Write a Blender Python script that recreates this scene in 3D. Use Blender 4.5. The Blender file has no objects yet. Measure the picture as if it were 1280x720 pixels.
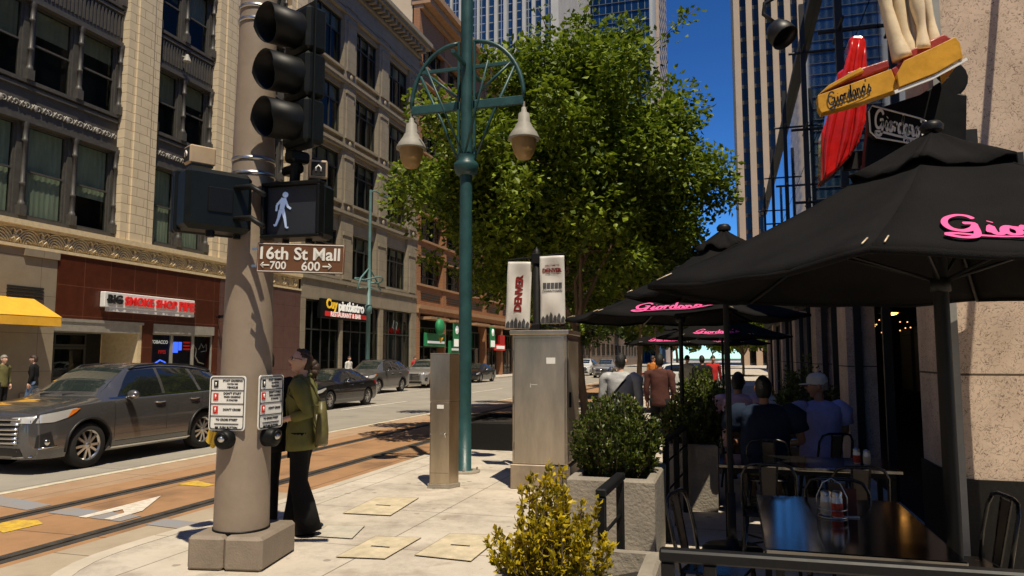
import bpy, bmesh, math, random
from mathutils import Vector, Matrix, Euler
from mathutils.bvhtree import BVHTree

PI = math.pi
R = math.radians
sc = bpy.context.scene
COL = sc.collection

# ------------------------------------------------------------------ camera
cam_d = bpy.data.cameras.new('camera')
cam = bpy.data.objects.new('camera', cam_d)
COL.objects.link(cam)
cam.location = (0, 0, 1.70)
cam.rotation_euler = (R(90 + 5.4), 0, R(16.4))
cam_d.sensor_width = 36.0
cam_d.lens = 920.0 / 1280.0 * 36.0
cam_d.clip_start = 0.05
cam_d.clip_end = 3000
sc.camera = cam

# ------------------------------------------------------------------ sky and sun
SUN_EL, SUN_AZ = 65.0, 34.0          # azimuth measured from -Y towards +X
world = bpy.data.worlds.new('World')
sc.world = world
world.use_nodes = True
wn = world.node_tree
bg = wn.nodes['Background']
sky = wn.nodes.new('ShaderNodeTexSky')
sky.sky_type = 'NISHITA'
sky.sun_disc = False
sky.sun_elevation = R(SUN_EL)
sky.sun_rotation = R(180 - SUN_AZ)
sky.altitude = 1600
sky.air_density = 1.0
sky.dust_density = 0.0
sky.ozone_density = 8.0
sky_gamma = wn.nodes.new('ShaderNodeGamma')          # deeper, more saturated blue, as through a polarising filter
sky_gamma.inputs[1].default_value = 1.6
sky_gain = wn.nodes.new('ShaderNodeMix'); sky_gain.data_type = 'RGBA'; sky_gain.blend_type = 'MULTIPLY'
sky_gain.inputs[0].default_value = 1.0; sky_gain.inputs[7].default_value = (0.72, 1.02, 1.0, 1)
wn.links.new(sky.outputs[0], sky_gamma.inputs[0]); wn.links.new(sky_gamma.outputs[0], sky_gain.inputs[6])
wn.links.new(sky_gain.outputs[2], bg.inputs[0])
bg.inputs[1].default_value = 0.05
sl = bpy.data.lights.new('sun', 'SUN')
sl.energy = 5.0
sl.angle = R(0.5)
sl.color = (1.0, 0.89, 0.70)
sun = bpy.data.objects.new('sun', sl)
COL.objects.link(sun)
_sd = Vector((math.sin(R(SUN_AZ)) * math.cos(R(SUN_EL)), -math.cos(R(SUN_AZ)) * math.cos(R(SUN_EL)), math.sin(R(SUN_EL))))
sun.rotation_euler = _sd.to_track_quat('Z', 'Y').to_euler()
sun.location = (10, -20, 40)
sc.view_settings.view_transform = 'Standard'
sc.view_settings.look = 'None'
sc.view_settings.gamma = 1.0
sc.view_settings.use_curve_mapping = False
sc.view_settings.exposure = 0.08
sc.cycles.max_bounces = 6
sc.cycles.diffuse_bounces = 3
sc.cycles.glossy_bounces = 3
sc.cycles.transmission_bounces = 4
sc.cycles.transparent_max_bounces = 8

# ------------------------------------------------------------------ helpers
def _sock(n, *names):
    for k in names:
        if k in n.inputs:
            return n.inputs[k]

class MB:
    """collects vertices and faces, then links ONE mesh object"""
    def __init__(s):
        s.v, s.f, s.mi, s.sm = [], [], [], []
        s.cur = 0
        s.smooth = False
    def add(s, vs, fs, smooth=None):
        o = len(s.v)
        s.v.extend([tuple(p) for p in vs])
        for f in fs:
            s.f.append([o + i for i in f]); s.mi.append(s.cur)
            s.sm.append(s.smooth if smooth is None else smooth)
        return s
    def box(s, x0, x1, y0, y1, z0, z1, M=None):
        vs = [Vector(p) for p in ((x0,y0,z0),(x1,y0,z0),(x1,y1,z0),(x0,y1,z0),(x0,y0,z1),(x1,y0,z1),(x1,y1,z1),(x0,y1,z1))]
        if M is not None: vs = [M @ p for p in vs]
        return s.add(vs, [(3,2,1,0),(4,5,6,7),(0,1,5,4),(1,2,6,5),(2,3,7,6),(3,0,4,7)], False)
    def cbox(s, c, d, M=None):
        return s.box(c[0]-d[0]/2, c[0]+d[0]/2, c[1]-d[1]/2, c[1]+d[1]/2, c[2]-d[2]/2, c[2]+d[2]/2, M)
    def rbox(s, x0, x1, y0, y1, z0, z1, r=0.02, M=None):
        """box with its edges cut at 45 degrees"""
        r = min(r, (x1-x0)*.45, (y1-y0)*.45, (z1-z0)*.45)
        vs, idx = [], {}
        for i, (x, sx) in enumerate(((x0,1),(x1,-1))):
            for j, (y, sy) in enumerate(((y0,1),(y1,-1))):
                for k, (z, sz) in enumerate(((z0,1),(z1,-1))):
                    idx[i,j,k,0] = len(vs); vs.append(Vector((x, y+sy*r, z+sz*r)))
                    idx[i,j,k,1] = len(vs); vs.append(Vector((x+sx*r, y, z+sz*r)))
                    idx[i,j,k,2] = len(vs); vs.append(Vector((x+sx*r, y+sy*r, z)))
        fs = []
        q = ((0,0),(1,0),(1,1),(0,1))
        for i in (0,1): fs.append([idx[i,a,b,0] for a,b in q])
        for j in (0,1): fs.append([idx[a,j,b,1] for a,b in q])
        for k in (0,1): fs.append([idx[a,b,k,2] for a,b in q])
        for j in (0,1):
            for k in (0,1): fs.append([idx[0,j,k,1], idx[1,j,k,1], idx[1,j,k,2], idx[0,j,k,2]])
        for i in (0,1):
            for k in (0,1): fs.append([idx[i,0,k,0], idx[i,1,k,0], idx[i,1,k,2], idx[i,0,k,2]])
        for i in (0,1):
            for j in (0,1): fs.append([idx[i,j,0,0], idx[i,j,1,0], idx[i,j,1,1], idx[i,j,0,1]])
        for i in (0,1):
            for j in (0,1):
                for k in (0,1): fs.append([idx[i,j,k,0], idx[i,j,k,1], idx[i,j,k,2]])
        if M is not None: vs = [M @ p for p in vs]
        s.fix = True
        return s.add(vs, fs, False)
    def quad(s, a, b, c, d): return s.add([a,b,c,d], [(0,1,2,3)])
    def poly(s, pts): return s.add(pts, [tuple(range(len(pts)))])
    def cyl(s, p0, p1, r0, r1=None, n=12, caps=True, smooth=True):
        r1 = r0 if r1 is None else r1
        p0, p1 = Vector(p0), Vector(p1); d = (p1-p0)
        if d.length < 1e-9: return s
        d.normalize()
        a = d.orthogonal().normalized(); b = d.cross(a)
        vs = []
        for p, r in ((p0,r0),(p1,r1)):
            for i in range(n):
                t = 2*PI*i/n; vs.append(p + a*(r*math.cos(t)) + b*(r*math.sin(t)))
        s.add(vs, [(i,(i+1)%n,n+(i+1)%n,n+i) for i in range(n)], smooth)
        if caps:
            s.add(vs[:n], [tuple(range(n-1,-1,-1))], False); s.add(vs[n:], [tuple(range(n))], False)
        return s
    def tube(s, pts, r, n=8, closed=False, flat=None):
        """tube along a path; r number or list"""
        pts = [Vector(p) for p in pts]; m = len(pts)
        if not hasattr(r, '__len__'): r = [r]*m
        vs = []
        up = None
        for i, p in enumerate(pts):
            if closed: t = pts[(i+1)%m]-pts[i-1]
            else: t = pts[min(i+1,m-1)]-pts[max(i-1,0)]
            t.normalize()
            if up is None: a = t.orthogonal().normalized()
            else:
                a = up - t*up.dot(t)
                a = a.normalized() if a.length > 1e-6 else t.orthogonal().normalized()
            up = a; b = t.cross(a)
            for k in range(n):
                u = 2*PI*k/n
                o = a*(r[i]*math.cos(u)) + b*(r[i]*math.sin(u))
                vs.append(p+o)
        fs = []
        for i in range(m if closed else m-1):
            j = (i+1) % m
            for k in range(n): fs.append((i*n+k, i*n+(k+1)%n, j*n+(k+1)%n, j*n+k))
        if not closed: fs += [tuple(range(n-1,-1,-1)), tuple((m-1)*n+k for k in range(n))]
        return s.add(vs, fs, True)
    def lathe(s, prof, n=24, c=(0,0,0), M=None, smooth=True, caps=True):
        """profile of (radius, z) turned round z"""
        vs, fs = [], []
        for r, z in prof:
            for k in range(n):
                t = 2*PI*k/n
                p = Vector((r*math.cos(t), r*math.sin(t), z))
                if M is not None: p = M @ p
                vs.append(p+Vector(c))
        for i in range(len(prof)-1):
            for k in range(n): fs.append((i*n+k, i*n+(k+1)%n, (i+1)*n+(k+1)%n, (i+1)*n+k))
        s.add(vs, fs, smooth)
        if caps and prof[0][0] > 1e-4: s.add(vs[:n], [tuple(range(n-1,-1,-1))], False)
        if caps and prof[-1][0] > 1e-4: s.add(vs[-n:], [tuple(range(n))], False)
        return s
    def sphere(s, c, r, n=12, m=8, M=None):
        if not hasattr(r, '__len__'): r = (r,r,r)
        vs = [Vector((0,0,-r[2]))]; fs = []
        for i in range(1,m):
            a = -PI/2+PI*i/m
            for k in range(n):
                t = 2*PI*k/n; vs.append(Vector((r[0]*math.cos(a)*math.cos(t), r[1]*math.cos(a)*math.sin(t), r[2]*math.sin(a))))
        vs.append(Vector((0,0,r[2])))
        for k in range(n): fs.append((0, 1+(k+1)%n, 1+k))
        for i in range(m-2):
            for k in range(n): fs.append((1+i*n+k, 1+i*n+(k+1)%n, 1+(i+1)*n+(k+1)%n, 1+(i+1)*n+k))
        l = len(vs)-1
        for k in range(n): fs.append((1+(m-2)*n+k, 1+(m-2)*n+(k+1)%n, l))
        if M is not None: vs = [M @ p for p in vs]
        return s.add([p+Vector(c) for p in vs], fs, True)
    def prism(s, pts, y0, y1, plane='xz', M=None):
        """outline in a plane, extruded along the third axis"""
        def P(u, v, w): return {'xz': (u,w,v), 'xy': (u,v,w), 'yz': (w,u,v)}[plane]
        n = len(pts)
        vs = [Vector(P(u,v,y0)) for u,v in pts] + [Vector(P(u,v,y1)) for u,v in pts]
        if M is not None: vs = [M @ p for p in vs]
        fs = [tuple(range(n-1,-1,-1)), tuple(range(n,2*n))] + [(i,(i+1)%n,n+(i+1)%n,n+i) for i in range(n)]
        s.fix = True
        return s.add(vs, fs, False)
    def grid(s, fn, nu, nv, smooth=True):
        vs = [fn(i/nu, j/nv) for j in range(nv+1) for i in range(nu+1)]
        w = nu+1
        return s.add(vs, [(j*w+i, j*w+i+1, (j+1)*w+i+1, (j+1)*w+i) for j in range(nv) for i in range(nu)], smooth)
    def mesh(s, name, mats, recalc=True):
        me = bpy.data.meshes.new(name)
        me.from_pydata(s.v, [], s.f)
        for m in (mats if isinstance(mats, (list, tuple)) else [mats]): me.materials.append(m)
        me.polygons.foreach_set('material_index', s.mi)
        me.polygons.foreach_set('use_smooth', s.sm)
        if recalc and len(s.f) < 60000:
            bm = bmesh.new(); bm.from_mesh(me)
            bmesh.ops.recalc_face_normals(bm, faces=bm.faces)
            bm.to_mesh(me); bm.free()
        me.update()
        return me
    def obj(s, name, mats, parent=None, loc=(0,0,0), rot=(0,0,0), recalc=True, bevel=0):
        o = bpy.data.objects.new(name, s.mesh(name, mats, recalc))
        COL.objects.link(o)
        o.location = loc; o.rotation_euler = rot
        if parent is not None: o.parent = parent
        if bevel:
            b = o.modifiers.new('bevel', 'BEVEL'); b.width = bevel; b.segments = 2; b.limit_method = 'ANGLE'; b.angle_limit = R(40)
            b.harden_normals = False
        return o

def tag(o, label, cat, group=None):
    o['label'] = label; o['category'] = cat
    if group: o['group'] = group
    return o
def thing(name, label, cat, loc=(0,0,0), rotz=0, group=None):
    o = bpy.data.objects.new(name, None); COL.objects.link(o)
    o.location = loc; o.rotation_euler = (0,0,rotz)
    o.empty_display_size = 0.2
    return tag(o, label, cat, group)
def struct(o, kind='structure'):
    o['kind'] = kind; return o
def dup(root, loc, rotz=None, label=None, group=None):
    def cp(o, par):
        c = o.copy(); COL.objects.link(c)
        if par is not None: c.parent = par
        for ch in list(o.children): cp(ch, c)
        return c
    r = cp(root, None)
    r.location = loc
    if rotz is not None: r.rotation_euler = (0,0,rotz)
    if label: r['label'] = label
    if group: r['group'] = group
    return r
def link_copy(o, parent, loc=None):
    c = o.copy(); COL.objects.link(c); c.parent = parent
    if loc is not None: c.location = loc
    for ch in list(o.children): link_copy(ch, c)
    return c

def text_geo(txt, size=1.0, bold=0.0, shear=0.0, ext=0.002, width=None, align='CENTER', space=1.0):
    """verts/faces of lettering lying in xz, front towards -y, centred"""
    cu = bpy.data.curves.new('lettering', 'FONT')
    cu.body = txt; cu.size = size; cu.offset = bold; cu.shear = shear; cu.extrude = ext; cu.resolution_u = 3
    cu.space_character = space
    ob = bpy.data.objects.new('lettering', cu); COL.objects.link(ob)
    dg = bpy.context.evaluated_depsgraph_get(); dg.update()
    me = bpy.data.meshes.new_from_object(ob.evaluated_get(dg))
    vs = [v.co.copy() for v in me.vertices]; fs = [tuple(p.vertices) for p in me.polygons]
    bpy.data.objects.remove(ob); bpy.data.curves.remove(cu); bpy.data.meshes.remove(me)
    if not vs: return [], []
    x0, x1 = min(v.x for v in vs), max(v.x for v in vs)
    y0, y1 = min(v.y for v in vs), max(v.y for v in vs)
    k = 1.0 if width is None else width/(x1-x0)
    out = []
    for v in vs: out.append(Vector(((v.x-(x0+x1)/2)*k, -v.z, (v.y-(y0+y1)/2)*k)))
    return out, fs
def put_text(mb, txt, M, **kw):
    vs, fs = text_geo(txt, **kw)
    mb.add([M @ v for v in vs], fs, False)
def T(x, y, z): return Matrix.Translation((x, y, z))
def RZ(a): return Matrix.Rotation(a, 4, 'Z')
def RX(a): return Matrix.Rotation(a, 4, 'X')
def RY(a): return Matrix.Rotation(a, 4, 'Y')

# ------------------------------------------------------------------ materials
def mat(name, col, rough=0.6, metal=0.0, var=0.0, vscale=3.0, bump=0.0, bscale=40.0, spec=0.5, col2=None, vdet=6.0, coat=0.0, stretch=None, emit=None, estr=0.0):
    m = bpy.data.materials.new(name); m.use_nodes = True
    nt = m.node_tree; N = nt.nodes; L = nt.links
    b = N['Principled BSDF']
    b.inputs['Roughness'].default_value = rough
    b.inputs['Metallic'].default_value = metal
    _sock(b, 'Specular IOR Level', 'Specular').default_value = spec
    if coat: _sock(b, 'Coat Weight', 'Clearcoat').default_value = coat; _sock(b, 'Coat Roughness', 'Clearcoat Roughness').default_value = 0.04
    c = (*col, 1)
    b.inputs['Base Color'].default_value = c
    if emit: b.inputs['Emission Color'].default_value = (*emit, 1); b.inputs['Emission Strength'].default_value = estr
    tc = None
    if var or bump or col2:
        tc = N.new('ShaderNodeTexCoord'); mp = N.new('ShaderNodeMapping')
        L.new(tc.outputs['Object'], mp.inputs[0])
        if stretch: mp.inputs['Scale'].default_value = stretch
    if var or col2:
        no = N.new('ShaderNodeTexNoise'); no.inputs['Scale'].default_value = vscale; no.inputs['Detail'].default_value = vdet; no.inputs['Roughness'].default_value = 0.65
        L.new(mp.outputs[0], no.inputs['Vector'])
        ra = N.new('ShaderNodeValToRGB'); ra.color_ramp.elements[0].position = 0.3; ra.color_ramp.elements[1].position = 0.7
        d = col2 if col2 else tuple(max(0, x*(1-var)) for x in col)
        e = col if col2 else tuple(min(1, x*(1+var)) for x in col)
        ra.color_ramp.elements[0].color = (*d, 1); ra.color_ramp.elements[1].color = (*e, 1)
        L.new(no.outputs[0], ra.inputs[0]); L.new(ra.outputs[0], b.inputs['Base Color'])
        mr = N.new('ShaderNodeMapRange'); mr.inputs[3].default_value = max(0, rough-0.08); mr.inputs[4].default_value = min(1, rough+0.1)
        L.new(no.outputs[0], mr.inputs[0]); L.new(mr.outputs[0], b.inputs['Roughness'])
    if bump:
        n2 = N.new('ShaderNodeTexNoise'); n2.inputs['Scale'].default_value = bscale; n2.inputs['Detail'].default_value = 4
        L.new(mp.outputs[0], n2.inputs['Vector'])
        bu = N.new('ShaderNodeBump'); bu.inputs['Strength'].default_value = bump; bu.inputs['Distance'].default_value = 0.02
        L.new(n2.outputs[0], bu.inputs['Height']); L.new(bu.outputs[0], b.inputs['Normal'])
    return m

def slab_mat(name, col, col2, w, h, joint=0.006, jcol=(0.1,0.09,0.07), rough=0.75, axes='xy', vscale=1.2, off=0.0, bump=0.3, bscale=60, brickvar=0.12, spec=0.3, stain=None, spots=None):
    """jointed slabs, blocks or pavers; axes names the object axes the courses follow"""
    m = bpy.data.materials.new(name); m.use_nodes = True
    nt = m.node_tree; N = nt.nodes; L = nt.links; b = N['Principled BSDF']
    b.inputs['Roughness'].default_value = rough
    _sock(b, 'Specular IOR Level', 'Specular').default_value = spec
    tc = N.new('ShaderNodeTexCoord'); sp = N.new('ShaderNodeSeparateXYZ'); cb = N.new('ShaderNodeCombineXYZ')
    L.new(tc.outputs['Object'], sp.inputs[0])
    ix = {'x':0,'y':1,'z':2}
    L.new(sp.outputs[ix[axes[0]]], cb.inputs[0]); L.new(sp.outputs[ix[axes[1]]], cb.inputs[1])
    br = N.new('ShaderNodeTexBrick'); br.offset = off; br.inputs['Scale'].default_value = 1.0
    br.inputs['Brick Width'].default_value = w; br.inputs['Row Height'].default_value = h
    br.inputs['Mortar Size'].default_value = joint; br.inputs['Mortar Smooth'].default_value = 0.3
    br.inputs['Color1'].default_value = (0.5-brickvar,)*3+(1,); br.inputs['Color2'].default_value = (0.5+brickvar,)*3+(1,); br.inputs['Mortar'].default_value = (0.5,)*3+(1,)
    L.new(cb.outputs[0], br.inputs['Vector'])
    no = N.new('ShaderNodeTexNoise'); no.inputs['Scale'].default_value = vscale; no.inputs['Detail'].default_value = 9; no.inputs['Roughness'].default_value = 0.7
    L.new(tc.outputs['Object'], no.inputs['Vector'])
    mx = N.new('ShaderNodeMath'); mx.operation = 'ADD'
    sv = N.new('ShaderNodeSeparateColor'); L.new(br.outputs[0], sv.inputs[0])
    L.new(no.outputs[0], mx.inputs[0]); L.new(sv.outputs[0], mx.inputs[1])
    ra = N.new('ShaderNodeValToRGB'); ra.color_ramp.elements[0].position = 0.72; ra.color_ramp.elements[1].position = 1.28
    sb = N.new('ShaderNodeMath'); sb.operation = 'MULTIPLY'; sb.inputs[1].default_value = 0.5
    ra.color_ramp.elements[0].position = 0.36; ra.color_ramp.elements[1].position = 0.64
    L.new(mx.outputs[0], sb.inputs[0]); L.new(sb.outputs[0], ra.inputs[0])
    ra.color_ramp.elements[0].color = (*col2,1); ra.color_ramp.elements[1].color = (*col,1)
    mix = N.new('ShaderNodeMix'); mix.data_type = 'RGBA'
    L.new(br.outputs['Fac'], mix.inputs[0]); L.new(ra.outputs[0], mix.inputs[6]); mix.inputs[7].default_value = (*jcol,1)
    out = mix.outputs[2]
    if stain:
        n3 = N.new('ShaderNodeTexNoise'); n3.inputs['Scale'].default_value = stain[1]; n3.inputs['Detail'].default_value = 5
        L.new(tc.outputs['Object'], n3.inputs['Vector'])
        r3 = N.new('ShaderNodeValToRGB'); r3.color_ramp.elements[0].position = stain[2]; r3.color_ramp.elements[1].position = stain[2]+0.12
        r3.color_ramp.elements[0].color = (0,0,0,1); r3.color_ramp.elements[1].color = (stain[3],)*3+(1,)
        L.new(n3.outputs[0], r3.inputs[0])
        m3 = N.new('ShaderNodeMix'); m3.data_type = 'RGBA'
        L.new(r3.outputs[0], m3.inputs[0]); L.new(out, m3.inputs[6]); m3.inputs[7].default_value = (*stain[0],1)
        out = m3.outputs[2]
    if spots:                                            # chewing gum, drips and small dark marks
        n4 = N.new('ShaderNodeTexVoronoi'); n4.inputs['Scale'].default_value = 3.4; n4.inputs['Randomness'].default_value = 1.0
        L.new(tc.outputs['Object'], n4.inputs['Vector'])
        n5 = N.new('ShaderNodeTexNoise'); n5.inputs['Scale'].default_value = 17; n5.inputs['Detail'].default_value = 3; L.new(tc.outputs['Object'], n5.inputs['Vector'])
        a5 = N.new('ShaderNodeMath'); a5.operation = 'MULTIPLY'; a5.inputs[1].default_value = 0.18; L.new(n5.outputs[0], a5.inputs[0])
        s5 = N.new('ShaderNodeMath'); s5.operation = 'SUBTRACT'; L.new(n4.outputs[0], s5.inputs[0]); L.new(a5.outputs[0], s5.inputs[1])
        r5 = N.new('ShaderNodeMapRange'); r5.inputs[1].default_value = 0.02; r5.inputs[2].default_value = 0.055; r5.inputs[3].default_value = 0.55; r5.inputs[4].default_value = 0.0
        L.new(s5.outputs[0], r5.inputs[0])
        n6 = N.new('ShaderNodeTexNoise'); n6.inputs['Scale'].default_value = 0.8; n6.inputs['Detail'].default_value = 12; n6.inputs['Roughness'].default_value = 0.85; L.new(tc.outputs['Object'], n6.inputs['Vector'])
        r6 = N.new('ShaderNodeMapRange'); r6.inputs[1].default_value = 0.47; r6.inputs[2].default_value = 0.68; r6.inputs[3].default_value = 0.0; r6.inputs[4].default_value = 0.6; L.new(n6.outputs[0], r6.inputs[0])
        mx5 = N.new('ShaderNodeMath'); mx5.operation = 'MAXIMUM'; L.new(r5.outputs[0], mx5.inputs[0]); L.new(r6.outputs[0], mx5.inputs[1])
        m5 = N.new('ShaderNodeMix'); m5.data_type = 'RGBA'
        L.new(mx5.outputs[0], m5.inputs[0]); L.new(out, m5.inputs[6]); m5.inputs[7].default_value = (*spots,1)
        out = m5.outputs[2]
    L.new(out, b.inputs['Base Color'])
    n2 = N.new('ShaderNodeTexNoise'); n2.inputs['Scale'].default_value = bscale; n2.inputs['Detail'].default_value = 3
    L.new(tc.outputs['Object'], n2.inputs['Vector'])
    m2 = N.new('ShaderNodeMath'); m2.operation = 'SUBTRACT'
    L.new(n2.outputs[0], m2.inputs[0]); L.new(br.outputs['Fac'], m2.inputs[1])
    bu = N.new('ShaderNodeBump'); bu.inputs['Strength'].default_value = bump; bu.inputs['Distance'].default_value = 0.01
    L.new(m2.outputs[0], bu.inputs['Height']); L.new(bu.outputs[0], b.inputs['Normal'])
    return m

def leaf_mat(name, c1, c2, trans=0.4, rough=0.5, spec=0.35):
    m = bpy.data.materials.new(name); m.use_nodes = True
    nt = m.node_tree; N = nt.nodes; L = nt.links; b = N['Principled BSDF']
    g = N.new('ShaderNodeNewGeometry')
    ra = N.new('ShaderNodeValToRGB'); ra.color_ramp.elements[0].color = (*c1,1); ra.color_ramp.elements[1].color = (*c2,1)
    L.new(g.outputs['Random Per Island'], ra.inputs[0])
    L.new(ra.outputs[0], b.inputs['Base Color']); b.inputs['Roughness'].default_value = rough
    _sock(b, 'Specular IOR Level', 'Specular').default_value = spec
    t = N.new('ShaderNodeBsdfTranslucent'); L.new(ra.outputs[0], t.inputs[0])
    mx = N.new('ShaderNodeMixShader'); mx.inputs[0].default_value = trans
    L.new(b.outputs[0], mx.inputs[1]); L.new(t.outputs[0], mx.inputs[2])
    L.new(mx.outputs[0], N['Material Output'].inputs[0])
    return m

def glass_mat(name, tint=(0.5,0.55,0.55), rough=0.02, refl=0.75):
    """window pane: see-through with a mirror sheen that grows at a slant"""
    m = bpy.data.materials.new(name); m.use_nodes = True
    nt = m.node_tree; N = nt.nodes; L = nt.links; N.remove(N['Principled BSDF'])
    t = N.new('ShaderNodeBsdfTransparent'); t.inputs[0].default_value = (*tint,1)
    g = N.new('ShaderNodeBsdfGlossy'); g.inputs['Roughness'].default_value = rough; g.inputs[0].default_value = (refl,refl,refl,1)
    lw = N.new('ShaderNodeLayerWeight'); pw = N.new('ShaderNodeMath'); pw.operation = 'POWER'; pw.inputs[1].default_value = 5.0
    lw.inputs[0].default_value = 0.5; L.new(lw.outputs['Facing'], pw.inputs[0])
    f = N.new('ShaderNodeMapRange'); f.inputs[3].default_value = 0.035; f.inputs[4].default_value = 1.0; L.new(pw.outputs[0], f.inputs[0])
    mx = N.new('ShaderNodeMixShader')
    L.new(f.outputs[0], mx.inputs[0]); L.new(t.outputs[0], mx.inputs[1]); L.new(g.outputs[0], mx.inputs[2])
    L.new(mx.outputs[0], N['Material Output'].inputs[0])
    return m

def curtain_wall_mat(name, glass, frame, w, h, mort=0.12, axes='xz', rough=0.05, metal=0.7, off=0.0, var=0.35):
    """panes in a grid of mullions, for far glass towers"""
    m = bpy.data.materials.new(name); m.use_nodes = True
    nt = m.node_tree; N = nt.nodes; L = nt.links; b = N['Principled BSDF']
    tc = N.new('ShaderNodeTexCoord'); sp = N.new('ShaderNodeSeparateXYZ'); cb = N.new('ShaderNodeCombineXYZ')
    L.new(tc.outputs['Object'], sp.inputs[0]); ix = {'x':0,'y':1,'z':2}
    L.new(sp.outputs[ix[axes[0]]], cb.inputs[0]); L.new(sp.outputs[ix[axes[1]]], cb.inputs[1])
    br = N.new('ShaderNodeTexBrick'); br.offset = off; br.inputs['Scale'].default_value = 1
    br.inputs['Brick Width'].default_value = w; br.inputs['Row Height'].default_value = h; br.inputs['Mortar Size'].default_value = mort
    br.inputs['Mortar Smooth'].default_value = 0.0
    br.inputs['Color1'].default_value = (*[x*(1-var) for x in glass],1); br.inputs['Color2'].default_value = (*[x*(1+var) for x in glass],1); br.inputs['Mortar'].default_value = (*frame,1)
    L.new(cb.outputs[0], br.inputs['Vector']); L.new(br.outputs[0], b.inputs['Base Color'])
    r = N.new('ShaderNodeMapRange'); r.inputs[3].default_value = rough; r.inputs[4].default_value = 0.6
    L.new(br.outputs['Fac'], r.inputs[0]); L.new(r.outputs[0], b.inputs['Roughness'])
    r2 = N.new('ShaderNodeMapRange'); r2.inputs[3].default_value = metal; r2.inputs[4].default_value = 0.0
    L.new(br.outputs['Fac'], r2.inputs[0]); L.new(r2.outputs[0], b.inputs['Metallic'])
    return m

M = {}
M['concrete_walk'] = slab_mat('concrete_walk', (0.64,0.57,0.475), (0.42,0.37,0.30), 1.55, 1.55, 0.007, (0.16,0.13,0.10), 0.8, 'xy', 1.1, 0, 0.25, 90, 0.05, stain=((0.26,0.21,0.16), 2.3, 0.58, 0.5), spots=(0.13,0.10,0.08))
M['kerb'] = slab_mat('kerb_concrete', (0.60,0.53,0.43), (0.42,0.37,0.29), 3.0, 3.0, 0.006, (0.15,0.13,0.1), 0.8, 'xy', 2, 0, 0.3, 60, 0.05)
M['lane'] = slab_mat('lane_concrete', (0.37,0.335,0.28), (0.25,0.225,0.185), 3.2, 5.0, 0.012, (0.09,0.08,0.07), 0.85, 'xy', 0.8, 0, 0.3, 60, 0.04, stain=((0.12,0.11,0.10), 0.6, 0.6, 0.4))
M['asphalt'] = mat('asphalt', (0.09,0.085,0.08), 0.9, var=0.3, vscale=2, bump=0.4, bscale=120)
M['paver_orange'] = slab_mat('orange_pavers', (0.44,0.25,0.125), (0.28,0.155,0.075), 1.9, 3.1, 0.012, (0.13,0.08,0.05), 0.8, 'xy', 1.3, 0, 0.35, 50, 0.07, stain=((0.13,0.08,0.05), 0.9, 0.57, 0.6))
M['paver_pale'] = slab_mat('pale_track_concrete', (0.44,0.31,0.20), (0.32,0.20,0.115), 2.2, 2.4, 0.01, (0.14,0.1,0.07), 0.8, 'xy', 1.6, 0, 0.35, 50, 0.08)
M['apron'] = slab_mat('apron_concrete', (0.46,0.385,0.285), (0.32,0.25,0.175), 4.0, 2.8, 0.01, (0.14,0.11,0.08), 0.8, 'xy', 1.4, 0, 0.35, 50, 0.06, stain=((0.2,0.15,0.1), 1.3, 0.56, 0.5))
M['rail_steel'] = mat('rail_steel', (0.10,0.085,0.07), 0.5, 0.6, var=0.4, vscale=6)
M['groove'] = mat('groove_rubber', (0.045,0.04,0.035), 0.85, var=0.4, vscale=4, bump=0.3)
M['paint_white'] = mat('worn_white_paint', (0.78,0.75,0.68), 0.7, col2=(0.5,0.40,0.28), vscale=9, var=0.1)
M['paint_cream'] = mat('worn_cream_line', (0.75,0.68,0.52), 0.75, col2=(0.4,0.34,0.22), vscale=7, var=0.1)
M['paint_yellow'] = mat('worn_yellow_paint', (0.75,0.50,0.03), 0.75, col2=(0.36,0.21,0.07), vscale=14, var=0.1)
M['paint_blue'] = mat('faded_blue_band', (0.23,0.26,0.30), 0.8, col2=(0.30,0.24,0.19), vscale=5, var=0.1)
M['cover_rim'] = mat('cover_rim', (0.24,0.19,0.12), 0.8, var=0.3, vscale=9)
M['cover_plate'] = mat('pale_cover_plate', (0.56,0.475,0.325), 0.75, var=0.25, vscale=5, bump=0.4, bscale=70)
M['cover_grey'] = mat('grey_cover_plate', (0.48,0.44,0.36), 0.75, var=0.18, vscale=5, bump=0.3, bscale=70)
M['black'] = mat('black_plastic', (0.005,0.0053,0.0053), 0.45, var=0.2, vscale=12, spec=0.2)
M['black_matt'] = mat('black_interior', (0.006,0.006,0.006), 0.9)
M['signal_green'] = mat('dark_green_housing', (0.004,0.006,0.0055), 0.45, var=0.3, vscale=8, spec=0.22)
M['pole_tan'] = mat('tan_painted_pole', (0.255,0.20,0.150), 0.55, var=0.10, vscale=5, bump=0.08, bscale=25)
M['pole_base'] = mat('tan_painted_base', (0.23,0.185,0.14), 0.6, var=0.14, vscale=6, bump=0.2, bscale=60)
M['band_steel'] = mat('steel_band', (0.55,0.54,0.52), 0.3, 1.0, var=0.2, vscale=10)
M['teal'] = mat('teal_paint', (0.018,0.066,0.068), 0.42, var=0.25, vscale=5, bump=0.1, bscale=30)
M['stainless'] = mat('brushed_stainless', (0.56,0.465,0.35), 0.34, 1.0, var=0.20, vscale=5.0, stretch=(1,1,.25), bump=0.06, bscale=60)
M['stainless_dark'] = mat('dull_stainless_plinth', (0.42,0.34,0.25), 0.45, 0.85, var=0.2, vscale=4)
M['granite_dark'] = mat('dark_granite', (0.010,0.0095,0.009), 0.5, var=0.5, vscale=40, spec=0.25)
M['concrete_planter'] = mat('planter_concrete', (0.27,0.235,0.185), 0.8, var=0.2, vscale=4, bump=0.5, bscale=35)
M['soil'] = mat('dark_soil', (0.02,0.015,0.01), 0.95, var=0.4, vscale=20, bump=0.8, bscale=50)
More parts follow.
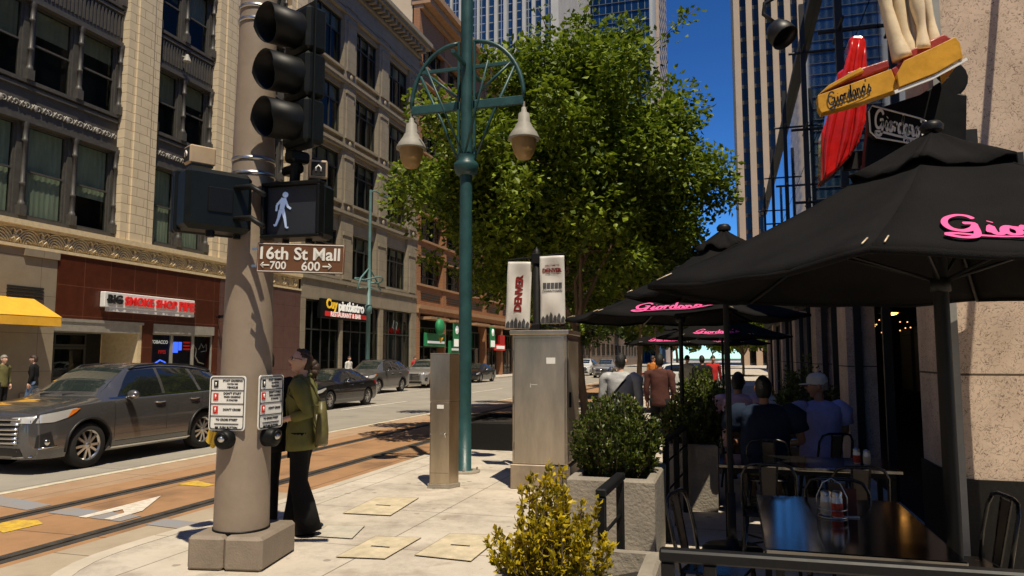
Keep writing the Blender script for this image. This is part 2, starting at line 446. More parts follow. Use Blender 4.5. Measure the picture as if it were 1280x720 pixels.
M['iron_black'] = mat('black_iron', (0.009,0.009,0.0092), 0.45, 0.0, var=0.25, vscale=10, spec=0.25)
M['canvas_black'] = mat('black_canvas', (0.0095,0.009,0.009), 0.95, var=0.3, vscale=2.2, bump=0.35, bscale=160, spec=0.1)
M['pink'] = mat('pink_print', (0.85,0.10,0.32), 0.7)
M['white_sign'] = mat('white_sheet', (0.80,0.79,0.75), 0.45)
M['black_ink'] = mat('black_ink', (0.015,0.015,0.015), 0.5)
M['red_ink'] = mat('red_ink', (0.60,0.03,0.02), 0.5)
M['brown_sign'] = mat('brown_sign_sheet', (0.13,0.055,0.02), 0.4, var=0.1, vscale=5)
M['yellow_paint'] = mat('yellow_housing', (0.72,0.46,0.02), 0.45)
M['led_white'] = mat('lit_walking_figure', (0.35,0.42,0.55), 0.5, emit=(0.5,0.65,1.0), estr=0.22)
M['screen_dark'] = mat('dark_signal_face', (0.022,0.025,0.032), 0.35, bump=0.2, bscale=300)
# ------------------------------------------------------------------ ground, street, track
RZD = -0.12
def sheet(name, m, x0, x1, y0, y1, z):
    b = MB(); b.quad((x0,y0,z),(x1,y0,z),(x1,y1,z),(x0,y1,z))
    return struct(b.obj(name, m))
sheet('ground', M['asphalt'], -900, 900, -900, 1500, -0.17)
sheet('road', M['lane'], -19.5, -9.50, -80, 420, RZD)
sheet('track_edge_line', M['paint_cream'], -9.50, -9.36, -80, 420, RZD+.004)
sheet('track_bed_edge', M['paver_pale'], -9.36, -8.55, -80, 420, RZD)
sheet('track_bed', M['paver_orange'], -8.55, -6.12, -80, 420, RZD)
sheet('track_apron', M['apron'], -6.12, -4.3, -80, 8.9, RZD)
sheet('track_bed_side', M['paver_orange'], -6.12, -5.0, 8.9, 420, RZD)
sheet('cross_street', M['lane'], -4.3, 60, -80, -9, RZD-.02)
for i, x in enumerate((-7.92, -6.36)):
    b = MB()
    b.box(x-.13, x+.13, -80, 420, RZD-.01, RZD+.004)
    struct(b.obj('rail_groove', M['groove']))
    b = MB(); b.box(x-.035, x+.035, -80, 420, RZD, RZD+.016)
    struct(b.obj('tram_rail', M['rail_steel']))
def mark(name, m, pts, z=RZD+.006):
    b = MB(); b.poly([(x,y,z) for x,y in pts]); return struct(b.obj(name, m))
mark('crosswalk_band', M['paint_blue'], [(-9.34,7.25),(-8.1,7.0),(-8.1,7.34),(-9.34,7.62)])
mark('crosswalk_band', M['paint_blue'], [(-7.74,6.96),(-6.55,6.82),(-6.55,7.14),(-7.74,7.28)])
mark('crosswalk_band', M['paint_blue'], [(-6.17,6.78),(-5.2,6.66),(-5.2,6.96),(-6.17,7.09)])
mark('painted_arrow', M['paint_white'], [(-7.23,8.2),(-7.18,6.86),(-7.06,6.86),(-7.03,7.35),(-6.86,7.2),(-6.82,6.86),(-6.70,6.86),(-6.74,7.35)], RZD+.010)
mark('yellow_marking', M['paint_yellow'], [(-7.75,6.25),(-7.3,6.05),(-7.28,6.5),(-7.5,6.62),(-7.75,6.55)])
mark('yellow_marking', M['paint_yellow'], [(-7.66,9.0),(-7.15,8.95),(-7.12,9.12),(-7.6,9.35),(-7.66,9.3)])
for y in (-6, 8.5, 23.0, 36.5, 51.0, 66, 81, 96):
    mark('lane_line', M['paint_white'], [(-13.0,y),(-12.86,y),(-12.86,y+5.4),(-13.0,y+5.4)])
mark('parking_line', M['paint_white'], [(-16.6,10),(-16.5,10),(-16.5,160),(-16.6,160)])
# raised footway on this side, rounded at the corner, with its kerb stones
edge = [(-5.2,420),(-5.2,9.0),(-5.25,7.4),(-5.36,6.2),(-5.38,5.4),(-5.28,4.9),(-5.0,4.4),(-4.6,4.0),(-4.4,3.4),(-4.35,-9)]
inner = [(-5.03,420),(-5.03,9.0),(-5.08,7.4),(-5.18,6.2),(-5.20,5.44),(-5.11,4.98),(-4.86,4.52),(-4.47,4.1),(-4.24,3.4),(-4.19,-9)]
def smooth_poly(p):
    out = [p[0], p[1]]
    for i in range(2, len(p)-1):
        for t in (0.25, 0.75):
            a, b_ = (p[i-1], p[i]) if t < .5 else (p[i], p[i+1])
            out.append((a[0]*(1-.75)+b_[0]*.75, a[1]*.25+b_[1]*.75) if t < .5 else (a[0]*.75+b_[0]*.25, a[1]*.75+b_[1]*.25))
    out.append(p[-1]); return out
eo, ei = smooth_poly(edge), smooth_poly(inner)
b = MB(); b.poly([(x,y,0) for x,y in ei] + [(60,-9,0),(60,420,0)])
struct(b.obj('sidewalk', M['concrete_walk']))
b = MB(); n = len(eo)
for i in range(n-1):
    (ax,ay),(bx,by) = eo[i], eo[i+1]; (cx,cy),(dx,dy) = ei[i], ei[i+1]
    b.quad((ax+.02,ay,.003),(bx+.02,by,.003),(dx,dy,.003),(cx,cy,.003))
    b.quad((ax+.02,ay,.003),(bx+.02,by,.003),(bx,by,-.02),(ax,ay,-.02))
    b.quad((ax,ay,-.02),(bx,by,-.02),(bx,by,-.17),(ax,ay,-.17))
struct(b.obj('kerb', M['kerb']))
b = MB(); b.box(-24, -19.68, -80, 420, -.17, 0); struct(b.obj('far_sidewalk', M['concrete_walk']))
b = MB(); b.box(-19.68, -19.5, -80, 420, -.17, .003); struct(b.obj('far_kerb', M['kerb']))
# inspection covers let into the footway
def cover(pts, m, label, handle=True):
    c = Vector((sum(p[0] for p in pts)/4, sum(p[1] for p in pts)/4, 0))
    t = thing('utility_cover', label, 'utility cover', c, 0, 'covers let into the sidewalk')
    b = MB(); b.poly([Vector((p[0],p[1],.009))-c for p in pts]); b.obj('cover_plate', m, t)
    b = MB()
    for k in range(4):
        a, d = Vector((*pts[k],.006))-c, Vector((*pts[(k+1)%4],.006))-c
        o1, o2 = a*1.03, d*1.03
        b.quad((a.x,a.y,.012),(d.x,d.y,.012),(o2.x,o2.y,.012),(o1.x,o1.y,.012))
    b.obj('cover_frame', M['cover_rim'], t)
    if handle:
        b = MB(); b.box(-.09,.09,-.012,.012,.0095,.013); b.obj('lifting_slot', M['black_matt'], t)
cover([(-4.09,7.38),(-3.55,7.42),(-3.66,8.42),(-4.16,8.32)], M['cover_plate'], 'large cream cover in the sidewalk behind the woman in the olive blazer')
cover([(-3.26,5.78),(-2.84,5.84),(-2.84,6.60),(-3.27,6.52)], M['cover_plate'], 'narrow cream cover right of the traffic pole base, left of another cream cover')
cover([(-2.64,6.02),(-2.12,5.98),(-2.13,6.90),(-2.63,6.82)], M['cover_plate'], 'cream cover in the sidewalk beside the yellow shrub planter')
cover([(-3.86,6.37),(-3.45,6.39),(-3.58,6.89),(-3.95,6.81)], M['cover_grey'], 'small pale grey cover just right of the woman\'s shoes', False)
# ------------------------------------------------------------------ building materials
M['cream_block'] = slab_mat('cream_terracotta_block', (0.72,0.60,0.41), (0.58,0.47,0.31), 0.75, 0.36, 0.012, (0.28,0.2,0.11), 0.7, 'yz', 2.0, 0.5, 0.25, 50, 0.06)
M['cream_carved'] = mat('cream_carved_terracotta', (0.66,0.53,0.32), 0.7, var=0.14, vscale=6)
M['iron_grey'] = mat('grey_painted_iron', (0.072,0.066,0.057), 0.5, var=0.2, vscale=5)
M['iron_carve'] = mat('pale_relief', (0.33,0.31,0.27), 0.6, var=0.2, vscale=9)
M['limestone'] = slab_mat('limestone_panel', (0.31,0.26,0.185), (0.22,0.18,0.125), 1.9, 1.25, 0.010, (0.14,0.11,0.08), 0.65, 'yz', 1.2, 0.0, 0.15, 50, 0.05)
M['brown_marble'] = slab_mat('red_brown_marble', (0.10,0.024,0.010), (0.05,0.013,0.006), 1.15, 1.05, 0.012, (0.16,0.06,0.035), 0.35, 'yz', 3.5, 0.0, 0.05, 50, 0.12, spec=0.4)
M['purple_marble'] = slab_mat('purple_brown_marble', (0.16,0.085,0.07), (0.095,0.05,0.042), 1.0, 1.1, 0.012, (0.07,0.035,0.03), 0.3, 'yz', 3, 0.0, 0.05, 50, 0.08, spec=0.5)
M['olive_stone'] = slab_mat('tan_olive_stone', (0.33,0.28,0.20), (0.22,0.185,0.13), 1.4, 0.62, 0.008, (0.16,0.12,0.075), 0.75, 'yz', 1.5, 0.5, 0.25, 40, 0.05)
M['orange_brick'] = slab_mat('orange_brick', (0.36,0.165,0.075), (0.25,0.11,0.048), 0.42, 0.12, 0.014, (0.40,0.22,0.12), 0.8, 'yz', 1.5, 0.5, 0.2, 40, 0.07)
M['orange_trim'] = mat('pale_terracotta_trim', (0.38,0.22,0.115), 0.75, var=0.15, vscale=3)
M['cream_render'] = slab_mat('cream_render', (0.66,0.53,0.37), (0.55,0.43,0.29), 6, 3.4, 0.01, (0.4,0.31,0.2), 0.85, 'xz', 0.7, 0.0, 0.15, 30, 0.03)
M['pane'] = glass_mat('window_pane', (0.60,0.66,0.60), refl=0.5)
M['clear_pane'] = glass_mat('clear_shop_pane', (0.85,0.87,0.86), refl=0.5)
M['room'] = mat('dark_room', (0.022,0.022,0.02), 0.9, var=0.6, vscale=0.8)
M['blind_green'] = mat('pale_green_curtain', (0.52,0.55,0.46), 0.9, col2=(0.36,0.39,0.33), vscale=1.6, vdet=2, stretch=(1,3,0.5))
M['blind_cream'] = mat('cream_blind', (0.36,0.32,0.22), 0.9, var=0.15, vscale=1.2)
M['shop_glass'] = glass_mat('shop_pane', (0.30,0.36,0.34))
M['dark_frame'] = mat('dark_window_frame', (0.03,0.032,0.028), 0.45, var=0.2, vscale=8)
M['awning_yellow'] = mat('yellow_awning_cloth', (0.80,0.42,0.03), 0.75, var=0.1, vscale=3, bump=0.1, bscale=200)
M['alu'] = mat('dull_aluminium', (0.42,0.39,0.33), 0.45, 0.4, var=0.15, vscale=6)
M['green_sign'] = mat('green_awning_sheet', (0.02,0.24,0.085), 0.55, var=0.15, vscale=4)
M['neon_blue'] = mat('blue_lit_letters', (0.05,0.1,0.6), 0.5, emit=(0.05,0.14,1.0), estr=1.4)
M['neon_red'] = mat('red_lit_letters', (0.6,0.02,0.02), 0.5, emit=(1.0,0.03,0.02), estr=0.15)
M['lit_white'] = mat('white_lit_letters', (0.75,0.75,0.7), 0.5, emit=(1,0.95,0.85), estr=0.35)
M['yellow_ink'] = mat('yellow_letters', (0.85,0.50,0.02), 0.5, emit=(1,0.6,0.05), estr=0.25)

WX = -22.0
# ---------------------------------------------------------- sash window, front towards +x, origin at the bottom middle
_wcache = {}
def sash_window(parent, y0, y1, z0, z1, x, blind=None, bm=None, fm='iron_grey', rails=(0.5,), mull=(), fw=0.07, depth=0.10, pane='pane', name='window'):
    key = (round(y1-y0,2), round(z1-z0,2), blind, bm, fm, rails, mull, fw, pane, name)
    if key in _wcache:
        return link_copy(_wcache[key], parent, (x, (y0+y1)/2, z0))
    w, h = (y1-y0)/2, z1-z0
    b = MB()
    b.box(-depth, 0, -w, -w+fw, 0, h); b.box(-depth, 0, w-fw, w, 0, h)
    b.box(-depth, 0, -w+fw, w-fw, 0, fw*1.3); b.box(-depth, 0, -w+fw, w-fw, h-fw, h)
    for r in rails: b.box(-depth, -.015, -w+fw, w-fw, h*r-fw*.45, h*r+fw*.45)
    for mm in mull: b.box(-depth+.004, -.012, -w+2*w*mm-fw*.5, -w+2*w*mm+fw*.5, fw*1.3, h-fw)
    o = b.obj(name, M[fm], parent, (x, (y0+y1)/2, z0))
    b = MB(); b.quad((-depth*.6,-w+fw*.9,fw*1.2),(-depth*.6,w-fw*.9,fw*1.2),(-depth*.6,w-fw*.9,h-fw*.9),(-depth*.6,-w+fw*.9,h-fw*.9))
    b.obj('pane', M[pane], o)
    if blind:
        b = MB()
        hb = h*(1-blind)
        n = 14
        for k in range(n):
            ya, yb = -w+fw+(2*w-2*fw)*k/n, -w+fw+(2*w-2*fw)*(k+1)/n
            xa, xb = -depth-.05-.015*(k%2), -depth-.05-.015*((k+1)%2)
            b.quad((xa,ya,hb),(xb,yb,hb),(xb,yb,h-fw),(xa,ya,h-fw))
        b.obj('blind', M[bm], o)
    _wcache[key] = o
    return o

def facade_root(name, label, cat='building', loc=(0,0,0), rotz=0):
    return thing(name, label, cat, loc, rotz)
def part(name, m, parent, fn, **kw):
    b = MB(); fn(b); return b.obj(name, m, parent, **kw)

# ---------------------------------------------------------- building one: cream piers, grey iron bays
B1 = facade_root('commercial_building', 'ornate building with cream terracotta piers, grey iron window bays and a carved cream band', loc=(WX,0,0))
Y0, Y1, HT = 11.0, 34.5, 22.5
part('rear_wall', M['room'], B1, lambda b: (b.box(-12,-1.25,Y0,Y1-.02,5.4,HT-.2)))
part('side_wall', M['olive_stone'], B1, lambda b: b.box(-12,-.5,Y0-.3,Y0-.01,0,HT))
PIERS = [(14.8,16.4),(22.2,23.84),(27.4,28.9),(33.0,34.5)]
for a, c in PIERS:
    def pier(b, a=a, c=c):
        b.box(-.6, 0, a, c, 6.16, HT)
        b.box(-.6, .07, a+.42, c-.42, 6.16, HT-.01)
    part('pier', M['cream_block'], B1, pier)
BAYS = [(11.2,14.8,[(11.5,12.9),(13.2,14.5)]), (16.4,22.2,[(16.66,18.12),(18.55,20.08),(20.5,22.0)]), (23.84,27.4,[(24.08,25.35),(25.8,27.1)]), (28.9,33.0,[(29.2,30.7),(31.2,32.7)])]
FLO = [(6.36,9.5),(10.95,13.65),(15.3,18.0),(19.5,21.9)]
relief = None
for bi, (a, c, wins) in enumerate(BAYS):
    prev = 6.16
    for z0, z1 in FLO + [(HT, HT)]:
        def spandrels(b, a=a, c=c, lo=prev, hi=z0):
            if hi-lo > .05:
                b.box(-.7,-.34,a,c,lo,hi)
                b.box(-.34,-.22,a,c,hi-.12,hi)            # sill
                if hi-lo > .7:
                    b.box(-.34,-.18,a,c,lo,lo+.10)
                    b.box(-.34,-.25,a,c,lo+.10,lo+.22)
                    b.box(-.34,-.26,a,c,hi-.32,hi-.20)
        part('spandrel', M['iron_grey'], B1, spandrels); prev = z1
    # fluted ribs of the third spandrel
    def ribs(b, a=a, c=c):
        k = a+.1
        while k < c-.05:
            b.box(-.34,-.29,k,k+.07,14.05,14.9); k += .16
    part('ribbed_panel', M['iron_grey'], B1, ribs)
    def scroll(b, a=a, c=c):
        zc = 10.08; k = a+.3; i = 0
        while k < c-.2:
            pts = []
            for q in range(15):
                t = q/14*2.2*PI; r = .13*(1-q/18)
                pts.append((-.30, k+r*math.cos(t)*(1 if i%2 else -1), zc+r*math.sin(t)))
            b.tube(pts, .022, 5)
            b.tube([(-.30,k+.13,zc-.08),(-.28,k+.24,zc+.1),(-.30,k+.34,zc-.02)], .028, 5)
            b.tube([(-.30,k+.16,zc+.1),(-.28,k+.27,zc-.09),(-.30,k+.36,zc+.07)], .022, 5)
            if i % 3 == 1: b.sphere((-.29,k+.3,zc), (.05,.07,.12), 8, 6)
            k += .42; i += 1
    part('carved_relief', M['iron_carve'], B1, scroll)
    for fi, (z0, z1) in enumerate(FLO):
        for wi, (wa, wb) in enumerate(wins):
            q_ = (fi*7+wi*3+bi*5) % 5; bl, bmn = (((0.97,'blind_green') if q_ != 1 else (0.62,'blind_green')) if fi == 0 else ((0.35,.22,.5,.28,.12)[q_],'blind_cream'))
            sash_window(B1, wa, wb, z0, z1, -.42, bl, bmn)
        # panels between the windows and the slim columns in front of them
        gaps = [(a, wins[0][0])] + [(wins[i][1], wins[i+1][0]) for i in range(len(wins)-1)] + [(wins[-1][1], c)]
        for ga, gb in gaps:
            m_ = (ga+gb)/2; hw = (gb-ga)/2
            def mullion(b, m_=m_, hw=hw, z0=z0, z1=z1):
                b.box(-.62,-.36,m_-hw,m_+hw,z0,z1)
                r = min(.10, hw*.9)
                x = -.26
                b.box(x-.12,x+.11,m_-r*1.25,m_+r*1.25,z0,z0+.35)
                prof = [(r*1.15,z0+.35),(r*1.15,z0+.42),(r*.9,z0+.46),(r*.75,z0+.52),(r*.7,z0+1.0),(r*.95,z0+1.03),(r*.95,z0+1.10),(r*.66,z0+1.14),(r*.6,z1-.7),(r*.95,z1-.66),(r*.95,z1-.58),(r*.7,z1-.55),(r*.8,z1-.2),(r*1.2,z1-.1),(r*1.2,z1)]
                b.lathe(prof, 10, (x,m_,0))
            part('colonnette', M['iron_grey'], B1, mullion)
# carved cream band over the shops
def band(b):
    b.box(-.6,-.09,Y0,Y1,5.36,5.98); b.box(-.6,.16,Y0,Y1,5.98,6.16); b.box(-.6,.08,Y0,Y1,5.90,5.98)
    b.box(-.6,.10,Y0,Y1,5.26,5.36)
part('cornice_band', M['cream_carved'], B1, band)
def carving(b):
    u = Y0+.5
    while u < Y1-.1:
        for r in (.10,.19,.28,.37,.455):
            pts = []
            for q in range(13):
                t = PI*q/12
                yy = u+r*math.cos(t)*1.02; zz = 5.42+r*math.sin(t)*.98
                if yy < Y0 or yy > Y1-.04: continue
                pts.append((.012+.02*(1-r), yy, zz+.02*math.sin(3*t+r*9)))
            if len(pts) > 2: b.tube([(p[0]-.06,p[1],p[2]) for p in pts], .032, 5)
        if u+.5 < Y1-.1:
            v = u+.5
            b.sphere((-.02,v,5.64),(.07,.05,.26),8,6); b.sphere((.0,v,5.62),(.06,.12,.05),8,6)
            for s in (-1,1): b.tube([(.03,v,5.45),(.05,v+s*.09,5.56),(.03,v+s*.17,5.50)], .025, 5); b.tube([(.03,v,5.74),(.05,v+s*.1,5.86),(.03,v+s*.2,5.80)], .022, 5)
        u += 1.0
part('band_carving', M['cream_carved'], B1, carving)
# ground floor
def lime(b):
    b.box(-.5,.02,Y0,17.4,2.75,5.26); b.box(-.5,.02,17.4,19.6,0,5.26); b.box(-.5,.02,Y0,12.5,0,2.75)
    b.box(-.5,.10,18.3,19.62,5.02,5.258); b.box(-.5,.07,18.45,19.60,.0,.55)
part('limestone_wall', M['limestone'], B1, lime)
part('shop_recess', M['limestone'], B1, lambda b: b.box(-1.5,-.75,12.5,17.4,0,2.75))
def grille(b):
    for k in range(4): b.box(.02,.06,18.55-.75,18.55+.55,3.62+k*.11,3.68+k*.11)
part('vent_grille', M['black_matt'], B1, grille)
def marble(b):
    b.box(-.5,.05,19.62,27.95,3.05,5.26); b.box(-.5,.05,23.55,24.05,0,3.05); b.box(-.5,.05,27.68,27.95,0,3.05)
    b.box(-.5,.05,24.05,27.68,0,.72)
part('marble_shopfront', M['brown_marble'], B1, marble)
def entry(b):
    b.box(-1.9,-1.75,19.62,23.55,0,3.05); b.box(-1.75,-.01,23.35,23.55,0,3.05)
part('entrance_recess', M['cream_carved'], B1, entry)
part('entrance_soffit', M['alu'], B1, lambda b: (b.box(-1.75,.06,19.62,23.35,2.62,2.95), b.box(-.3,.09,19.64,23.54,2.95,3.05)))
for da, db in ((19.8,21.0),(21.05,22.5)):
    sash_window(B1, da, db, 0.02, 2.1, -1.62, None, None, 'dark_frame', (0.45,), (), .09, .08, 'shop_glass', 'door')
sash_window(B1, 19.8, 22.5, 2.12, 2.6, -1.62, None, None, 'dark_frame', (), (0.5,), .06, .08, 'shop_glass', 'transom_window')
part('door_backing', M['black_matt'], B1, lambda b: b.box(-1.748,-1.74,19.7,23.3,0,2.62))
for i, (a, c) in enumerate(((24.07,25.2),(25.22,26.45),(26.47,27.66))):
    w = sash_window(B1, a, c, 0.72, 2.66, -.02, None, None, 'alu', (), (), .05, .08, 'clear_pane', 'shop_window')
part('window_backing', M['black_matt'], B1, lambda b: b.box(-.4,-.36,24.05,27.68,.7,3.0))
part('window_header', M['alu'], B1, lambda b: (b.box(-.3,.08,24.07,27.66,2.67,3.04)))
# lettering and lit signs behind the shop panes
MF = lambda y, z, x: T(x, y, z) @ RZ(PI/2)             # lettering that faces +x
def winletters(b): put_text(b, 'TOBACCO', MF(24.64,2.33,-.13), width=.92, bold=.02)
part('window_lettering', M['lit_white'], B1, winletters)
def winred(b):
    put_text(b, 'PIPES', MF(24.8,1.93,-.13), width=.42, bold=.02)
    for k in range(3): b.box(-.14,-.12,26.0,26.4,2.02+k*.14,2.09+k*.14)
part('window_lettering', M['neon_red'], B1, winred)
def winblue(b):
    b.box(-.14,-.12,25.4,25.68,1.9,2.35); b.box(-.14,-.12,25.72,25.9,2.0,2.35)
    put_text(b, 'OPEN', MF(25.95,1.2,-.13), width=.5, bold=.02); b.tube([(-.13,24.4,1.45),(-.13,24.7,1.6),(-.13,25.0,1.5)], .03, 6)
part('window_lettering', M['neon_blue'], B1, winblue)
def winswirl(b):
    b.tube([(-.13,26.62,2.25),(-.13,26.8,2.05),(-.13,26.75,1.75),(-.13,26.95,1.5),(-.13,27.3,1.42)], .028, 6)
    b.tube([(-.13,26.95,2.05),(-.13,27.1,2.3),(-.13,27.25,2.12),(-.13,27.4,2.3),(-.13,27.45,2.0),(-.13,27.1,1.95)], .02, 6)
part('window_swirl', M['alu'], B1, winswirl)
def purple(b):
    b.box(-.5,.06,27.97,28.75,0,5.258); b.box(-.5,.06,30.9,34.48,0,5.258); b.box(-.5,.06,28.75,30.9,3.4,5.258)
part('marble_pier', M['purple_marble'], B1, purple)
part('doorway_backing', M['black_matt'], B1, lambda b: b.box(-1.2,-1.1,28.75,30.9,0,3.4))
# shop sign
SG = thing('shop_sign', 'long white box sign with raised red letters SMOKE SHOP on brown marble', 'sign', (WX+.052,23.7,3.82))
part('sign_box', M['white_sign'], SG, lambda b: (b.rbox(0,.22,-2.3,2.42,-.28,.28,.02), b.box(.0,.2,-2.05,2.42,-.42,-.282)))
def redl(b):
    put_text(b, 'SMOKE SHOP', MF(-.02,.0,.23), width=2.7, bold=.022, ext=.05); put_text(b, 'PIPE', MF(1.92,-.02,.23), width=.9, bold=.022, ext=.05)
part('red_letters', M['neon_red'], SG, redl)
part('black_letters', M['black_ink'], SG, lambda b: (put_text(b, 'BIG', MF(-1.83,.02,.23), width=.66, bold=.022, ext=.04), b.box(.22,.25,-2.2,-1.45,-.05,.02)))
# awning
AW = thing('awning', 'bright yellow cloth awning over the limestone shop front', 'awning', (WX+.02,0,0))
def awn(b):
    y0, y1 = 12.0, 18.75
    b.quad((.0,y0,3.62),(.0,y1,3.62),(1.25,y1,2.98),(1.25,y0,2.98))
    b.quad((1.25,y0,2.98),(1.25,y1,2.98),(1.27,y1,2.70),(1.27,y0,2.70))
    b.poly([(.0,y1,3.62),(1.25,y1,2.98),(1.27,y1,2.70),(.0,y1,2.70)])
o = part('cloth', M['awning_yellow'], AW, awn); s = o.modifiers.new('thick','SOLIDIFY'); s.thickness = .02
part('awning_frame', M['alu'], AW, lambda b: (b.tube([(.02,18.7,2.74),(1.22,18.7,2.74),(1.22,12.05,2.74),(.02,12.05,2.74)], .02, 6)))
for k, (y, z) in enumerate(((27.8,3.5),)):
    cm = thing('wall_camera', 'small black camera on a bracket right of the tobacco shop windows', 'camera', (WX+.055,y,z))
    part('bracket', M['black'], cm, lambda b: b.tube([(0,0,0),(.3,0,.0)], .03, 6)); part('camera_body', M['black'], cm, lambda b: b.cyl((.3,-.2,0),(.34,.18,.04), .08))
fl = thing('wall_floodlight', 'small grey floodlight on the iron spandrel between the cream piers', 'lamp', (WX-.25,25.35,14.6))
part('bracket', M['iron_carve'], fl, lambda b: b.tube([(0,0,0),(.2,0,-.05)], .03, 6)); part('lamp_shade', M['iron_carve'], fl, lambda b: b.lathe([(.06,.1),(.10,.0),(.17,-.2)], 10, (.25,0,-.05)))

# ---------------------------------------------------------- building two: tan stone, five storeys and cornice
B2 = facade_root('office_building', 'five storey tan stone building with wide dark windows and a bracketed cornice', loc=(WX,0,0))
P2 = [(34.52,35.3),(38.65,40.15),(43.3,44.85),(48.2,49.75)]
FL2 = [(6.45,9.25),(11.05,13.95),(15.05,18.0),(19.25,22.4)]
part('rear_wall', M['room'], B2, lambda b: b.box(-11.5,-1.0,34.55,49.73,4.9,25.0))
part('end_wall', M['olive_stone'], B2, lambda b: (b.box(-11.6,-.6,34.52,34.54,22.4,25.0), b.box(-12,-.6,34.52,49.75,25.0,25.05)))
for a, c in P2:
    def pier2(b, a=a, c=c):
        b.box(-.6,0,a,c,4.9,23.2)
        for z0, z1 in FL2:
            b.box(0,.06,a+.3,c-.3,z0+.1,z1-.25); b.box(0,.11,a+.22,c-.22,z1-.25,z1-.05); b.box(0,.11,a+.22,c-.22,z0-.1,z0+.1)
            if c-a > 1: b.sphere((.08,(a+c)/2,z0-.42),(.07,.16,.2),8,6)
    part('pier', M['olive_stone'], B2, pier2)
for i in range(3):
    a, c = P2[i][1], P2[i+1][0]
    prev = 4.9
    for z0, z1 in FL2+[(23.2,23.2)]:
        part('spandrel', M['olive_stone'], B2, lambda b, a=a, c=c, prev=prev, z0=z0: (b.box(-.6,-.16,a,c,prev,z0), b.box(-.16,.05,a,c,z0-.16,z0))); prev = z1
    for z0, z1 in FL2:
        sash_window(B2, a, c, z0, z1, -.30, (0.3 if (i+int(z0)) % 2 else 0.18), 'blind_cream', 'dark_frame', (0.68,), (0.333,0.667), .09, .12)
for z in (10.3,14.35,18.45): part('string_course', M['olive_stone'], B2, lambda b, z=z: (b.box(-.6,.13,34.52,49.75,z,z+.18), b.box(-.6,.07,34.52,49.75,z-.12,z)))
def belts(b):
    b.box(-.6,.15,34.52,49.75,6.02,6.24); b.box(-.6,.05,34.52,49.75,4.92,6.02)
part('fascia', M['olive_stone'], B2, belts)
part('string_course', M['olive_stone'], B2, lambda b: b.box(-.6,.10,34.52,49.75,22.75,22.95))
def corn(b):
    b.box(-.6,.06,34.52,49.75,23.2,24.2); b.box(-.6,.25,34.52,49.75,24.2,24.4); b.box(-.6,.95,34.52,49.9,24.78,25.0); b.box(-.6,1.08,34.52,49.95,25.0,25.3)
    k = 34.8
    while k < 49.6: b.box(-.1,.78,k,k+.26,24.4,24.78); k += .62
part('cornice', M['olive_stone'], B2, corn)
def shop2(b):
    b.box(-.3,.0,38.85,39.15,0,4.9); b.box(-.5,.06,34.52,35.0,0,4.9); b.box(-.5,.06,48.9,49.75,0,4.9); b.box(-.5,.03,43.9,44.4,0,4.9)
part('shop_pier', M['olive_stone'], B2, shop2)
for a, c in ((35.0,38.85),(39.15,43.9),(44.4,48.9)):
    sash_window(B2, a, c, 0.1, 4.9, -.12, None, None, 'dark_frame', (0.66,0.14), (0.25,0.5,0.75), .08, .1, 'shop_glass', 'shop_window')
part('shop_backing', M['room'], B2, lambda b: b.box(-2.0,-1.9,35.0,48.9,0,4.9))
s2 = thing('shop_sign', 'black bistro sign with yellow and white letters over a red strip', 'sign', (WX+.03,39.1,4.55))
part('sign_box', M['black'], s2, lambda b: b.rbox(-.1,.14,-2.75,2.85,-.62,.48,.02))
part('yellow_letters', M['yellow_ink'], s2, lambda b: put_text(b, 'Cuy', MF(-1.55,.14,.15), width=1.25, bold=.03, ext=.02))
part('white_letters', M['lit_white'], s2, lambda b: put_text(b, 'pintbistro', MF(.75,.08,.15), width=3.1, bold=.03, ext=.02))
part('red_strip', M['neon_red'], s2, lambda b: b.box(.142,.16,-2.3,2.6,-.50,-.22))
part('white_letters', M['lit_white'], s2, lambda b: put_text(b, 'RESTAURANT & BAR', MF(.1,-.36,.165), width=3.6, bold=.02, ext=.004))
n3 = thing('neon_sign', 'small red neon sign with a white square outline behind the shop glass', 'sign', (WX-.24,46.7,3.6))
part('neon_tube', M['neon_red'], n3, lambda b: [b.tube([(0,-.9+k*.3,-.25),(0,-.75+k*.3,.1+.1*(k%2)),(0,-.6+k*.3,-.2)], .04, 6) for k in range(6)])
part('neon_frame', M['lit_white'], n3, lambda b: b.tube([(0,-.3,.15),(0,.25,.0),(0,.45,.5),(0,-.1,.65)], .03, 6, True))

# ---------------------------------------------------------- building three: orange brick with open bays and green shop fronts
B3 = facade_root('brick_building', 'tall orange brick building with barred openings above green shop fronts', loc=(WX,0,0))
YA, YB, H3 = 49.8, 97.0, 29.3
part('cream_wall', M['cream_render'], B3, lambda b: b.box(-14,-.5,YA,YA+.4,0,34.0))
part('rear_wall', M['room'], B3, lambda b: b.box(-14,-1.3,YA+.42,YB,5.5,H3))
bays3 = []
y = YA
while y < YB-5:
    bays3.append((y+.75, y+5.0)); y += 5.2
def piers3(b, y): b.box(-.6,0,y,y+.75,5.4,H3-1.0); b.box(-.6,.1,y+.1,y+.5,0,5.4)
yy = YA
while yy < YB:
    part('pier', M['orange_brick'], B3, lambda b, yy=yy: piers3(b, yy)); yy += 5.2
FL3 = [7.2+3.4*k for k in range(6)]
prev = 5.4
for z in FL3+[H3-1.0]:
    part('spandrel', M['orange_brick'], B3, lambda b, z=z, prev=prev: b.box(-.6,-.05,YA+.4,YB,prev,z)); prev = z+2.0
for z in FL3: part('sill_course', M['orange_trim'], B3, lambda b, z=z: (b.box(-.05,.10,YA,YB,z-.16,z), b.box(-.05,.06,YA,YB,z+2.0,z+2.12)))
def trim3(b):
    b.box(-.6,.35,YA,YB,5.3,5.6); b.box(-.6,.2,YA,YB,5.0,5.3)
part('stone_trim', M['orange_trim'], B3, trim3)
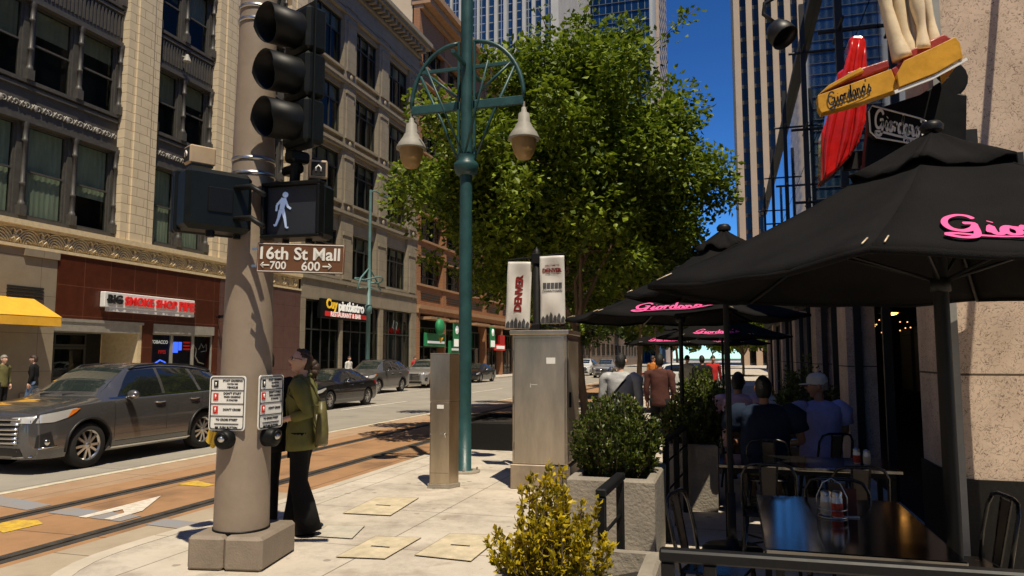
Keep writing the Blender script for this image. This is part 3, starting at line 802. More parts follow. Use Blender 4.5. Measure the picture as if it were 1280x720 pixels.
for z in FL3:
    for a, c in bays3[:6]: part('louvre', M['dark_frame'], B3, lambda b, z=z, a=a, c=c: [b.box(-.05,-.02,a+.2,c-.2,z-1.15+k*.2,z-1.06+k*.2) for k in range(3)])
def cor3(b):
    b.box(-.6,.3,YA,YB,H3-1.0,H3-.7); b.box(-.6,.9,YA-.1,YB,H3-.7,H3-.2); b.box(-.6,1.3,YA-.2,YB,H3-.2,H3+.25)
part('cornice', M['orange_trim'], B3, cor3)
for z in FL3:
    for a, c in bays3[:7]:
        sash_window(B3, a, c, z, z+2.0, -.30, None, None, 'dark_frame', (0.32,), (0.25,0.5,0.75), .07, .1, 'pane')
for a, c in bays3:
    sash_window(B3, a, c-.4, 0.1, 4.0, -.2, None, None, 'dark_frame', (0.62,), (0.33,0.66), .09, .1, 'shop_glass', 'shop_window')
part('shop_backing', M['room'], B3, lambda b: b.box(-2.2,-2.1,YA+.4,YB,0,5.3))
for k, (a, c) in enumerate(bays3):
    part('canopy', M['orange_trim'], B3, lambda b, a=a, c=c: (b.box(-.1,.8,a+.2,c-.3,4.55,4.75)))
gb = [(53.1,3.05,'leftmost'),(58.4,3.05,'middle'),(65.6,3.1,'right')]
for (yb_, zb, w) in ((56.6,3.5,'green hanging banner left of the teal lamp post'),(66.2,3.6,'green hanging banner right of the teal lamp post')):
    g_ = thing('banner', w, 'banner', (WX+.6,yb_,zb), 0, 'green banners on the brick building')
    part('cloth', M['green_sign'], g_, lambda b: b.rbox(-.03,.03,-.75,.75,-1.0,1.0,.01))
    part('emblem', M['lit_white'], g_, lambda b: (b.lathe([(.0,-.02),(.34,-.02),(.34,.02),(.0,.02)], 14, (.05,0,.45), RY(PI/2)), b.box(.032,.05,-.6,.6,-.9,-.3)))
for (ya_, za, lab) in ((53.0,3.1,'green shop front board under the green lantern shape'),(58.0,2.6,'green shop front board left of the teal lamp post')):
    g_ = thing('shop_board', lab, 'sign', (WX+.2,ya_,za), 0, 'green boards on the brick building')
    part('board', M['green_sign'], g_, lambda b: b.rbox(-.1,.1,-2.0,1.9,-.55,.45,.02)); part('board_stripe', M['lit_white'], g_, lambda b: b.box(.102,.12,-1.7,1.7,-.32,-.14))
rs = thing('shop_sign', 'small red sign on the brick building right of the teal lamp post', 'sign', (WX+.3,69.4,2.9))
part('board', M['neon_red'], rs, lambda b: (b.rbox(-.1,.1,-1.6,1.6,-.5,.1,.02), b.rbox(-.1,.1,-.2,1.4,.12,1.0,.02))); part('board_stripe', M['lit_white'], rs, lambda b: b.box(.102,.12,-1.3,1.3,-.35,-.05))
for (ya_, lab) in ((52.0,'round green lantern sign at the left end of the brick building'),(73.5,'round green lantern sign right of the red sign')):
    g_ = thing('lantern_sign', lab, 'sign', (WX+1.0,ya_,4.0), 0, 'lantern signs on the brick building')
    part('lantern', M['green_sign'], g_, lambda b: b.sphere((0,0,0),(.35,.55,.65),12,8))
    part('bracket', M['dark_frame'], g_, lambda b: b.tube([(-1.0,0,.6),(-.2,0,.75),(0,0,.6)], .04, 6))
    part('orange_tail', M['awning_yellow'], g_, lambda b: b.lathe([(.05,-.6),(.2,-.7),(.02,-1.1)], 8, (0,.2,-.1)))

# ---------------------------------------------------------- far blocks down the street
B4 = facade_root('far_building', 'plain brown building beyond the orange brick one, behind the trees', loc=(WX,0,0))
M['brown_stone'] = slab_mat('brown_stone', (0.22,0.15,0.10), (0.15,0.10,0.07), 2.2, 0.9, 0.03, (0.08,0.06,0.05), 0.8, 'yz', 1, 0.5)
part('wall', M['brown_stone'], B4, lambda b: b.box(-16,0,104,190,0,24))
k = 106.0
while k < 188:
    for z in (2,6,10,14,18): sash_window(B4, k, k+3.4, z, z+2.3, .03, None, None, 'dark_frame', (), (0.5,), .1, .05, 'shop_glass')
    k += 5.2
# glass tower with white piers
M['tower_glass'] = curtain_wall_mat('tower_glass_grid', (0.03,0.075,0.13), (0.22,0.24,0.26), 1.55, 1.9, 0.10, 'xz', 0.06, 0.6)
M['tower_glass_y'] = curtain_wall_mat('tower_glass_grid_side', (0.03,0.075,0.13), (0.22,0.24,0.26), 1.55, 1.9, 0.10, 'yz', 0.06, 0.6)
M['pale_stone'] = mat('pale_tower_stone', (0.46,0.41,0.35), 0.7, var=0.08, vscale=0.4)
T1 = facade_root('glass_tower', 'far glass tower with white vertical piers, left of the dark blue one', loc=(-34.2,150,0))
part('curtain_wall', M['tower_glass'], T1, lambda b: b.box(-52,0,0,38,0,118))
for k in range(24):
    w_ = .5 if k > 6 else .75
    part('pier', M['pale_stone'], T1, lambda b, k=k, w_=w_: b.box(-.2-w_-k*2.15,-.2-k*2.15,-.8,-.003,0,118.5))
part('corner_pier', M['pale_stone'], T1, lambda b: b.box(-.19,.75,-.81,38.2,0,118.6))
# dark blue tower
M['blue_glass'] = curtain_wall_mat('blue_tower_grid', (0.012,0.045,0.085), (0.10,0.13,0.15), 2.4, 3.9, 0.16, 'xz', 0.05, 0.55, var=0.5)
M['tower_brown'] = mat('pink_brown_tower_stone', (0.46,0.33,0.24), 0.75, var=0.08, vscale=0.3)
T2 = facade_root('office_tower', 'tall dark blue gridded glass tower with a pale pink brown window flank', loc=(-21.6,262,0))
part('curtain_wall', M['blue_glass'], T2, lambda b: b.box(-42,-3.2,0,40,0,170))
def curve_corner(b):
    pts = []
    for q in range(9):
        t = PI/2*q/8; pts.append((-3.2+2.2*math.sin(t), 2.2-2.2*math.cos(t)))
    for q in range(8):
        (ax,ay),(bx,by) = pts[q], pts[q+1]; b.quad((ax,ay,0),(bx,by,0),(bx,by,170),(ax,ay,170))
part('curved_corner', M['alu'], T2, curve_corner)
part('side_wall', M['tower_brown'], T2, lambda b: b.box(-3.1,0,2.3,40,0,171))
def t2w(b):
    for z in range(0,42):
        for k in range(4): b.box(.004,.03,4.2+k*9.2,11.0+k*9.2,6+z*3.9,8.2+z*3.9)
o = part('side_windows', M['dark_frame'], T2, t2w); o['kind'] = 'stuff'
def t2r(b):
    for z in range(0,44): b.box(-42.1,-3.2,-.35,-.003,3.9*z-.12,3.9*z+.12)
part('floor_ribs', M['iron_grey'], T2, t2r)
# beige finned tower at the end of the street
M['beige_fin'] = mat('beige_fin_stone', (0.44,0.315,0.205), 0.75, var=0.06, vscale=0.3)
M['fin_glass'] = curtain_wall_mat('fin_tower_grid', (0.016,0.018,0.02), (0.032,0.029,0.026), 9, 3.7, 0.45, 'xz', 0.08, 0.4, var=0.6)
T3 = facade_root('skyscraper', 'beige skyscraper with full height stone fins and dark window strips', loc=(2.9,170,0))
part('curtain_wall', M['fin_glass'], T3, lambda b: b.box(.3,48,.3,40,0,150))
for k in range(17):
    part('fin', M['beige_fin'], T3, lambda b, k=k: (b.box(k*2.72,k*2.72+1.0,-1.1,.29,0,151), b.box(k*2.72+1.0,k*2.72+1.35,-.35,.28,0,151)))
part('flank_wall', M['beige_fin'], T3, lambda b: b.box(0,.28,.3,40,0,151))

# ---------------------------------------------------------- unseen blocks added to cut sky fill and darken reflections in panes
M['block_stone'] = slab_mat('block_stone', (0.40,0.32,0.24), (0.30,0.24,0.18), 3.0, 3.6, 0.35, (0.04,0.04,0.045), 0.6, 'xz', 0.4, 0.0, 0.1, 20, 0.05)
M['block_stone_y'] = slab_mat('block_stone_side', (0.40,0.32,0.24), (0.30,0.24,0.18), 3.0, 3.6, 0.35, (0.04,0.04,0.045), 0.6, 'yz', 0.4, 0.0, 0.1, 20, 0.05)
def block(label, x0, x1, y0, y1, h):
    t = thing('sky_blocker', label, 'building', ((x0+x1)/2,(y0+y1)/2,0))
    w, d = (x1-x0)/2, (y1-y0)/2
    def wl(b):
        b.box(-w,w,-d,d,0,h)
        for i, mi in enumerate((0,0,0,1,0,1)): b.mi[i] = mi
    b = MB(); wl(b); b.obj('wall', [M['block_stone'], M['block_stone_y']], t, recalc=False)
    part('parapet', M['pale_stone'], t, lambda b: b.box(-w-.2,w+.2,-d-.2,d+.2,h,h+.8))
block('unseen stone block behind the camera, added to cut sky light', 7, 45, -62, -17, 40)
block('unseen stone block behind the camera across the tracks, added to cut sky light', -62, -22.5, -60, 3.5, 38)
block('unseen tall block far behind the camera, added to cut sky light', -20, 6, -150, -110, 60)
block('unseen block set back above the restaurant front, added to cut sky light and reflections', 7.5, 40, 12, 46, 28)
block('unseen block across the far cross street, added to darken reflections', 13.5, 45, 53, 112, 34)
# ------------------------------------------------------------------ restaurant building on the right
def pebble_mat(name, col, col2, line):
    m = bpy.data.materials.new(name); m.use_nodes = True
    nt = m.node_tree; N = nt.nodes; L = nt.links; b = N['Principled BSDF']; b.inputs['Roughness'].default_value = 0.85
    _sock(b, 'Specular IOR Level', 'Specular').default_value = 0.25
    tc = N.new('ShaderNodeTexCoord')
    n1 = N.new('ShaderNodeTexNoise'); n1.inputs['Scale'].default_value = 27; n1.inputs['Detail'].default_value = 1.5; n1.inputs['Distortion'].default_value = 1.6
    L.new(tc.outputs['Object'], n1.inputs['Vector'])
    a = N.new('ShaderNodeMath'); a.operation = 'SUBTRACT'; a.inputs[1].default_value = 0.44; L.new(n1.outputs[0], a.inputs[0])
    ab = N.new('ShaderNodeMath'); ab.operation = 'ABSOLUTE'; L.new(a.outputs[0], ab.inputs[0])
    r = N.new('ShaderNodeMapRange'); r.inputs[1].default_value = 0.010; r.inputs[2].default_value = 0.030; L.new(ab.outputs[0], r.inputs[0])
    n2 = N.new('ShaderNodeTexNoise'); n2.inputs['Scale'].default_value = 2.4; n2.inputs['Detail'].default_value = 8
    L.new(tc.outputs['Object'], n2.inputs['Vector'])
    ra = N.new('ShaderNodeValToRGB'); ra.color_ramp.elements[0].position = .35; ra.color_ramp.elements[1].position = .65
    ra.color_ramp.elements[0].color = (*col2,1); ra.color_ramp.elements[1].color = (*col,1); L.new(n2.outputs[0], ra.inputs[0])
    vo = N.new('ShaderNodeTexNoise'); vo.inputs['Scale'].default_value = 13; vo.inputs['Detail'].default_value = 2; L.new(tc.outputs['Object'], vo.inputs['Vector'])
    g = N.new('ShaderNodeMapRange'); g.inputs[1].default_value = 0.36; g.inputs[2].default_value = 0.62; g.inputs[3].default_value = .25; g.inputs[4].default_value = 1.0; L.new(vo.outputs[0], g.inputs[0])
    mul = N.new('ShaderNodeMath'); mul.operation = 'MAXIMUM'; L.new(r.outputs[0], mul.inputs[0])
    inv = N.new('ShaderNodeMath'); inv.operation = 'SUBTRACT'; inv.inputs[0].default_value = 1.1; L.new(g.outputs[0], inv.inputs[1]); L.new(inv.outputs[0], mul.inputs[1])
    sp = N.new('ShaderNodeSeparateXYZ'); L.new(tc.outputs['Object'], sp.inputs[0])
    cb = N.new('ShaderNodeCombineXYZ'); s2 = N.new('ShaderNodeMath'); s2.operation = 'ADD'; L.new(sp.outputs[0], s2.inputs[0]); L.new(sp.outputs[1], s2.inputs[1])
    s3 = N.new('ShaderNodeMath'); s3.operation = 'ADD'; s3.inputs[1].default_value = -1.57+3.2*2; L.new(sp.outputs[2], s3.inputs[0])
    L.new(s2.outputs[0], cb.inputs[0]); L.new(s3.outputs[0], cb.inputs[1])
    br = N.new('ShaderNodeTexBrick'); br.offset = 0; br.inputs['Scale'].default_value = 1; br.inputs['Brick Width'].default_value = 3.42; br.inputs['Row Height'].default_value = 3.2; br.inputs['Mortar Size'].default_value = 0.009
    L.new(cb.outputs[0], br.inputs['Vector'])
    mx = N.new('ShaderNodeMix'); mx.data_type = 'RGBA'; mx.inputs[6].default_value = (*line,1); L.new(mul.outputs[0], mx.inputs[0]); L.new(ra.outputs[0], mx.inputs[7])
    m2 = N.new('ShaderNodeMix'); m2.data_type = 'RGBA'; L.new(br.outputs['Fac'], m2.inputs[0]); L.new(mx.outputs[2], m2.inputs[6]); m2.inputs[7].default_value = (.09,.065,.045,1)
    L.new(m2.outputs[2], b.inputs['Base Color'])
    bu = N.new('ShaderNodeBump'); bu.inputs['Strength'].default_value = .5; bu.inputs['Distance'].default_value = .012; L.new(mul.outputs[0], bu.inputs['Height']); L.new(bu.outputs[0], b.inputs['Normal'])
    return m
M['pebble'] = pebble_mat('etched_stone', (0.66,0.505,0.39), (0.50,0.38,0.29), (0.10,0.068,0.048))
M['mirror_glass'] = mat('blue_mirror_glass', (0.42,0.50,0.60), 0.03, 1.0)
M['steel_dark'] = mat('dark_painted_steel', (0.012,0.012,0.013), 0.45, 0.0, var=0.2, vscale=6)
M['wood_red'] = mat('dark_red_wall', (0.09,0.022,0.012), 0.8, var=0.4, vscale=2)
M['lamp_warm'] = mat('warm_lamp', (1,.6,.2), 0.5, emit=(1.0,0.45,0.10), estr=6.0)
M['dot_warm'] = mat('warm_string_bulb', (1,.6,.2), 0.5, emit=(1.0,0.45,0.15), estr=2.2)
M['grey_trim'] = mat('grey_metal_trim', (0.30,0.30,0.285), 0.5, 0.3, var=0.15, vscale=5)
FX, FY, RT = 1.69, 6.45, 8.75
RB = thing('restaurant_building', 'etched beige stone restaurant front with dark base and blue mirror glass above the patio', 'building', (FX,FY,0))
def stonefront(b):
    b.box(0,12,0,.5,.78,RT)
    b.box(.0,.5,.5,1.22,.78,RT)
part('stone_wall', M['pebble'], RB, stonefront)
part('granite_base', M['granite_dark'], RB, lambda b: (b.box(-.02,12,-.025,.5,0,.78), b.box(-.02,.5,.5,1.24,0,.78)))
part('corner_trim', M['grey_trim'], RB, lambda b: (b.box(-.075,.0,-.05,-.027,.0,RT-1), b.box(-.075,-.023,-.027,.09,0,RT-1)))
for y in (5.6,9.6,14.5,19.5,24.5,29.0): part('stone_pier', M['pebble'], RB, lambda b, y=y: b.box(.0,.4,y,y+.9,.0,3.0))
part('shadow_rod', M['steel_dark'], RB, lambda b: b.tube([(.61,.0,-.25+6.45),(.70,-1.0,3.94)], .03, 6))  # unseen rods added to cast thin slanting shadows on the stone wall
part('shadow_rod', M['steel_dark'], RB, lambda b: b.tube([(1.05,.0,6.45),(1.25,-1.0,3.9)], .05, 6))
part('header', M['steel_dark'], RB, lambda b: b.box(-.05,.5,1.23,31,3.0,3.7))
for i, (a, c) in enumerate(((1.23,5.6),(6.5,9.6),(10.5,14.5),(15.4,19.5),(20.4,24.5),(25.4,29.0))):
    def fr(b, a=a, c=c, i=i):
        n = max(2, round((c-a)/2.0))
        b.box(.1,.2,a,c,2.9,3.0)
        for k in range(n+1):
            y = a+(c-a-.07)*k/n; b.box(.1,.2,y,y+.07,.0,2.9)
    f_ = part('window_frame' if i > 1 else 'open_front_frame', M['steel_dark'], RB, fr)
    if i > 1: part('pane', M['shop_glass'], f_, lambda b, a=a, c=c: b.quad((.15,a,.1),(.15,c,.1),(.15,c,2.95),(.15,a,2.95)))
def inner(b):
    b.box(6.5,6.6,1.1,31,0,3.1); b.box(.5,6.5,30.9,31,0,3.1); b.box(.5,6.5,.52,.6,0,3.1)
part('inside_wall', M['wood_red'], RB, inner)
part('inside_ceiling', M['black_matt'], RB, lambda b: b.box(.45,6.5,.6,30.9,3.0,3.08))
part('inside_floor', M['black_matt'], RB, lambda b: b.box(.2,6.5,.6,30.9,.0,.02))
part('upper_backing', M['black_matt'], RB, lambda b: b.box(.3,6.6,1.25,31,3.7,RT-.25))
k = 1.25
while k < 30.5:
    for z in (3.72, 6.2):
        part('glass_panel', M['mirror_glass'], RB, lambda b, k=k, z=z: b.box(.12,.15,k,k+1.67,z,z+2.45))
    k += 1.7
part('roof_edge', M['steel_dark'], RB, lambda b: b.box(.0,.5,1.23,31.2,RT-.08,RT+.08))
for y in (3.7,8.1,12.9,18.4,24):
    def fin(b, y=y):
        b.box(-.24,-.15,y,y+.10,3.9,RT-.3)
        for z in (4.6,6.0,7.5): b.cyl((-.45,y+.05,z),(.12,y+.05,z),.026,n=8); b.cyl((-.2,y-.37,z),(-.2,y+.45,z),.022,n=8)
    part('steel_fin', M['steel_dark'], RB, fin)
# lamps seen through the open front
pl = thing('pendant_lamp', 'glowing amber pendant lamp hanging inside the dark restaurant', 'lamp', (2.62,13.7,2.45))
part('lamp_shade', M['steel_dark'], pl, lambda b: b.lathe([(.03,.30),(.05,.18),(.17,.04),(.20,.0)], 16))
part('bulb', M['lamp_warm'], pl, lambda b: b.sphere((0,0,.015),(.13,.13,.06),12,8))
part('cord', M['black'], pl, lambda b: b.cyl((0,0,.28),(0,0,.56),.01,n=6))
sg = thing('string_lights', 'string of tiny warm bulbs hanging behind the pendant lamp', 'lights', (2.66,14.4,2.37))
random.seed(4)
def dots(b):
    for q in range(26):
        b.sphere((random.uniform(-.4,.8), random.uniform(-.2,.2), random.uniform(-.25,.35)), .012, 6, 4)
part('bulbs', M['dot_warm'], sg, dots)
part('wire', M['black'], sg, lambda b: [b.tube([(-.6,0,.35-.25*k),(.2,0,.2-.25*k),(1.1,0,.35-.25*k)], .005, 4) for k in range(3)])
wl = thing('wall_lamp', 'dark gooseneck lamp hanging out from the glass front, high up', 'lamp', (.61,8.1,5.17))
part('lamp_shade', M['steel_dark'], wl, lambda b: b.lathe([(.06,.17),(.14,.13),(.19,.02),(.20,-.14),(.185,-.15),(.17,0)], 20, (0,0,0), RX(R(-25)) @ RY(R(-28))))
part('arm', M['steel_dark'], wl, lambda b: b.tube([(-.06,-.02,.14),(-.22,-.02,.30),(-.2,-.02,.46),(.0,0,.56),(.5,0,.62),(1.5,0,.62)], .03, 8))
wl.scale = (.735,)*3
# ------------------------------------------------------------------ sculpted pizza sign
M['gold_crust'] = mat('golden_crust', (0.66,0.33,0.03), 0.32, var=0.22, vscale=5, bump=0.25, bscale=9, coat=0.5)
M['cheese'] = mat('cream_cheese', (0.72,0.58,0.38), 0.28, var=0.18, vscale=4, bump=0.3, bscale=10, coat=0.4)
M['tomato'] = mat('tomato_filling', (0.28,0.03,0.02), 0.35, var=0.4, vscale=9, bump=0.4, bscale=14)
M['red_gloss'] = mat('red_glossy_acrylic', (0.60,0.012,0.010), 0.25, var=0.3, vscale=3, bump=0.7, bscale=5, coat=1.0)
CAMP = Vector((0,0,1.7)); _cy = R(16.4); _cp = R(5.4)
FWV = Vector((-math.sin(_cy)*math.cos(_cp), math.cos(_cy)*math.cos(_cp), math.sin(_cp))); RTV = Vector((math.cos(_cy), math.sin(_cy), 0)); UPV = RTV.cross(FWV)
def at(px, py, y):
    """point of the plane Y = y that the photo's pixel (1280 wide) looks at"""
    d = FWV + RTV*((px-640)/920) - UPV*((py-360)/920)
    return CAMP + d*(y/d.y)
PZ = thing('pizza_sign', 'golden pan pizza sign with stretched cheese on a black board above the big parasol', 'sign', (1.26,6.02,3.24))
PO = Vector((1.26,6.02,3.24))
def solid(b, pix, y0, y1):
    f = [at(px,py,y0)-PO for px,py in pix]; k = [p+Vector((0,y1-y0,0)) for p in f]
    n = len(f); b.fix = True
    b.add(f+k, [tuple(range(n)), tuple(range(2*n-1,n-1,-1))] + [(i,n+i,n+(i+1)%n,(i+1)%n) for i in range(n)], False)
def boardp(b):
    pts = [(1088,138),(1150,118),(1184,96)]
    for q in range(10):
        t = R(140 - q*22); pts.append((1189+22*math.cos(t), 98-22*math.sin(t)))
    pts += [(1209,118),(1208,205),(1180,235),(1080,240),(1082,190)]
    solid(b, pts, 6.104, 6.265)
part('board', M['black'], PZ, boardp, bevel=.012)
def crust(b):
    solid(b, [(1022,119),(1068,103),(1114,86),(1124,111),(1075,128),(1027,141),(1023,134)], 5.635, 5.74)
    solid(b, [(1130,76),(1165,60),(1194,46),(1199,52),(1203,72),(1170,91),(1124,109),(1121,92)], 5.6, 5.705)
    solid(b, [(1196,48),(1200,53),(1204,72),(1201,74)], 5.6, 6.09)
    solid(b, [(1022,119),(1027,116),(1060,98),(1080,88),(1076,84),(1036,106)], 5.635, 5.845)
part('crust', M['gold_crust'], PZ, crust, bevel=.02)
part('filling', M['tomato'], PZ, lambda b: (solid(b, [(1036,112),(1112,84),(1110,74),(1060,90)], 5.684, 5.95), solid(b, [(1114,86),(1130,76),(1124,108)], 5.67, 5.88), solid(b, [(1128,78),(1192,49),(1180,42),(1130,66)], 5.684, 6.02)), bevel=.01)
part('tray_edge', M['white_sign'], PZ, lambda b: solid(b, [(1118,113),(1165,95),(1208,72),(1210,75),(1166,99),(1119,117)], 5.61, 5.625))
def strands(b):
    S = [[(1128,74,11),(1118,45,8),(1108,10,7),(1100,-40,9),(1096,-75,11)],[(1140,70,8),(1131,40,6),(1124,5,7),(1118,-60,10)],
         [(1146,68,6),(1141,40,4.5),(1138,10,7),(1137,-50,10)],[(1154,62,8),(1152,35,5),(1146,5,8),(1142,-55,9)],[(1169,56,7),(1163,25,4.5),(1156,-5,6),(1150,-60,9)],[(1120,72,5),(1112,40,4),(1110,0,6),(1108,-60,8)]]
    for i, s in enumerate(S):
        y = 5.705+.04*(i%3)
        ctl = [at(p[0],p[1],y)-PO for p in s]; rr = [p[2]*.0063 for p in s]
        pts, rs = [], []
        for j in range(len(ctl)-1):
            for q in range(6):
                t = q/6; u = t*t*(3-2*t); pts.append(ctl[j].lerp(ctl[j+1], t) ); rs.append(rr[j]*(1-u)+rr[j+1]*u)
        b.tube(pts, rs, 10)
part('cheese_strand', M['cheese'], PZ, strands)
part('slice', M['gold_crust'], PZ, lambda b: (solid(b, [(1080,-75),(1165,-60),(1172,-95),(1085,-115)], 5.6, 5.95)), bevel=.03)
def nameplate(b):
    solid(b, [(1090,130),(1150,146),(1163,152),(1168,160),(1164,178),(1156,184),(1095,174),(1086,166),(1084,138)], 6.02, 6.09)
npl = part('name_plate', M['black'], PZ, nameplate)
def rim(b):
    pts = [at(*p,6.013)-PO for p in [(1090,132),(1150,148),(1162,154),(1166,161),(1162,177),(1155,182),(1096,172),(1088,165),(1086,139)]]
    b.tube(pts, .0065, 6, True)
part('plate_rim', M['white_sign'], npl, rim)

# script lettering drawn as pen strokes: x to the right, y up, letter height about 1
SCR = {
 'G': (1.05, [[(.86,.78),(.70,.95),(.42,.96),(.15,.72),(.08,.38),(.22,.10),(.50,.06),(.74,.26),(.80,.50),(.52,.47)], [(.80,.50),(.80,.10),(.70,-.22),(.40,-.34),(.05,-.22)]]),
 'i': (.30, [[(.0,.10),(.13,.46),(.12,.12),(.20,.02),(.32,.12)], [(.17,.66),(.19,.70)]]),
 'o': (.50, [[(.02,.12),(.10,.36),(.26,.47),(.42,.30),(.36,.06),(.20,.02),(.10,.18),(.20,.44),(.40,.42),(.52,.38)]]),
 'r': (.40, [[(.0,.30),(.12,.50),(.14,.34),(.10,.02)], [(.12,.28),(.24,.46),(.38,.42)]]),
 'd': (.56, [[(.42,.40),(.24,.48),(.08,.28),(.14,.04),(.32,.06),(.44,.34),(.54,.98),(.42,.30),(.46,.04),(.58,.10)]]),
 'a': (.52, [[(.40,.40),(.22,.48),(.06,.26),(.13,.04),(.30,.07),(.41,.42),(.40,.08),(.48,.02),(.56,.12)]]),
 'n': (.56, [[(.02,.42),(.10,.46),(.08,.02)], [(.08,.22),(.24,.46),(.36,.40),(.36,.08),(.46,.02),(.58,.12)]]),
 "'": (.18, [[(.10,.96),(.06,.74)]]),
 's': (.44, [[(.02,.10),(.24,.50),(.20,.34),(.34,.14),(.22,.0),(.06,.06)]]),
 'z': (.46, [[(.06,.40),(.34,.44),(.10,.04),(.40,.06)]]), 'P': (.6, [[(.2,.0),(.26,.9)],[(.1,.8),(.5,.92),(.52,.6),(.24,.48)]]),
}
def script_word(b, word, fn, pen=.055, swash=True):
    """fn(x, y) gives the surface point; x runs 0..1 over the word"""
    total = sum(SCR[c][0] for c in word)
    x = 0.0
    def stroke(pts, pw):
        P_ = []
        for i in range(len(pts)-1):
            p0, p1, p2, p3 = pts[max(i-1,0)], pts[i], pts[i+1], pts[min(i+2,len(pts)-1)]
            for q in range(5):
                t = q/5
                P_.append(tuple(.5*((2*p1[k]) + (-p0[k]+p2[k])*t + (2*p0[k]-5*p1[k]+4*p2[k]-p3[k])*t*t + (-p0[k]+3*p1[k]-3*p2[k]+p3[k])*t**3) for k in (0,1)))
        P_.append(pts[-1])
        L_, R_ = [], []
        for i in range(len(P_)):
            a, c = P_[max(i-1,0)], P_[min(i+1,len(P_)-1)]
            dx, dy = c[0]-a[0], c[1]-a[1]; l = math.hypot(dx,dy) or 1
            e = min(i, len(P_)-1-i); w = pw*(.55 if e == 0 else 1)*(1+.35*abs(dy)/l)
            L_.append((P_[i][0]-dy/l*w, P_[i][1]+dx/l*w)); R_.append((P_[i][0]+dy/l*w, P_[i][1]-dx/l*w))
        for i in range(len(P_)-1):
            b.quad(*[fn(u/total, v) for u, v in (L_[i], L_[i+1], R_[i+1], R_[i])])
    for c in word:
        wd, strokes = SCR[c]
        for s in strokes: stroke([(x+px_*.98, py_) for px_, py_ in s], pen)
        x += wd
    if swash: stroke([(.05,-.22),(.5,-.12),(total*.5,-.17),(total*.8,-.15),(total*.99,-.04)], pen*.8)
def plate_words(b):
    o0, ox, oy = at(1093,160,6.01)-PO, at(1158,173,6.01)-PO, at(1094,136,6.01)-PO
    script_word(b, "Giordano's", lambda u, v: o0.lerp(ox, u)+(oy-o0)*v, .075)
part('lettering', M['white_sign'], npl, plate_words)
part('lettering', M['white_sign'], npl, lambda b: script_word(b, 'Pizza', lambda u, v: (at(1128,178,6.01)-PO).lerp(at(1150,182,6.01)-PO, u)+(at(1128,168,6.01)-at(1128,178,6.01))*v, .08, False))
def crust_words(b):
    o0, ox, oy = at(1036,133,5.624)-PO, at(1090,112,5.624)-PO, at(1033,117,5.624)-PO
    script_word(b, "Giordano's", lambda u, v: o0.lerp(ox, u)+(oy-o0)*v, .06)
part('lettering', M['black_ink'], PZ, crust_words)
part('mounting_bracket', M['steel_dark'], PZ, lambda b: (b.box(-.2,.9,.255,.40,-.25,.0), b.box(.3,.6,.24,.42,-.3,.2)))
RD = thing('red_sign_panel', 'glossy red wavy upright panel behind the pizza sign', 'sign', (1.03,6.95,3.24))
def redp(b):
    pix = [(1026,228),(1027,165),(1033,150),(1040,104),(1046,100),(1047,90),(1056,84),(1061,78),(1061,48),(1066,44),(1080,44),(1083,52),(1085,100),(1083,150),(1074,178),(1062,196),(1045,214)]
    o_ = Vector((1.03,6.95,3.24))
    f = [at(px,py,6.83)-o_ for px,py in pix]; k = [p+Vector((0,.25,0)) for p in f]; n = len(f)
    b.add(f+k, [tuple(range(n)), tuple(range(2*n-1,n-1,-1))] + [(i,n+i,n+(i+1)%n,(i+1)%n) for i in range(n)], False)
part('panel', M['red_gloss'], RD, redp, bevel=.03)
def redribs(b):
    o_ = Vector((1.03,6.95,3.24))
    for w in ([(1031,222),(1034,180),(1044,130),(1058,88),(1066,50)],[(1046,210),(1056,175),(1066,120),(1074,50)],[(1062,195),(1072,160),(1078,110),(1081,60)]):
        ctl = [at(px,py,6.825)-o_ for px,py in w]
        pts = [ctl[j].lerp(ctl[j+1], q/5) for j in range(len(ctl)-1) for q in range(5)]+[ctl[-1]]
        n_ = len(pts); b.tube(pts, [.030*math.sin(PI*(i+.6)/n_)+.006 for i in range(n_)], 10)
part('moulded_rib', M['red_gloss'], RD, redribs)
part('back_bracket', M['steel_dark'], RD, lambda b: b.box(.0,.66,.14,.22,.15,.3))
# ------------------------------------------------------------------ trees and shrubs
M['bark'] = mat('tree_bark', (0.16,0.11,0.07), 0.9, var=0.35, vscale=8, bump=0.8, bscale=25, stretch=(1,1,.3))
M['leaf_main'] = leaf_mat('locust_leaf', (0.034,0.072,0.006), (0.27,0.345,0.024), 0.34)
M['leaf_deep'] = leaf_mat('deep_leaf', (0.03,0.055,0.008), (0.08,0.11,0.014), 0.38)
M['leaf_box'] = leaf_mat('boxwood_leaf', (0.022,0.042,0.007), (0.125,0.155,0.018), 0.3, 0.35)
M['leaf_gold'] = leaf_mat('golden_leaf', (0.15,0.135,0.005), (0.64,0.47,0.016), 0.35, 0.4)
M['twig'] = mat('twig', (0.12,0.085,0.05), 0.85, var=0.2, vscale=12)

def leaf_cloud(b, pts, size, rnd, shape='diamond', droop=.3):
    """one small folded leaf at each (point, outward direction)"""
    V, F = b.v, b.f
    for p, out in pts:
        s = size*rnd.uniform(.65,1.3)
        d = Vector((rnd.gauss(0,1), rnd.gauss(0,1), rnd.gauss(0,.7)-droop)) + out*.9
        if d.length < 1e-3: d = Vector((1,0,0))
        d.normalize()
        side = d.cross(Vector((rnd.gauss(0,.6), rnd.gauss(0,.6), 1))); side = side.normalized() if side.length > 1e-3 else d.orthogonal().normalized()
        w = side*(s*rnd.uniform(.28,.42)); up = d.cross(side)*(s*.10)
        o = len(V)
        q0, q1, q2 = p, p+d*(s*.5), p+d*s
        V.extend((tuple(q0), tuple(q1+w+up), tuple(q2), tuple(q1-w+up)))
        F.append([o,o+1,o+2,o+3]); b.mi.append(b.cur); b.sm.append(False)

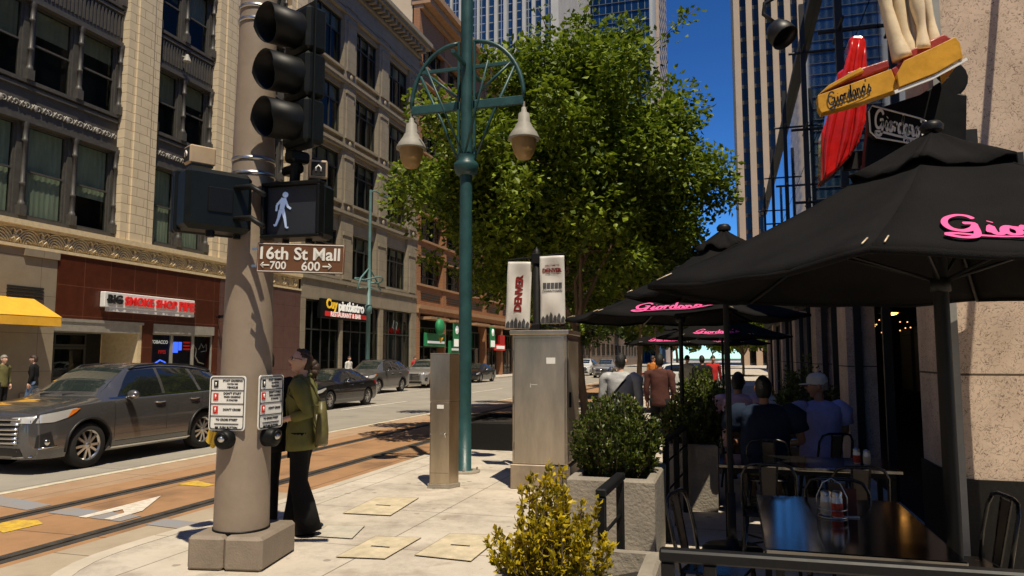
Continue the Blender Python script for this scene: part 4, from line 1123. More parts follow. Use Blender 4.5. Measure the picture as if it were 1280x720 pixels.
def limb(b, p0, d0, length, r0, r1, rnd, n=7, wob=.12, lift=.0, segs=9):
    pts = [Vector(p0)]; d = Vector(d0).normalized()
    for i in range(segs):
        d = (d + Vector((rnd.gauss(0,wob), rnd.gauss(0,wob), rnd.gauss(0,wob)*.6+lift))).normalized()
        pts.append(pts[-1]+d*(length/segs))
    b.tube(pts, [r0+(r1-r0)*i/segs for i in range(segs+1)], n)
    return pts

def tree(name, label, loc, height, fork, rad, seed, leaves, size, lm, group=None, squash=(1,1), lean=(0,0), trunk_r=.13, top=None, clusters=34, bmats='bark', inner=.35, crad=.30):
    rnd = random.Random(seed)
    t = thing(name, label, 'tree', loc, 0, group)
    b = MB()
    main = limb(b, (0,0,-.05), (lean[0],lean[1],1), fork, trunk_r, trunk_r*.72, rnd, 10, .03)
    tops = []
    ends = []
    nb = 6
    for i in range(nb):
        a = 2*PI*i/nb+rnd.uniform(-.4,.4)
        sp_ = rnd.uniform(.35,.85) if i else .1
        q = limb(b, main[-1]-Vector((0,0,rnd.uniform(0,fork*.12))), (math.cos(a)*sp_*squash[0]+lean[0], math.sin(a)*sp_*squash[1]+lean[1], 1), (height-fork)*rnd.uniform(.7,.92), trunk_r*.55, .018, rnd, 7, .13, .02)
        for j in (3,4,5,6,7,8):
            a2 = rnd.uniform(0,2*PI)
            r = limb(b, q[j], (math.cos(a2)+.5*math.cos(a), math.sin(a2)+.5*math.sin(a), rnd.uniform(.0,.5)), rad*rnd.uniform(.35,.75), .035, .008, rnd, 5, .16, .0, 6)
            ends += r[2:]; tops.append(r[-1])
        ends += q[4:]
    t_obj = b.obj('trunk', M[bmats], t, recalc=False)
    # the crown: clumps of leaves round branch ends and through an uneven shell
    cz = (fork+height)/2+.3; hz = (height-fork)/2*1.08
    cl = []
    for k in range(clusters):
        a = rnd.uniform(0,2*PI); u = rnd.uniform(-.95,1); rr = math.sqrt(max(0,1-u*u))
        f = rnd.uniform(inner,1.0)**.7*rnd.uniform(.85,1.12)
        prof = (1.0 if u < .05 else 1.0-.62*(u-.05))
        c = Vector((math.cos(a)*rr*rad*f*prof*squash[0]+lean[0]*cz, math.sin(a)*rr*rad*f*prof*squash[1]+lean[1]*cz, cz+u*hz*f))
        cl.append((c, rnd.uniform(.35,.95)*rad*crad))
    for e in tops: cl.append((e, rad*rnd.uniform(.12,.24)))
    wsum = sum(c[1]**2 for c in cl)
    pts = []
    for c, r in cl:
        n = int(leaves*r*r/wsum)
        for _ in range(n):
            v = Vector((rnd.gauss(0,1), rnd.gauss(0,1), rnd.gauss(0,1)*.75))
            v = v.normalized()*(rnd.random()**.45)
            pts.append((c+v*r, v))
    for e in ends:
        for _ in range(max(1,int(leaves*.04/len(ends)))):
            pts.append((e+Vector((rnd.gauss(0,.12),rnd.gauss(0,.12),rnd.gauss(0,.12))), Vector((0,0,0))))
    b = MB(); leaf_cloud(b, pts, size, rnd)
    b.obj('crown', M[lm], t, recalc=False)
    return t
TG = 'street trees along the sidewalk'
tree('street_tree', 'big leafy street tree behind the teal lamp post, its crown against the blue sky', (-3.15,16.8,0), 9.3, 2.6, 3.75, 11, 74000, .138, 'leaf_main', TG, (1.0,1.05), (-.06,.0), .10, clusters=150, crad=.225)
tree('street_tree', 'second street tree behind the steel cabinet, crown merged with the big one', (-4.9,23.5,0), 10.2, 3.4, 3.3, 5, 52000, .125, 'leaf_main', TG, (1,1), (0,0), .11, clusters=90, crad=.24)
tree('street_tree', 'darker street tree farther down the sidewalk, behind the parasols', (-3.9,33,0), 9.5, 3.0, 3.4, 8, 15000, .22, 'leaf_deep', TG, clusters=32)
tree('street_tree', 'far street tree seen under the edges of the black parasols', (-4.2,46,0), 9.5, 2.8, 3.6, 9, 11000, .28, 'leaf_deep', TG, clusters=30)
tree('street_tree', 'farthest street tree at the end of the sidewalk', (-4.2,64,0), 10, 2.6, 4, 15, 9000, .38, 'leaf_deep', TG, clusters=30)
tree('street_tree', 'bright tree beyond the parasols where the patio ends', (1.2,72,0), 7.5, 2.0, 3.6, 21, 8000, .34, 'leaf_main', TG, clusters=28)
tree('street_tree', 'tree on the far sidewalk in front of the brown building', (-20.6,84,0), 11, 3.0, 4.2, 31, 10000, .36, 'leaf_main', TG, clusters=30)
tree('street_tree', 'tree on the far sidewalk beyond the brick building', (-20.4,110,0), 11, 3.0, 4.6, 32, 9000, .42, 'leaf_deep', TG, clusters=30)

tree('street_tree', 'distant tree at the end of the tracks, left of centre', (-14,150,0), 12, 3.0, 6.5, 41, 7000, .7, 'leaf_deep', TG, clusters=26)
tree('street_tree', 'distant tree at the end of the street on the sidewalk side', (-3,140,0), 11, 2.4, 6.5, 42, 7000, .7, 'leaf_main', TG, clusters=26)
tree('street_tree', 'distant tree far beyond the parasols on the right', (5.5,120,0), 9, 2.0, 6.0, 43, 7000, .6, 'leaf_main', TG, clusters=26)
tree('street_tree', 'distant tree between the tracks and the brown building', (-24,200,0), 13, 3.0, 9, 44, 6000, .9, 'leaf_deep', TG, clusters=26)
# one long bare twig reaching over the crown towards the sky
rnd = random.Random(77)
b, lb = MB(), MB()
def spray(p0, p1, p2, n):
    P_ = [p0.lerp(p1,t/8).lerp(p1.lerp(p2,t/8),t/8) for t in range(9)]
    b.tube(P_, [.022-.002*i for i in range(9)], 5)
    pts = []
    for q in range(n):
        t = rnd.random()**.7
        i = min(7,int(2+t*6)); c = P_[i].lerp(P_[min(8,i+1)], rnd.random())
        pts.append((c+Vector((rnd.gauss(0,.16),rnd.gauss(0,.16),rnd.gauss(0,.16))), Vector((0,0,.2))))
    leaf_cloud(lb, pts, .15, rnd)
def W(px, py, y):
    d = Vector((-math.sin(R(16.4))*math.cos(R(5.4)), math.cos(R(16.4))*math.cos(R(5.4)), math.sin(R(5.4)))); r = Vector((math.cos(R(16.4)), math.sin(R(16.4)), 0)); d = d + r*((px-640)/920) - r.cross(d)*((py-360)/920)
    return Vector((0,0,1.7)) + d*(y/d.y) - STREE.location
STREE = [o for o in COL.objects if o.get('label','').startswith('big leafy')][0]
for p in (((742,140),(790,75),(872,8),90),((700,110),(715,40),(742,-5),70),((735,130),(765,80),(800,35),70),((690,90),(690,40),(672,10),50),((780,140),(820,110),(838,90),40)):
    spray(W(*p[0],16.6), W(*p[1],16.4), W(*p[2],16.2), p[3])
b.obj('branch', M['bark'], STREE, recalc=False); lb.obj('branch_leaves', M['leaf_main'], STREE, recalc=False)

def shrub(b, bt, c, rad, h, seed, twigs, per, size, spiky=1.0, rnd_=0):
    """upright leafy twigs growing from one base"""
    rnd = random.Random(seed); pts = []
    for k in range(twigs):
        a = rnd.uniform(0,2*PI); rr = math.sqrt(rnd.random())
        base = Vector((c[0]+math.cos(a)*rr*rad*.45, c[1]+math.sin(a)*rr*rad*.45, c[2]))
        tip = Vector((c[0]+math.cos(a)*rr*rad*rnd.uniform(.75,1.25), c[1]+math.sin(a)*rr*rad*rnd.uniform(.75,1.25), c[2]+h*(1-.60*rr*rr)*rnd.uniform(.55,1.18)))
        if rnd_:                                         # clipped round
            u = rnd.uniform(-.45,1); q_ = math.sqrt(1-u*u)*rnd.uniform(.8,1.05); tip = Vector((c[0]+math.cos(a)*q_*rad, c[1]+math.sin(a)*q_*rad, c[2]+h*.48+u*h*.5))
        mid = (base+tip)/2+Vector((math.cos(a)*rad*.12, math.sin(a)*rad*.12, 0))
        P_ = [base.lerp(mid, t/4) for t in range(4)]+[mid.lerp(tip, t/4) for t in range(5)]
        bt.tube(P_, [.006-.0005*i for i in range(9)], 4)
        d = (tip-mid).normalized()
        for q in range(per):
            t = rnd.random()**.6
            p = mid.lerp(tip, t) if rnd.random() < .75 else base.lerp(mid, t)
            o = Vector((rnd.gauss(0,1),rnd.gauss(0,1),rnd.gauss(0,1)))*.3
            pts.append((p+o*size*.9, d*spiky+o))
    leaf_cloud(b, pts, size, rnd, droop=-.35)
def bush(name, label, loc, rad, h, seed, twigs, per, size, lm, group=None, rnd_=0):
    t = thing(name, label, 'shrub', loc, 0, group)
    b, bt = MB(), MB()
    shrub(b, bt, (0,0,0), rad, h, seed, twigs, per, size, 1.0, rnd_)
    bt.obj('twigs', M['twig'], t, recalc=False); b.obj('foliage', M[lm], t, recalc=False)
    return t
def planter(label, x0, x1, y0, y1, h, group=None, wall=.075):
    t = thing('planter_box', label, 'planter', ((x0+x1)/2,(y0+y1)/2,0), 0, group)
    w, d = (x1-x0)/2, (y1-y0)/2
    b = MB()
    def ring(W, D, z): return [(-W,-D,z),(W,-D,z),(W,D,z),(-W,D,z)]
    A, B, C, D_, E_ = ring(w*.96,d*.96,0.0), ring(w,d,h-.02), ring(w-.015,d-.015,h), ring(w-wall,d-wall,h), ring(w-wall-.02,d-wall-.02,h-.28)
    for r0, r1 in ((A,B),(B,C),(C,D_),(D_,E_)):
        for k in range(4): b.quad(r0[k], r0[(k+1)%4], r1[(k+1)%4], r1[k])
    b.poly(list(reversed(A)))
    b.obj('box', M['concrete_planter'], t)
    b = MB(); b.grid(lambda u,v: (-w+wall+.01+(2*w-2*wall-.02)*u, -d+wall+.01+(2*d-2*wall-.02)*v, h-.10+.02*math.sin(9*u+5*v)), 8, 8)
    b.obj('soil', M['soil'], t)
    return t
planter('tall square concrete planter with a dark boxwood, right of the steel cabinet', -1.30, -.59, 6.0, 7.05, .73)
bush('boxwood_shrub', 'rounded dark green boxwood in the tall concrete planter', (-.97,6.5,.62), .39, .78, 3, 210, 52, .034, 'leaf_box', rnd_=1)
planter('concrete planter in the bottom foreground holding a yellow shrub', -1.08, -.36, 2.95, 3.98, .70)
bush('golden_shrub', 'yellow green leafy shrub in the foreground planter', (-.84,3.50,.58),  .275, .53, 7, 80, 62, .029, 'leaf_gold')
PGR = 'dark planters along the patio rail'
planter('shaded planter on the rail line just behind the tall boxwood planter', -.75, -.15, 8.6, 9.5, .73, PGR)
bush('patio_shrub', 'dark shrub under the second parasol, right of the sunlit boxwood', (-.45,9.05,.6), .42, .75, 13, 120, 26, .05, 'leaf_box', 'shrubs along the patio rail')
planter('shaded planter on the rail line under the third parasol', -.75, -.15, 11.4, 12.3, .73, PGR)
bush('patio_shrub', 'leafy shrub in the far shaded planter under the third parasol', (-.45,11.85,.6), .45, .8, 14, 120, 26, .055, 'leaf_box', 'shrubs along the patio rail')
planter('farthest shaded planter by the sunlit strip of paving', -.75, -.15, 14.6, 15.5, .73, PGR)
bush('patio_shrub', 'bright spiky shrub at the far end of the patio rail', (-.45,15.05,.6), .4, .75, 16, 90, 22, .07, 'leaf_main', 'shrubs along the patio rail')
planter('shaded planter against the restaurant front beyond the man in the cap', .95, 1.6, 13.4, 14.4, .73, PGR)
bush('patio_shrub', 'dark shrub by the restaurant front beyond the man in the white cap', (1.25,13.9,.6), .5, 1.0, 17, 120, 24, .06, 'leaf_box', 'shrubs along the patio rail')
# ------------------------------------------------------------------ traffic signal pole and what hangs on it
PX, PY = -3.99, 5.47
tp = thing('signal_pole', 'thick tan traffic signal pole standing on a concrete block at the kerb', 'pole', (PX,PY,0))
def pole(b):
    prof = [(.225,.27),(.222,.6),(.215,1.2),(.205,1.9),(.192,2.6),(.178,3.4),(.165,4.2),(.155,5.0),(.145,6.4)]
    b.lathe(prof, 40)
part('pole', M['pole_tan'], tp, pole)
def pbase(b):
    c = .36
    b.rbox(-.30,.0,-.32,.36,.0,.27,.025); b.rbox(.006,.33,-.32,.36,.0,.268,.025)
part('base_block', M['pole_base'], tp, pbase, rot=(0,0,R(10)))
for z in (3.27,3.40,4.66,4.78): part('steel_band', M['band_steel'], tp, lambda b, z=z: b.lathe([(.181-.012*(z-3.3),z),(.186-.012*(z-3.3),z),(.186-.012*(z-3.3),z+.035),(.181-.012*(z-3.3),z+.035)], 40))
def hatch(b): b.rbox(-.05,.05,-.236,-.20,.34,.6,.01)
part('joint_ring', M['black'], tp, lambda b: b.lathe([(.222,.265),(.232,.265),(.232,.285),(.222,.285)], 40))

def loc_at(px, py, y): return at(px, py, y)
# three lens traffic light
tl = thing('traffic_light', 'black three lens traffic light on the tan pole, unlit seen from the left', 'traffic light', (0,0,0))
tc_ = at(368,95,5.28); tl.location = tc_; tl.rotation_euler = (0,0,R(-24))
def house(b):
    for k in range(3):
        z = .40-.40*k
        b.rbox(-.18,.18,.0,.20,z-.195,z+.195,.03)
part('housing', M['signal_green'], tl, house)
part('back_plate', M['signal_green'], tl, lambda b: b.rbox(-.20,.20,.06,.075,-.64,.64,.005))
for k in range(3):
    z = .40-.40*k
    def visor(b, z=z):
        n = 24; L_ = .30
        vs = []
        for (r, f) in ((.158,0),(.152,0)):
            for q in range(n+1):
                t = -PI*.5+2*PI*q/n
                cut = L_*(1-.22*max(0,-math.sin(t)))
                vs.append((r*math.cos(t),0.01,z+r*math.sin(t))); vs.append((r*math.cos(t)*1.03,-cut,z+r*math.sin(t)*1.03-.02))
        m_ = 2*(n+1); fs = []
        for q in range(n):
            a = 2*q; fs.append((a,a+1,a+3,a+2)); fs.append((m_+a+2,m_+a+3,m_+a+1,m_+a)); fs.append((a+1,m_+a+1,m_+a+3,a+3))
        b.add(vs, fs, True)
    v_ = part('visor', M['black'], tl, visor)
    part('lens', M['black_matt'], v_, lambda b, z=z: b.sphere((0,.0,z),(.15,.03,.15),16,8))
part('bracket', M['signal_green'], tl, lambda b: (b.rbox(-.16,-.02,.02,.2,-.72,-.62,.02), b.cyl((-.09,.1,-.6),(-.14,.12,-.92),.045), b.rbox(-.3,-.06,.08,.17,-.80,-.72,.02), b.cyl((-.1,.1,.6),(-.34,.12,.66),.03)))
# pedestrian signal with the walking figure
ps = thing('pedestrian_signal', 'black pedestrian signal showing a white walking figure, on the right of the pole', 'crossing signal', (0,0,0))
ps.location = at(366,263,5.36); ps.rotation_euler = (0,0,R(2))
def pbox(b): b.rbox(-.27,.27,.02,.24,-.235,.235,.035)
part('housing', M['signal_green'], ps, pbox)
def hood(b):
    w, h = .275, .24
    for (a,c,d,e) in ((-w,w,h-.03,h),(-w,w,-h,-h+.03)): b.rbox(a,c,-.06,.04,d,e,.008)
    for (a,c) in ((-w,-w+.03),(w-.03,w)): b.rbox(a,c,-.06,.04,-h+.03,h-.03,.008)
part('hood', M['black'], ps, hood)
part('signal_face', M['screen_dark'], ps, lambda b: b.box(-.243,.243,.0,.02,-.208,.208))
def walker(b):
    y = -.008; ox = -.105
    def seg(p, q, w0, w1):
        p, q = Vector((p[0],0,p[1])), Vector((q[0],0,q[1])); d = (q-p).normalized(); s = Vector((-d.z,0,d.x))
        o = Vector((ox,y,0)); b.quad(o+p+s*w0, o+q+s*w1, o+q-s*w1, o+p-s*w0)
    b.lathe([(.0,-.004),(.028,-.004),(.028,.004),(0,.004)], 14, (ox+.03,y,.155), RX(PI/2))
    for p, q, w0, w1 in (((.015,.125),(-.005,.01),.028,.024),((.0,.115),(-.055,.06),.014,.012),((-.055,.06),(-.06,.0),.012,.010),((.025,.115),(.055,.04),.014,.012),((.055,.04),(.09,.015),.012,.010),
                         ((-.015,.01),(-.035,-.07),.020,.014),((-.035,-.07),(-.065,-.145),.014,.010),((.005,.01),(.03,-.075),.020,.014),((.03,-.075),(.045,-.165),.014,.010),((-.065,-.145),(-.085,-.13),.010,.006),((.045,-.165),(.07,-.165),.010,.006)):
        seg(p, q, w0, w1)
part('walking_figure', M['led_white'], ps, walker).scale = (.92,1,.88)
part('mounting_arm', M['iron_black'], ps, lambda b: (b.tube([(-.2,.14,.12),(-.42,.16,.12),(-.5,.2,.06)], .022, 8), b.tube([(-.2,.14,-.15),(-.42,.16,-.15),(-.5,.2,-.2)], .022, 8), b.cyl((-.12,.1,-.235),(-.12,.1,-.29),.03), b.cyl((.1,.1,-.235),(.1,.1,-.27),.03)))
# the other one, seen from its side
p2 = thing('pedestrian_signal', 'black pedestrian signal box facing away on the left side of the pole', 'crossing signal', (0,0,0))
p2.location = at(262,256,5.12); p2.rotation_euler = (0,0,R(-122))
part('housing', M['signal_green'], p2, lambda b: (b.rbox(-.27,.27,.0,.25,-.25,.25,.04), b.rbox(-.285,.285,-.04,.02,-.26,.26,.02)))
part('hood', M['black'], p2, lambda b: (b.rbox(-.28,.28,-.10,-.04,.22,.26,.01), b.rbox(-.28,-.25,-.10,-.04,-.26,.22,.01), b.rbox(.25,.28,-.10,-.04,-.26,.22,.01)))
part('signal_face', M['screen_dark'], p2, lambda b: b.box(-.25,.25,-.05,-.04,-.24,.22))
part('hinge', M['black'], p2, lambda b: b.cyl((.05,.18,-.25),(.05,.18,-.30),.035))
part('hinge', M['black'], p2, lambda b: b.cyl((-.2,.1,-.25),(-.2,.1,-.28),.03))
part('service_panel', M['black'], p2, lambda b: b.rbox(-.1,.1,.25,.262,-.1,.1,.005))
part('mounting_arm', M['iron_black'], p2, lambda b: (b.tube([(-.1,.2,.12),(-.2,.38,.12),(-.26,.5,.04)], .024, 8), b.tube([(-.1,.2,-.14),(-.2,.38,-.14),(-.26,.5,-.22)], .024, 8)))
M['beige_box'] = mat('beige_plastic', (0.42,0.31,0.2), 0.5, var=0.1, vscale=6)
for (px_, py_, y_, rz_, lab) in ((250,196,5.2,-30,'small beige audible box on top of the left pedestrian signal'),(397,215,5.5,35,'small beige audible box on top of the walking figure signal')):
    sb = thing('audible_speaker', lab, 'speaker', at(px_,py_,y_), R(rz_), 'beige boxes on the signals')
    part('case', M['beige_box'], sb, lambda b: b.rbox(-.075,.075,-.11,.11,-.08,.08,.012))
    part('speaker_face', M['black_matt'], sb, lambda b: (b.rbox(-.06,.06,-.115,-.111,-.06,.06,.002)))
    part('logo_arch', M['white_sign'], sb, lambda b: b.tube([(-.02,-.118,-.02),(-.02,-.118,.01),(0,-.118,.03),(.02,-.118,.01),(.02,-.118,-.02)], .007, 5))
    part('foot', M['black'], sb, lambda b: b.box(-.07,.07,-.09,.09,-.10,-.081))
# street name sign
M['sign_white'] = mat('white_lettering', (0.72,0.70,0.64), 0.5)
ns = thing('street_sign', 'brown street name sign 16th St Mall with arrows 700 and 600', 'street sign', (0,0,0))
ns.location = at(376,323,5.22); ns.rotation_euler = (0,0,R(18)); ns.rotation_euler[1] = R(1.4)
part('sign_plate', M['brown_sign'], ns, lambda b: b.rbox(-.355,.355,.0,.012,-.122,.122,.004))
def rimn(b):
    pts = [(-.345,-.002,-.112),(.345,-.002,-.112),(.345,-.002,.112),(-.345,-.002,.112)]
    b.tube(pts, .0035, 5, True)
part('sign_border', M['sign_white'], ns, rimn)
def nstx(b):
    put_text(b, '16th St Mall', T(-.005,-.004,.038), width=.645, bold=.022, ext=.002)
    put_text(b, '700', T(-.18,-.004,-.062), width=.13, bold=.015, ext=.002); put_text(b, '600', T(.085,-.004,-.062), width=.15, bold=.015, ext=.002)
    for x, s in ((-.285,-1),(.215,1)):
        b.box(x-.035,x+.035,-.0055,-.003,-.067,-.056)
        b.tube([(x+s*.012,-.005,-.04),(x+s*.036,-.005,-.0615),(x+s*.012,-.005,-.083)], .0055, 5)
part('lettering', M['sign_white'], ns, nstx)
part('bracket', M['band_steel'], ns, lambda b: (b.box(-.40,-.30,.013,.03,-.08,-.06), b.box(-.40,-.30,.013,.03,.06,.08)))
# crossing instructions with push buttons
def cross_sign(label, blabel, px, py, y, rz, w):
    t = thing('crossing_sign', label, 'crossing sign', at(px,py,y), R(rz), 'crossing instruction signs')
    W, H = .165, .225
    def outl(W, H, r, y):
        pts = []
        for cx, cz, a0 in ((W-r,H-r,0),(-W+r,H-r,90),(-W+r,-H+r,180),(W-r,-H+r,270)):
            for q in range(6): a = R(a0+18*q); pts.append((cx+r*math.cos(a), cz+r*math.sin(a)))
        return pts
    part('sign_plate', M['white_sign'], t, lambda b: b.prism(outl(W,H,.03,0), 0, .008))
    def lines(b):
        p = outl(W-.014,H-.014,.022,0); n = len(p)
        b.tube([(x,-.002,z) for x,z in p], .0045, 4, True)
        for z in (.105,-.005,-.105): b.box(-W+.016,W-.016,-.004,-.001,z-.003,z+.003)
        for s, z, ww, x in (('START CROSSING',.185,.18,.045),('WATCH FOR',.158,.10,.045),('VEHICLES',.130,.10,.045),("DON'T START",.080,.16,.045),('FINISH CROSSING',.052,.15,.045),('IF STARTED',.025,.10,.045),("DON'T CROSS",-.052,.16,.045),('TO CROSS STREET',-.135,.2,0),('PUSH BUTTON',-.198,.16,.02)):
            put_text(b, s, T(x,-.002,z), width=ww, bold=.03, ext=.001)
        b.box(-.11,.11,-.004,-.001,-.172,-.166); b.tube([(-.10,-.003,-.198),(-.075,-.003,-.198)], .009, 5)
        b.box(-.125,-.085,-.004,-.001,.128,.188)
    part('lettering', M['black_ink'], t, lines)
    def reds(b):
        for z in (.052,-.055): b.box(-.128,-.082,-.004,-.001,z-.030,z+.030)
    part('hand_symbol', M['red_ink'], t, reds)
    def sym(b): b.tube([(-.105,-.006,.14),(-.105,-.006,.172)], .006, 5); [b.tube([(-.105,-.006,z-.015),(-.105,-.006,z+.018)], .006, 5) for z in (.052,-.055)]
    part('symbol', M['white_sign'], t, sym)
    part('bracket', M['band_steel'], t, lambda b: (b.box(-.05,.05,.009,.05,-.15,-.12), b.box(-.05,.05,.009,.05,.12,.15)))
    u = thing('push_button', blabel, 'button', at(px,py,y)+Vector((math.sin(R(rz))*.02, -math.cos(R(rz))*.02, -.295)), R(rz), 'round push buttons')
    part('case', M['black'], u, lambda b: b.lathe([(.0,.11),(.06,.11),(.078,.09),(.082,.0)], 20, (0,.06,0), RX(PI/2)))
    part('button', M['band_steel'], u, lambda b: b.lathe([(.0,.02),(.022,.016),(.03,.0)], 14, (0,-.05,0.01), RX(PI/2)))
    part('button_guard', M['black'], u, lambda b: b.tube([(-.05,-.045,.01),(-.03,-.062,.045),(.0,-.066,.055),(.03,-.062,.045),(.05,-.045,.01)], .012, 6))
cross_sign('white crossing instruction sign on the left face of the tan pole', 'round black push button under the left crossing sign', 284,504,5.24, 5, .32)
cross_sign('narrow looking crossing instruction sign turned away on the right of the tan pole', 'round black push button under the right hand crossing sign', 339,502,5.47, 88, .32)
yb = thing('yellow_bracket', 'bright yellow paddle shaped bracket behind the left crossing sign', 'bracket', at(264,542,5.35), R(-20))
part('paddle', M['yellow_paint'], yb, lambda b: (b.rbox(-.03,.03,-.02,.02,-.09,.10,.012, RY(R(22))), b.rbox(.045,.085,-.02,.02,-.10,.06,.012, RY(R(22)))))
part('clamp', M['iron_black'], yb, lambda b: b.rbox(.0,.16,-.02,.02,.02,.06,.008))
# ------------------------------------------------------------------ stainless pedestal
st = thing('pedestal_cabinet', 'slim six sided stainless steel pedestal with a latch and white tag', 'pedestal', (-3.68,9.3,0), R(8))
def hexp(r, rot=0): return [(r*math.cos(R(60*k+rot)), r*math.sin(R(60*k+rot))*1.0) for k in range(6)]
hx = [(-.155,-.16),(.105,-.16),(.20,0),(.105,.17),(-.155,.17),(-.20,.05)]
part('base', M['concrete_planter'], st, lambda b: b.prism([(x*1.12,y*1.12) for x,y in hx], .003, .055, 'xy'))
part('lower_body', M['stainless'], st, lambda b: b.prism(hx, .055, 1.12, 'xy'), bevel=.006)
part('upper_body', M['stainless'], st, lambda b: b.prism([(x*1.015,y*1.015) for x,y in hx], 1.125, 1.74, 'xy'), bevel=.006)
part('cap', M['stainless_dark'], st, lambda b: b.prism([(x*1.03,y*1.03) for x,y in hx], 1.742, 1.76, 'xy'))
part('door_latch', M['band_steel'], st, lambda b: (b.box(-.02,.03,-.19,-.161,.70,.72), b.tube([(.03,-.18,.71),(.06,-.185,.70),(.06,-.18,.655)], .009, 6), b.cyl((-.14,-.165,.70),(-.14,-.18,.70),.012)))
part('tag', M['white_sign'], st, lambda b: (b.box(-.06,.03,-.166,-.162,1.03,1.08)))
part('door_seam', M['black_matt'], st, lambda b: (b.box(-.150,-.146,-.1625,-.1605,.08,1.1), b.box(-.150,.10,-.1625,-.1605,.195,.198)))
# ------------------------------------------------------------------ big stainless cabinet
cb = thing('utility_cabinet', 'tall brushed steel utility cabinet on a plinth behind the planters', 'cabinet', (-2.42,9.85,0), R(2))
part('plinth', M['stainless_dark'], cb, lambda b: b.rbox(-.38,.42,-.46,.46,.0,.315,.01))
part('body', M['stainless'], cb, lambda b: b.rbox(-.36,.38,-.43,.44,.317,2.0,.008))
part('door_seam', M['groove'], cb, lambda b: (b.box(-.335,-.331,-.4318,-.4302,.36,1.96), b.box(-.335,.30,-.4318,-.4302,1.955,1.959)))
for z_ in (.55,1.15,1.75): part('hinge', M['band_steel'], cb, lambda b, z_=z_: b.cyl((-.345,-.436,z_-.05),(-.345,-.436,z_+.05),.009,n=8))
part('sticker', M['white_sign'], cb, lambda b: b.box(.10,.22,-.4318,-.4302,1.62,1.70))
part('lid', M['stainless'], cb, lambda b: b.rbox(-.39,.41,-.47,.48,2.0,2.06,.008))
part('corner_strip', M['stainless_dark'], cb, lambda b: b.box(.335,.36,-.438,-.4305,.34,1.98))
part('side_door', M['stainless_dark'], cb, lambda b: (b.box(.3805,.388,-.40,.40,.36,1.95), [b.box(.388,.395,-.1,.3,.6+k*.05,.62+k*.05) for k in range(6)][0]))
part('door_handle', M['iron_black'], cb, lambda b: (b.rbox(.388,.41,-.34,-.30,1.05,1.25,.006)))
part('scratch_mark', M['white_sign'], cb, lambda b: (b.box(-.10,-.02,-.4325,-.4305,1.345,1.35), b.box(-.115,-.11,-.4325,-.4305,1.31,1.36)))
bp = thing('banner_pole', 'short pole behind the steel cabinet carrying two white banners', 'pole', (-2.74,10.62,0))
part('pole', M['granite_dark'], bp, lambda b: b.lathe([(.06,0),(.06,3.28),(.03,3.32),(.0,3.36)], 16))
part('cross_arm', M['iron_black'], bp, lambda b: (b.cyl((-.45,0,3.17),(.45,0,3.24),.014), b.rbox(-.06,.06,-.08,.0,3.1,3.25,.01)))
part('cross_arm', M['iron_black'], bp, lambda b: (b.cyl((-.45,0,2.10),(.45,0,2.17),.014), b.rbox(-.06,.06,-.08,.0,2.02,2.2,.01)))
M['banner_cloth'] = mat('white_banner_vinyl', (0.62,0.60,0.56), 0.45, var=0.06, vscale=4)
M['print_red'] = mat('red_banner_print', (0.32,0.02,0.015), 0.6)
M['print_dark'] = mat('dark_banner_print', (0.05,0.05,0.055), 0.6, var=0.6, vscale=14)
def banner(label, loc, rz, tilt, kind):
    t = thing('banner', label, 'banner', loc, R(rz), 'white banners on the cabinet pole')
    t.rotation_euler[1] = R(tilt)
    W, H = .185, .505
    def wav(x, z): return .014*math.sin(14*x+7*z)+.012*math.sin(9*z-6*x)
    b = MB(); b.grid(lambda u,v: ((-W+2*W*u), wav(-W+2*W*u,-H+2*H*v), -H+2*H*v), 10, 26)
    o = b.obj('cloth', M['banner_cloth'], t); s = o.modifiers.new('thick','SOLIDIFY'); s.thickness = .004; s.offset = 1
    def conf(vs): return [Vector((p.x, wav(p.x,p.z)-.008, p.z)) for p in vs]
    def words(b, txt, Mx, **kw):
        vs, fs = text_geo(txt, ext=.0005, **kw); b.add(conf([Mx @ v for v in vs]), fs, False)
    b1, b2 = MB(), MB()
    if kind == 0:
        words(b1, 'DENVER', T(.0,0,.03) @ RY(-PI/2), width=.56, bold=.06)
    else:
        words(b1, 'DENVER', T(0,0,.29), width=.29, bold=.06); words(b1, 'WELCOME TO', T(0,0,.36), width=.22, bold=.03); words(b2, 'THE MILE HIGH CITY', T(0,0,.235), width=.22, bold=.02)
        for k in range(5): b2.add(conf([Vector((-.14+k*.058+dx,0,.02+dz)) for dx,dz in ((0,0),(.05,0),(.05,.085),(0,.085))]), [(0,1,2,3)])
        words(b2, 'DOWNTOWN', T(0,0,-.02), width=.29, bold=.03)
    for k in range(6):
        x0 = -W+.01+k*.06; h = .12+.07*((k*7)%5)/5
        b2.add(conf([Vector((x0,0,-H+.01)),Vector((x0+.05,0,-H+.01)),Vector((x0+.055,0,-H+h*.7)),Vector((x0+.03,0,-H+h)),Vector((x0,0,-H+h*.6))]), [(0,1,2,3,4)])
    b1.obj('red_print', M['print_red'], t); b2.obj('dark_print', M['print_dark'], t)
banner('white banner with sideways red letters, left one above the steel cabinet', (-3.01,10.58,2.63), 4, 2.5, 0)
banner('white banner with red heading and skyline blocks, right one above the steel cabinet', (-2.49,10.58,2.70), 4, -.5, 1)
gw = thing('granite_planter', 'low dark granite planter block behind the teal lamp post', 'planter', (-4.45,14.3,0))
part('block', M['granite_dark'], gw, lambda b: (b.rbox(-.75,1.3,-1.2,-1.0,0,.50,.015), b.rbox(-.75,-.55,-1.0,1.2,0,.50,.015), b.rbox(1.1,1.3,-1.0,1.2,0,.50,.015), b.rbox(-.55,1.1,1.0,1.2,0,.50,.015)))
part('soil', M['soil'], gw, lambda b: b.box(-.54,1.09,-.99,.99,0,.42))
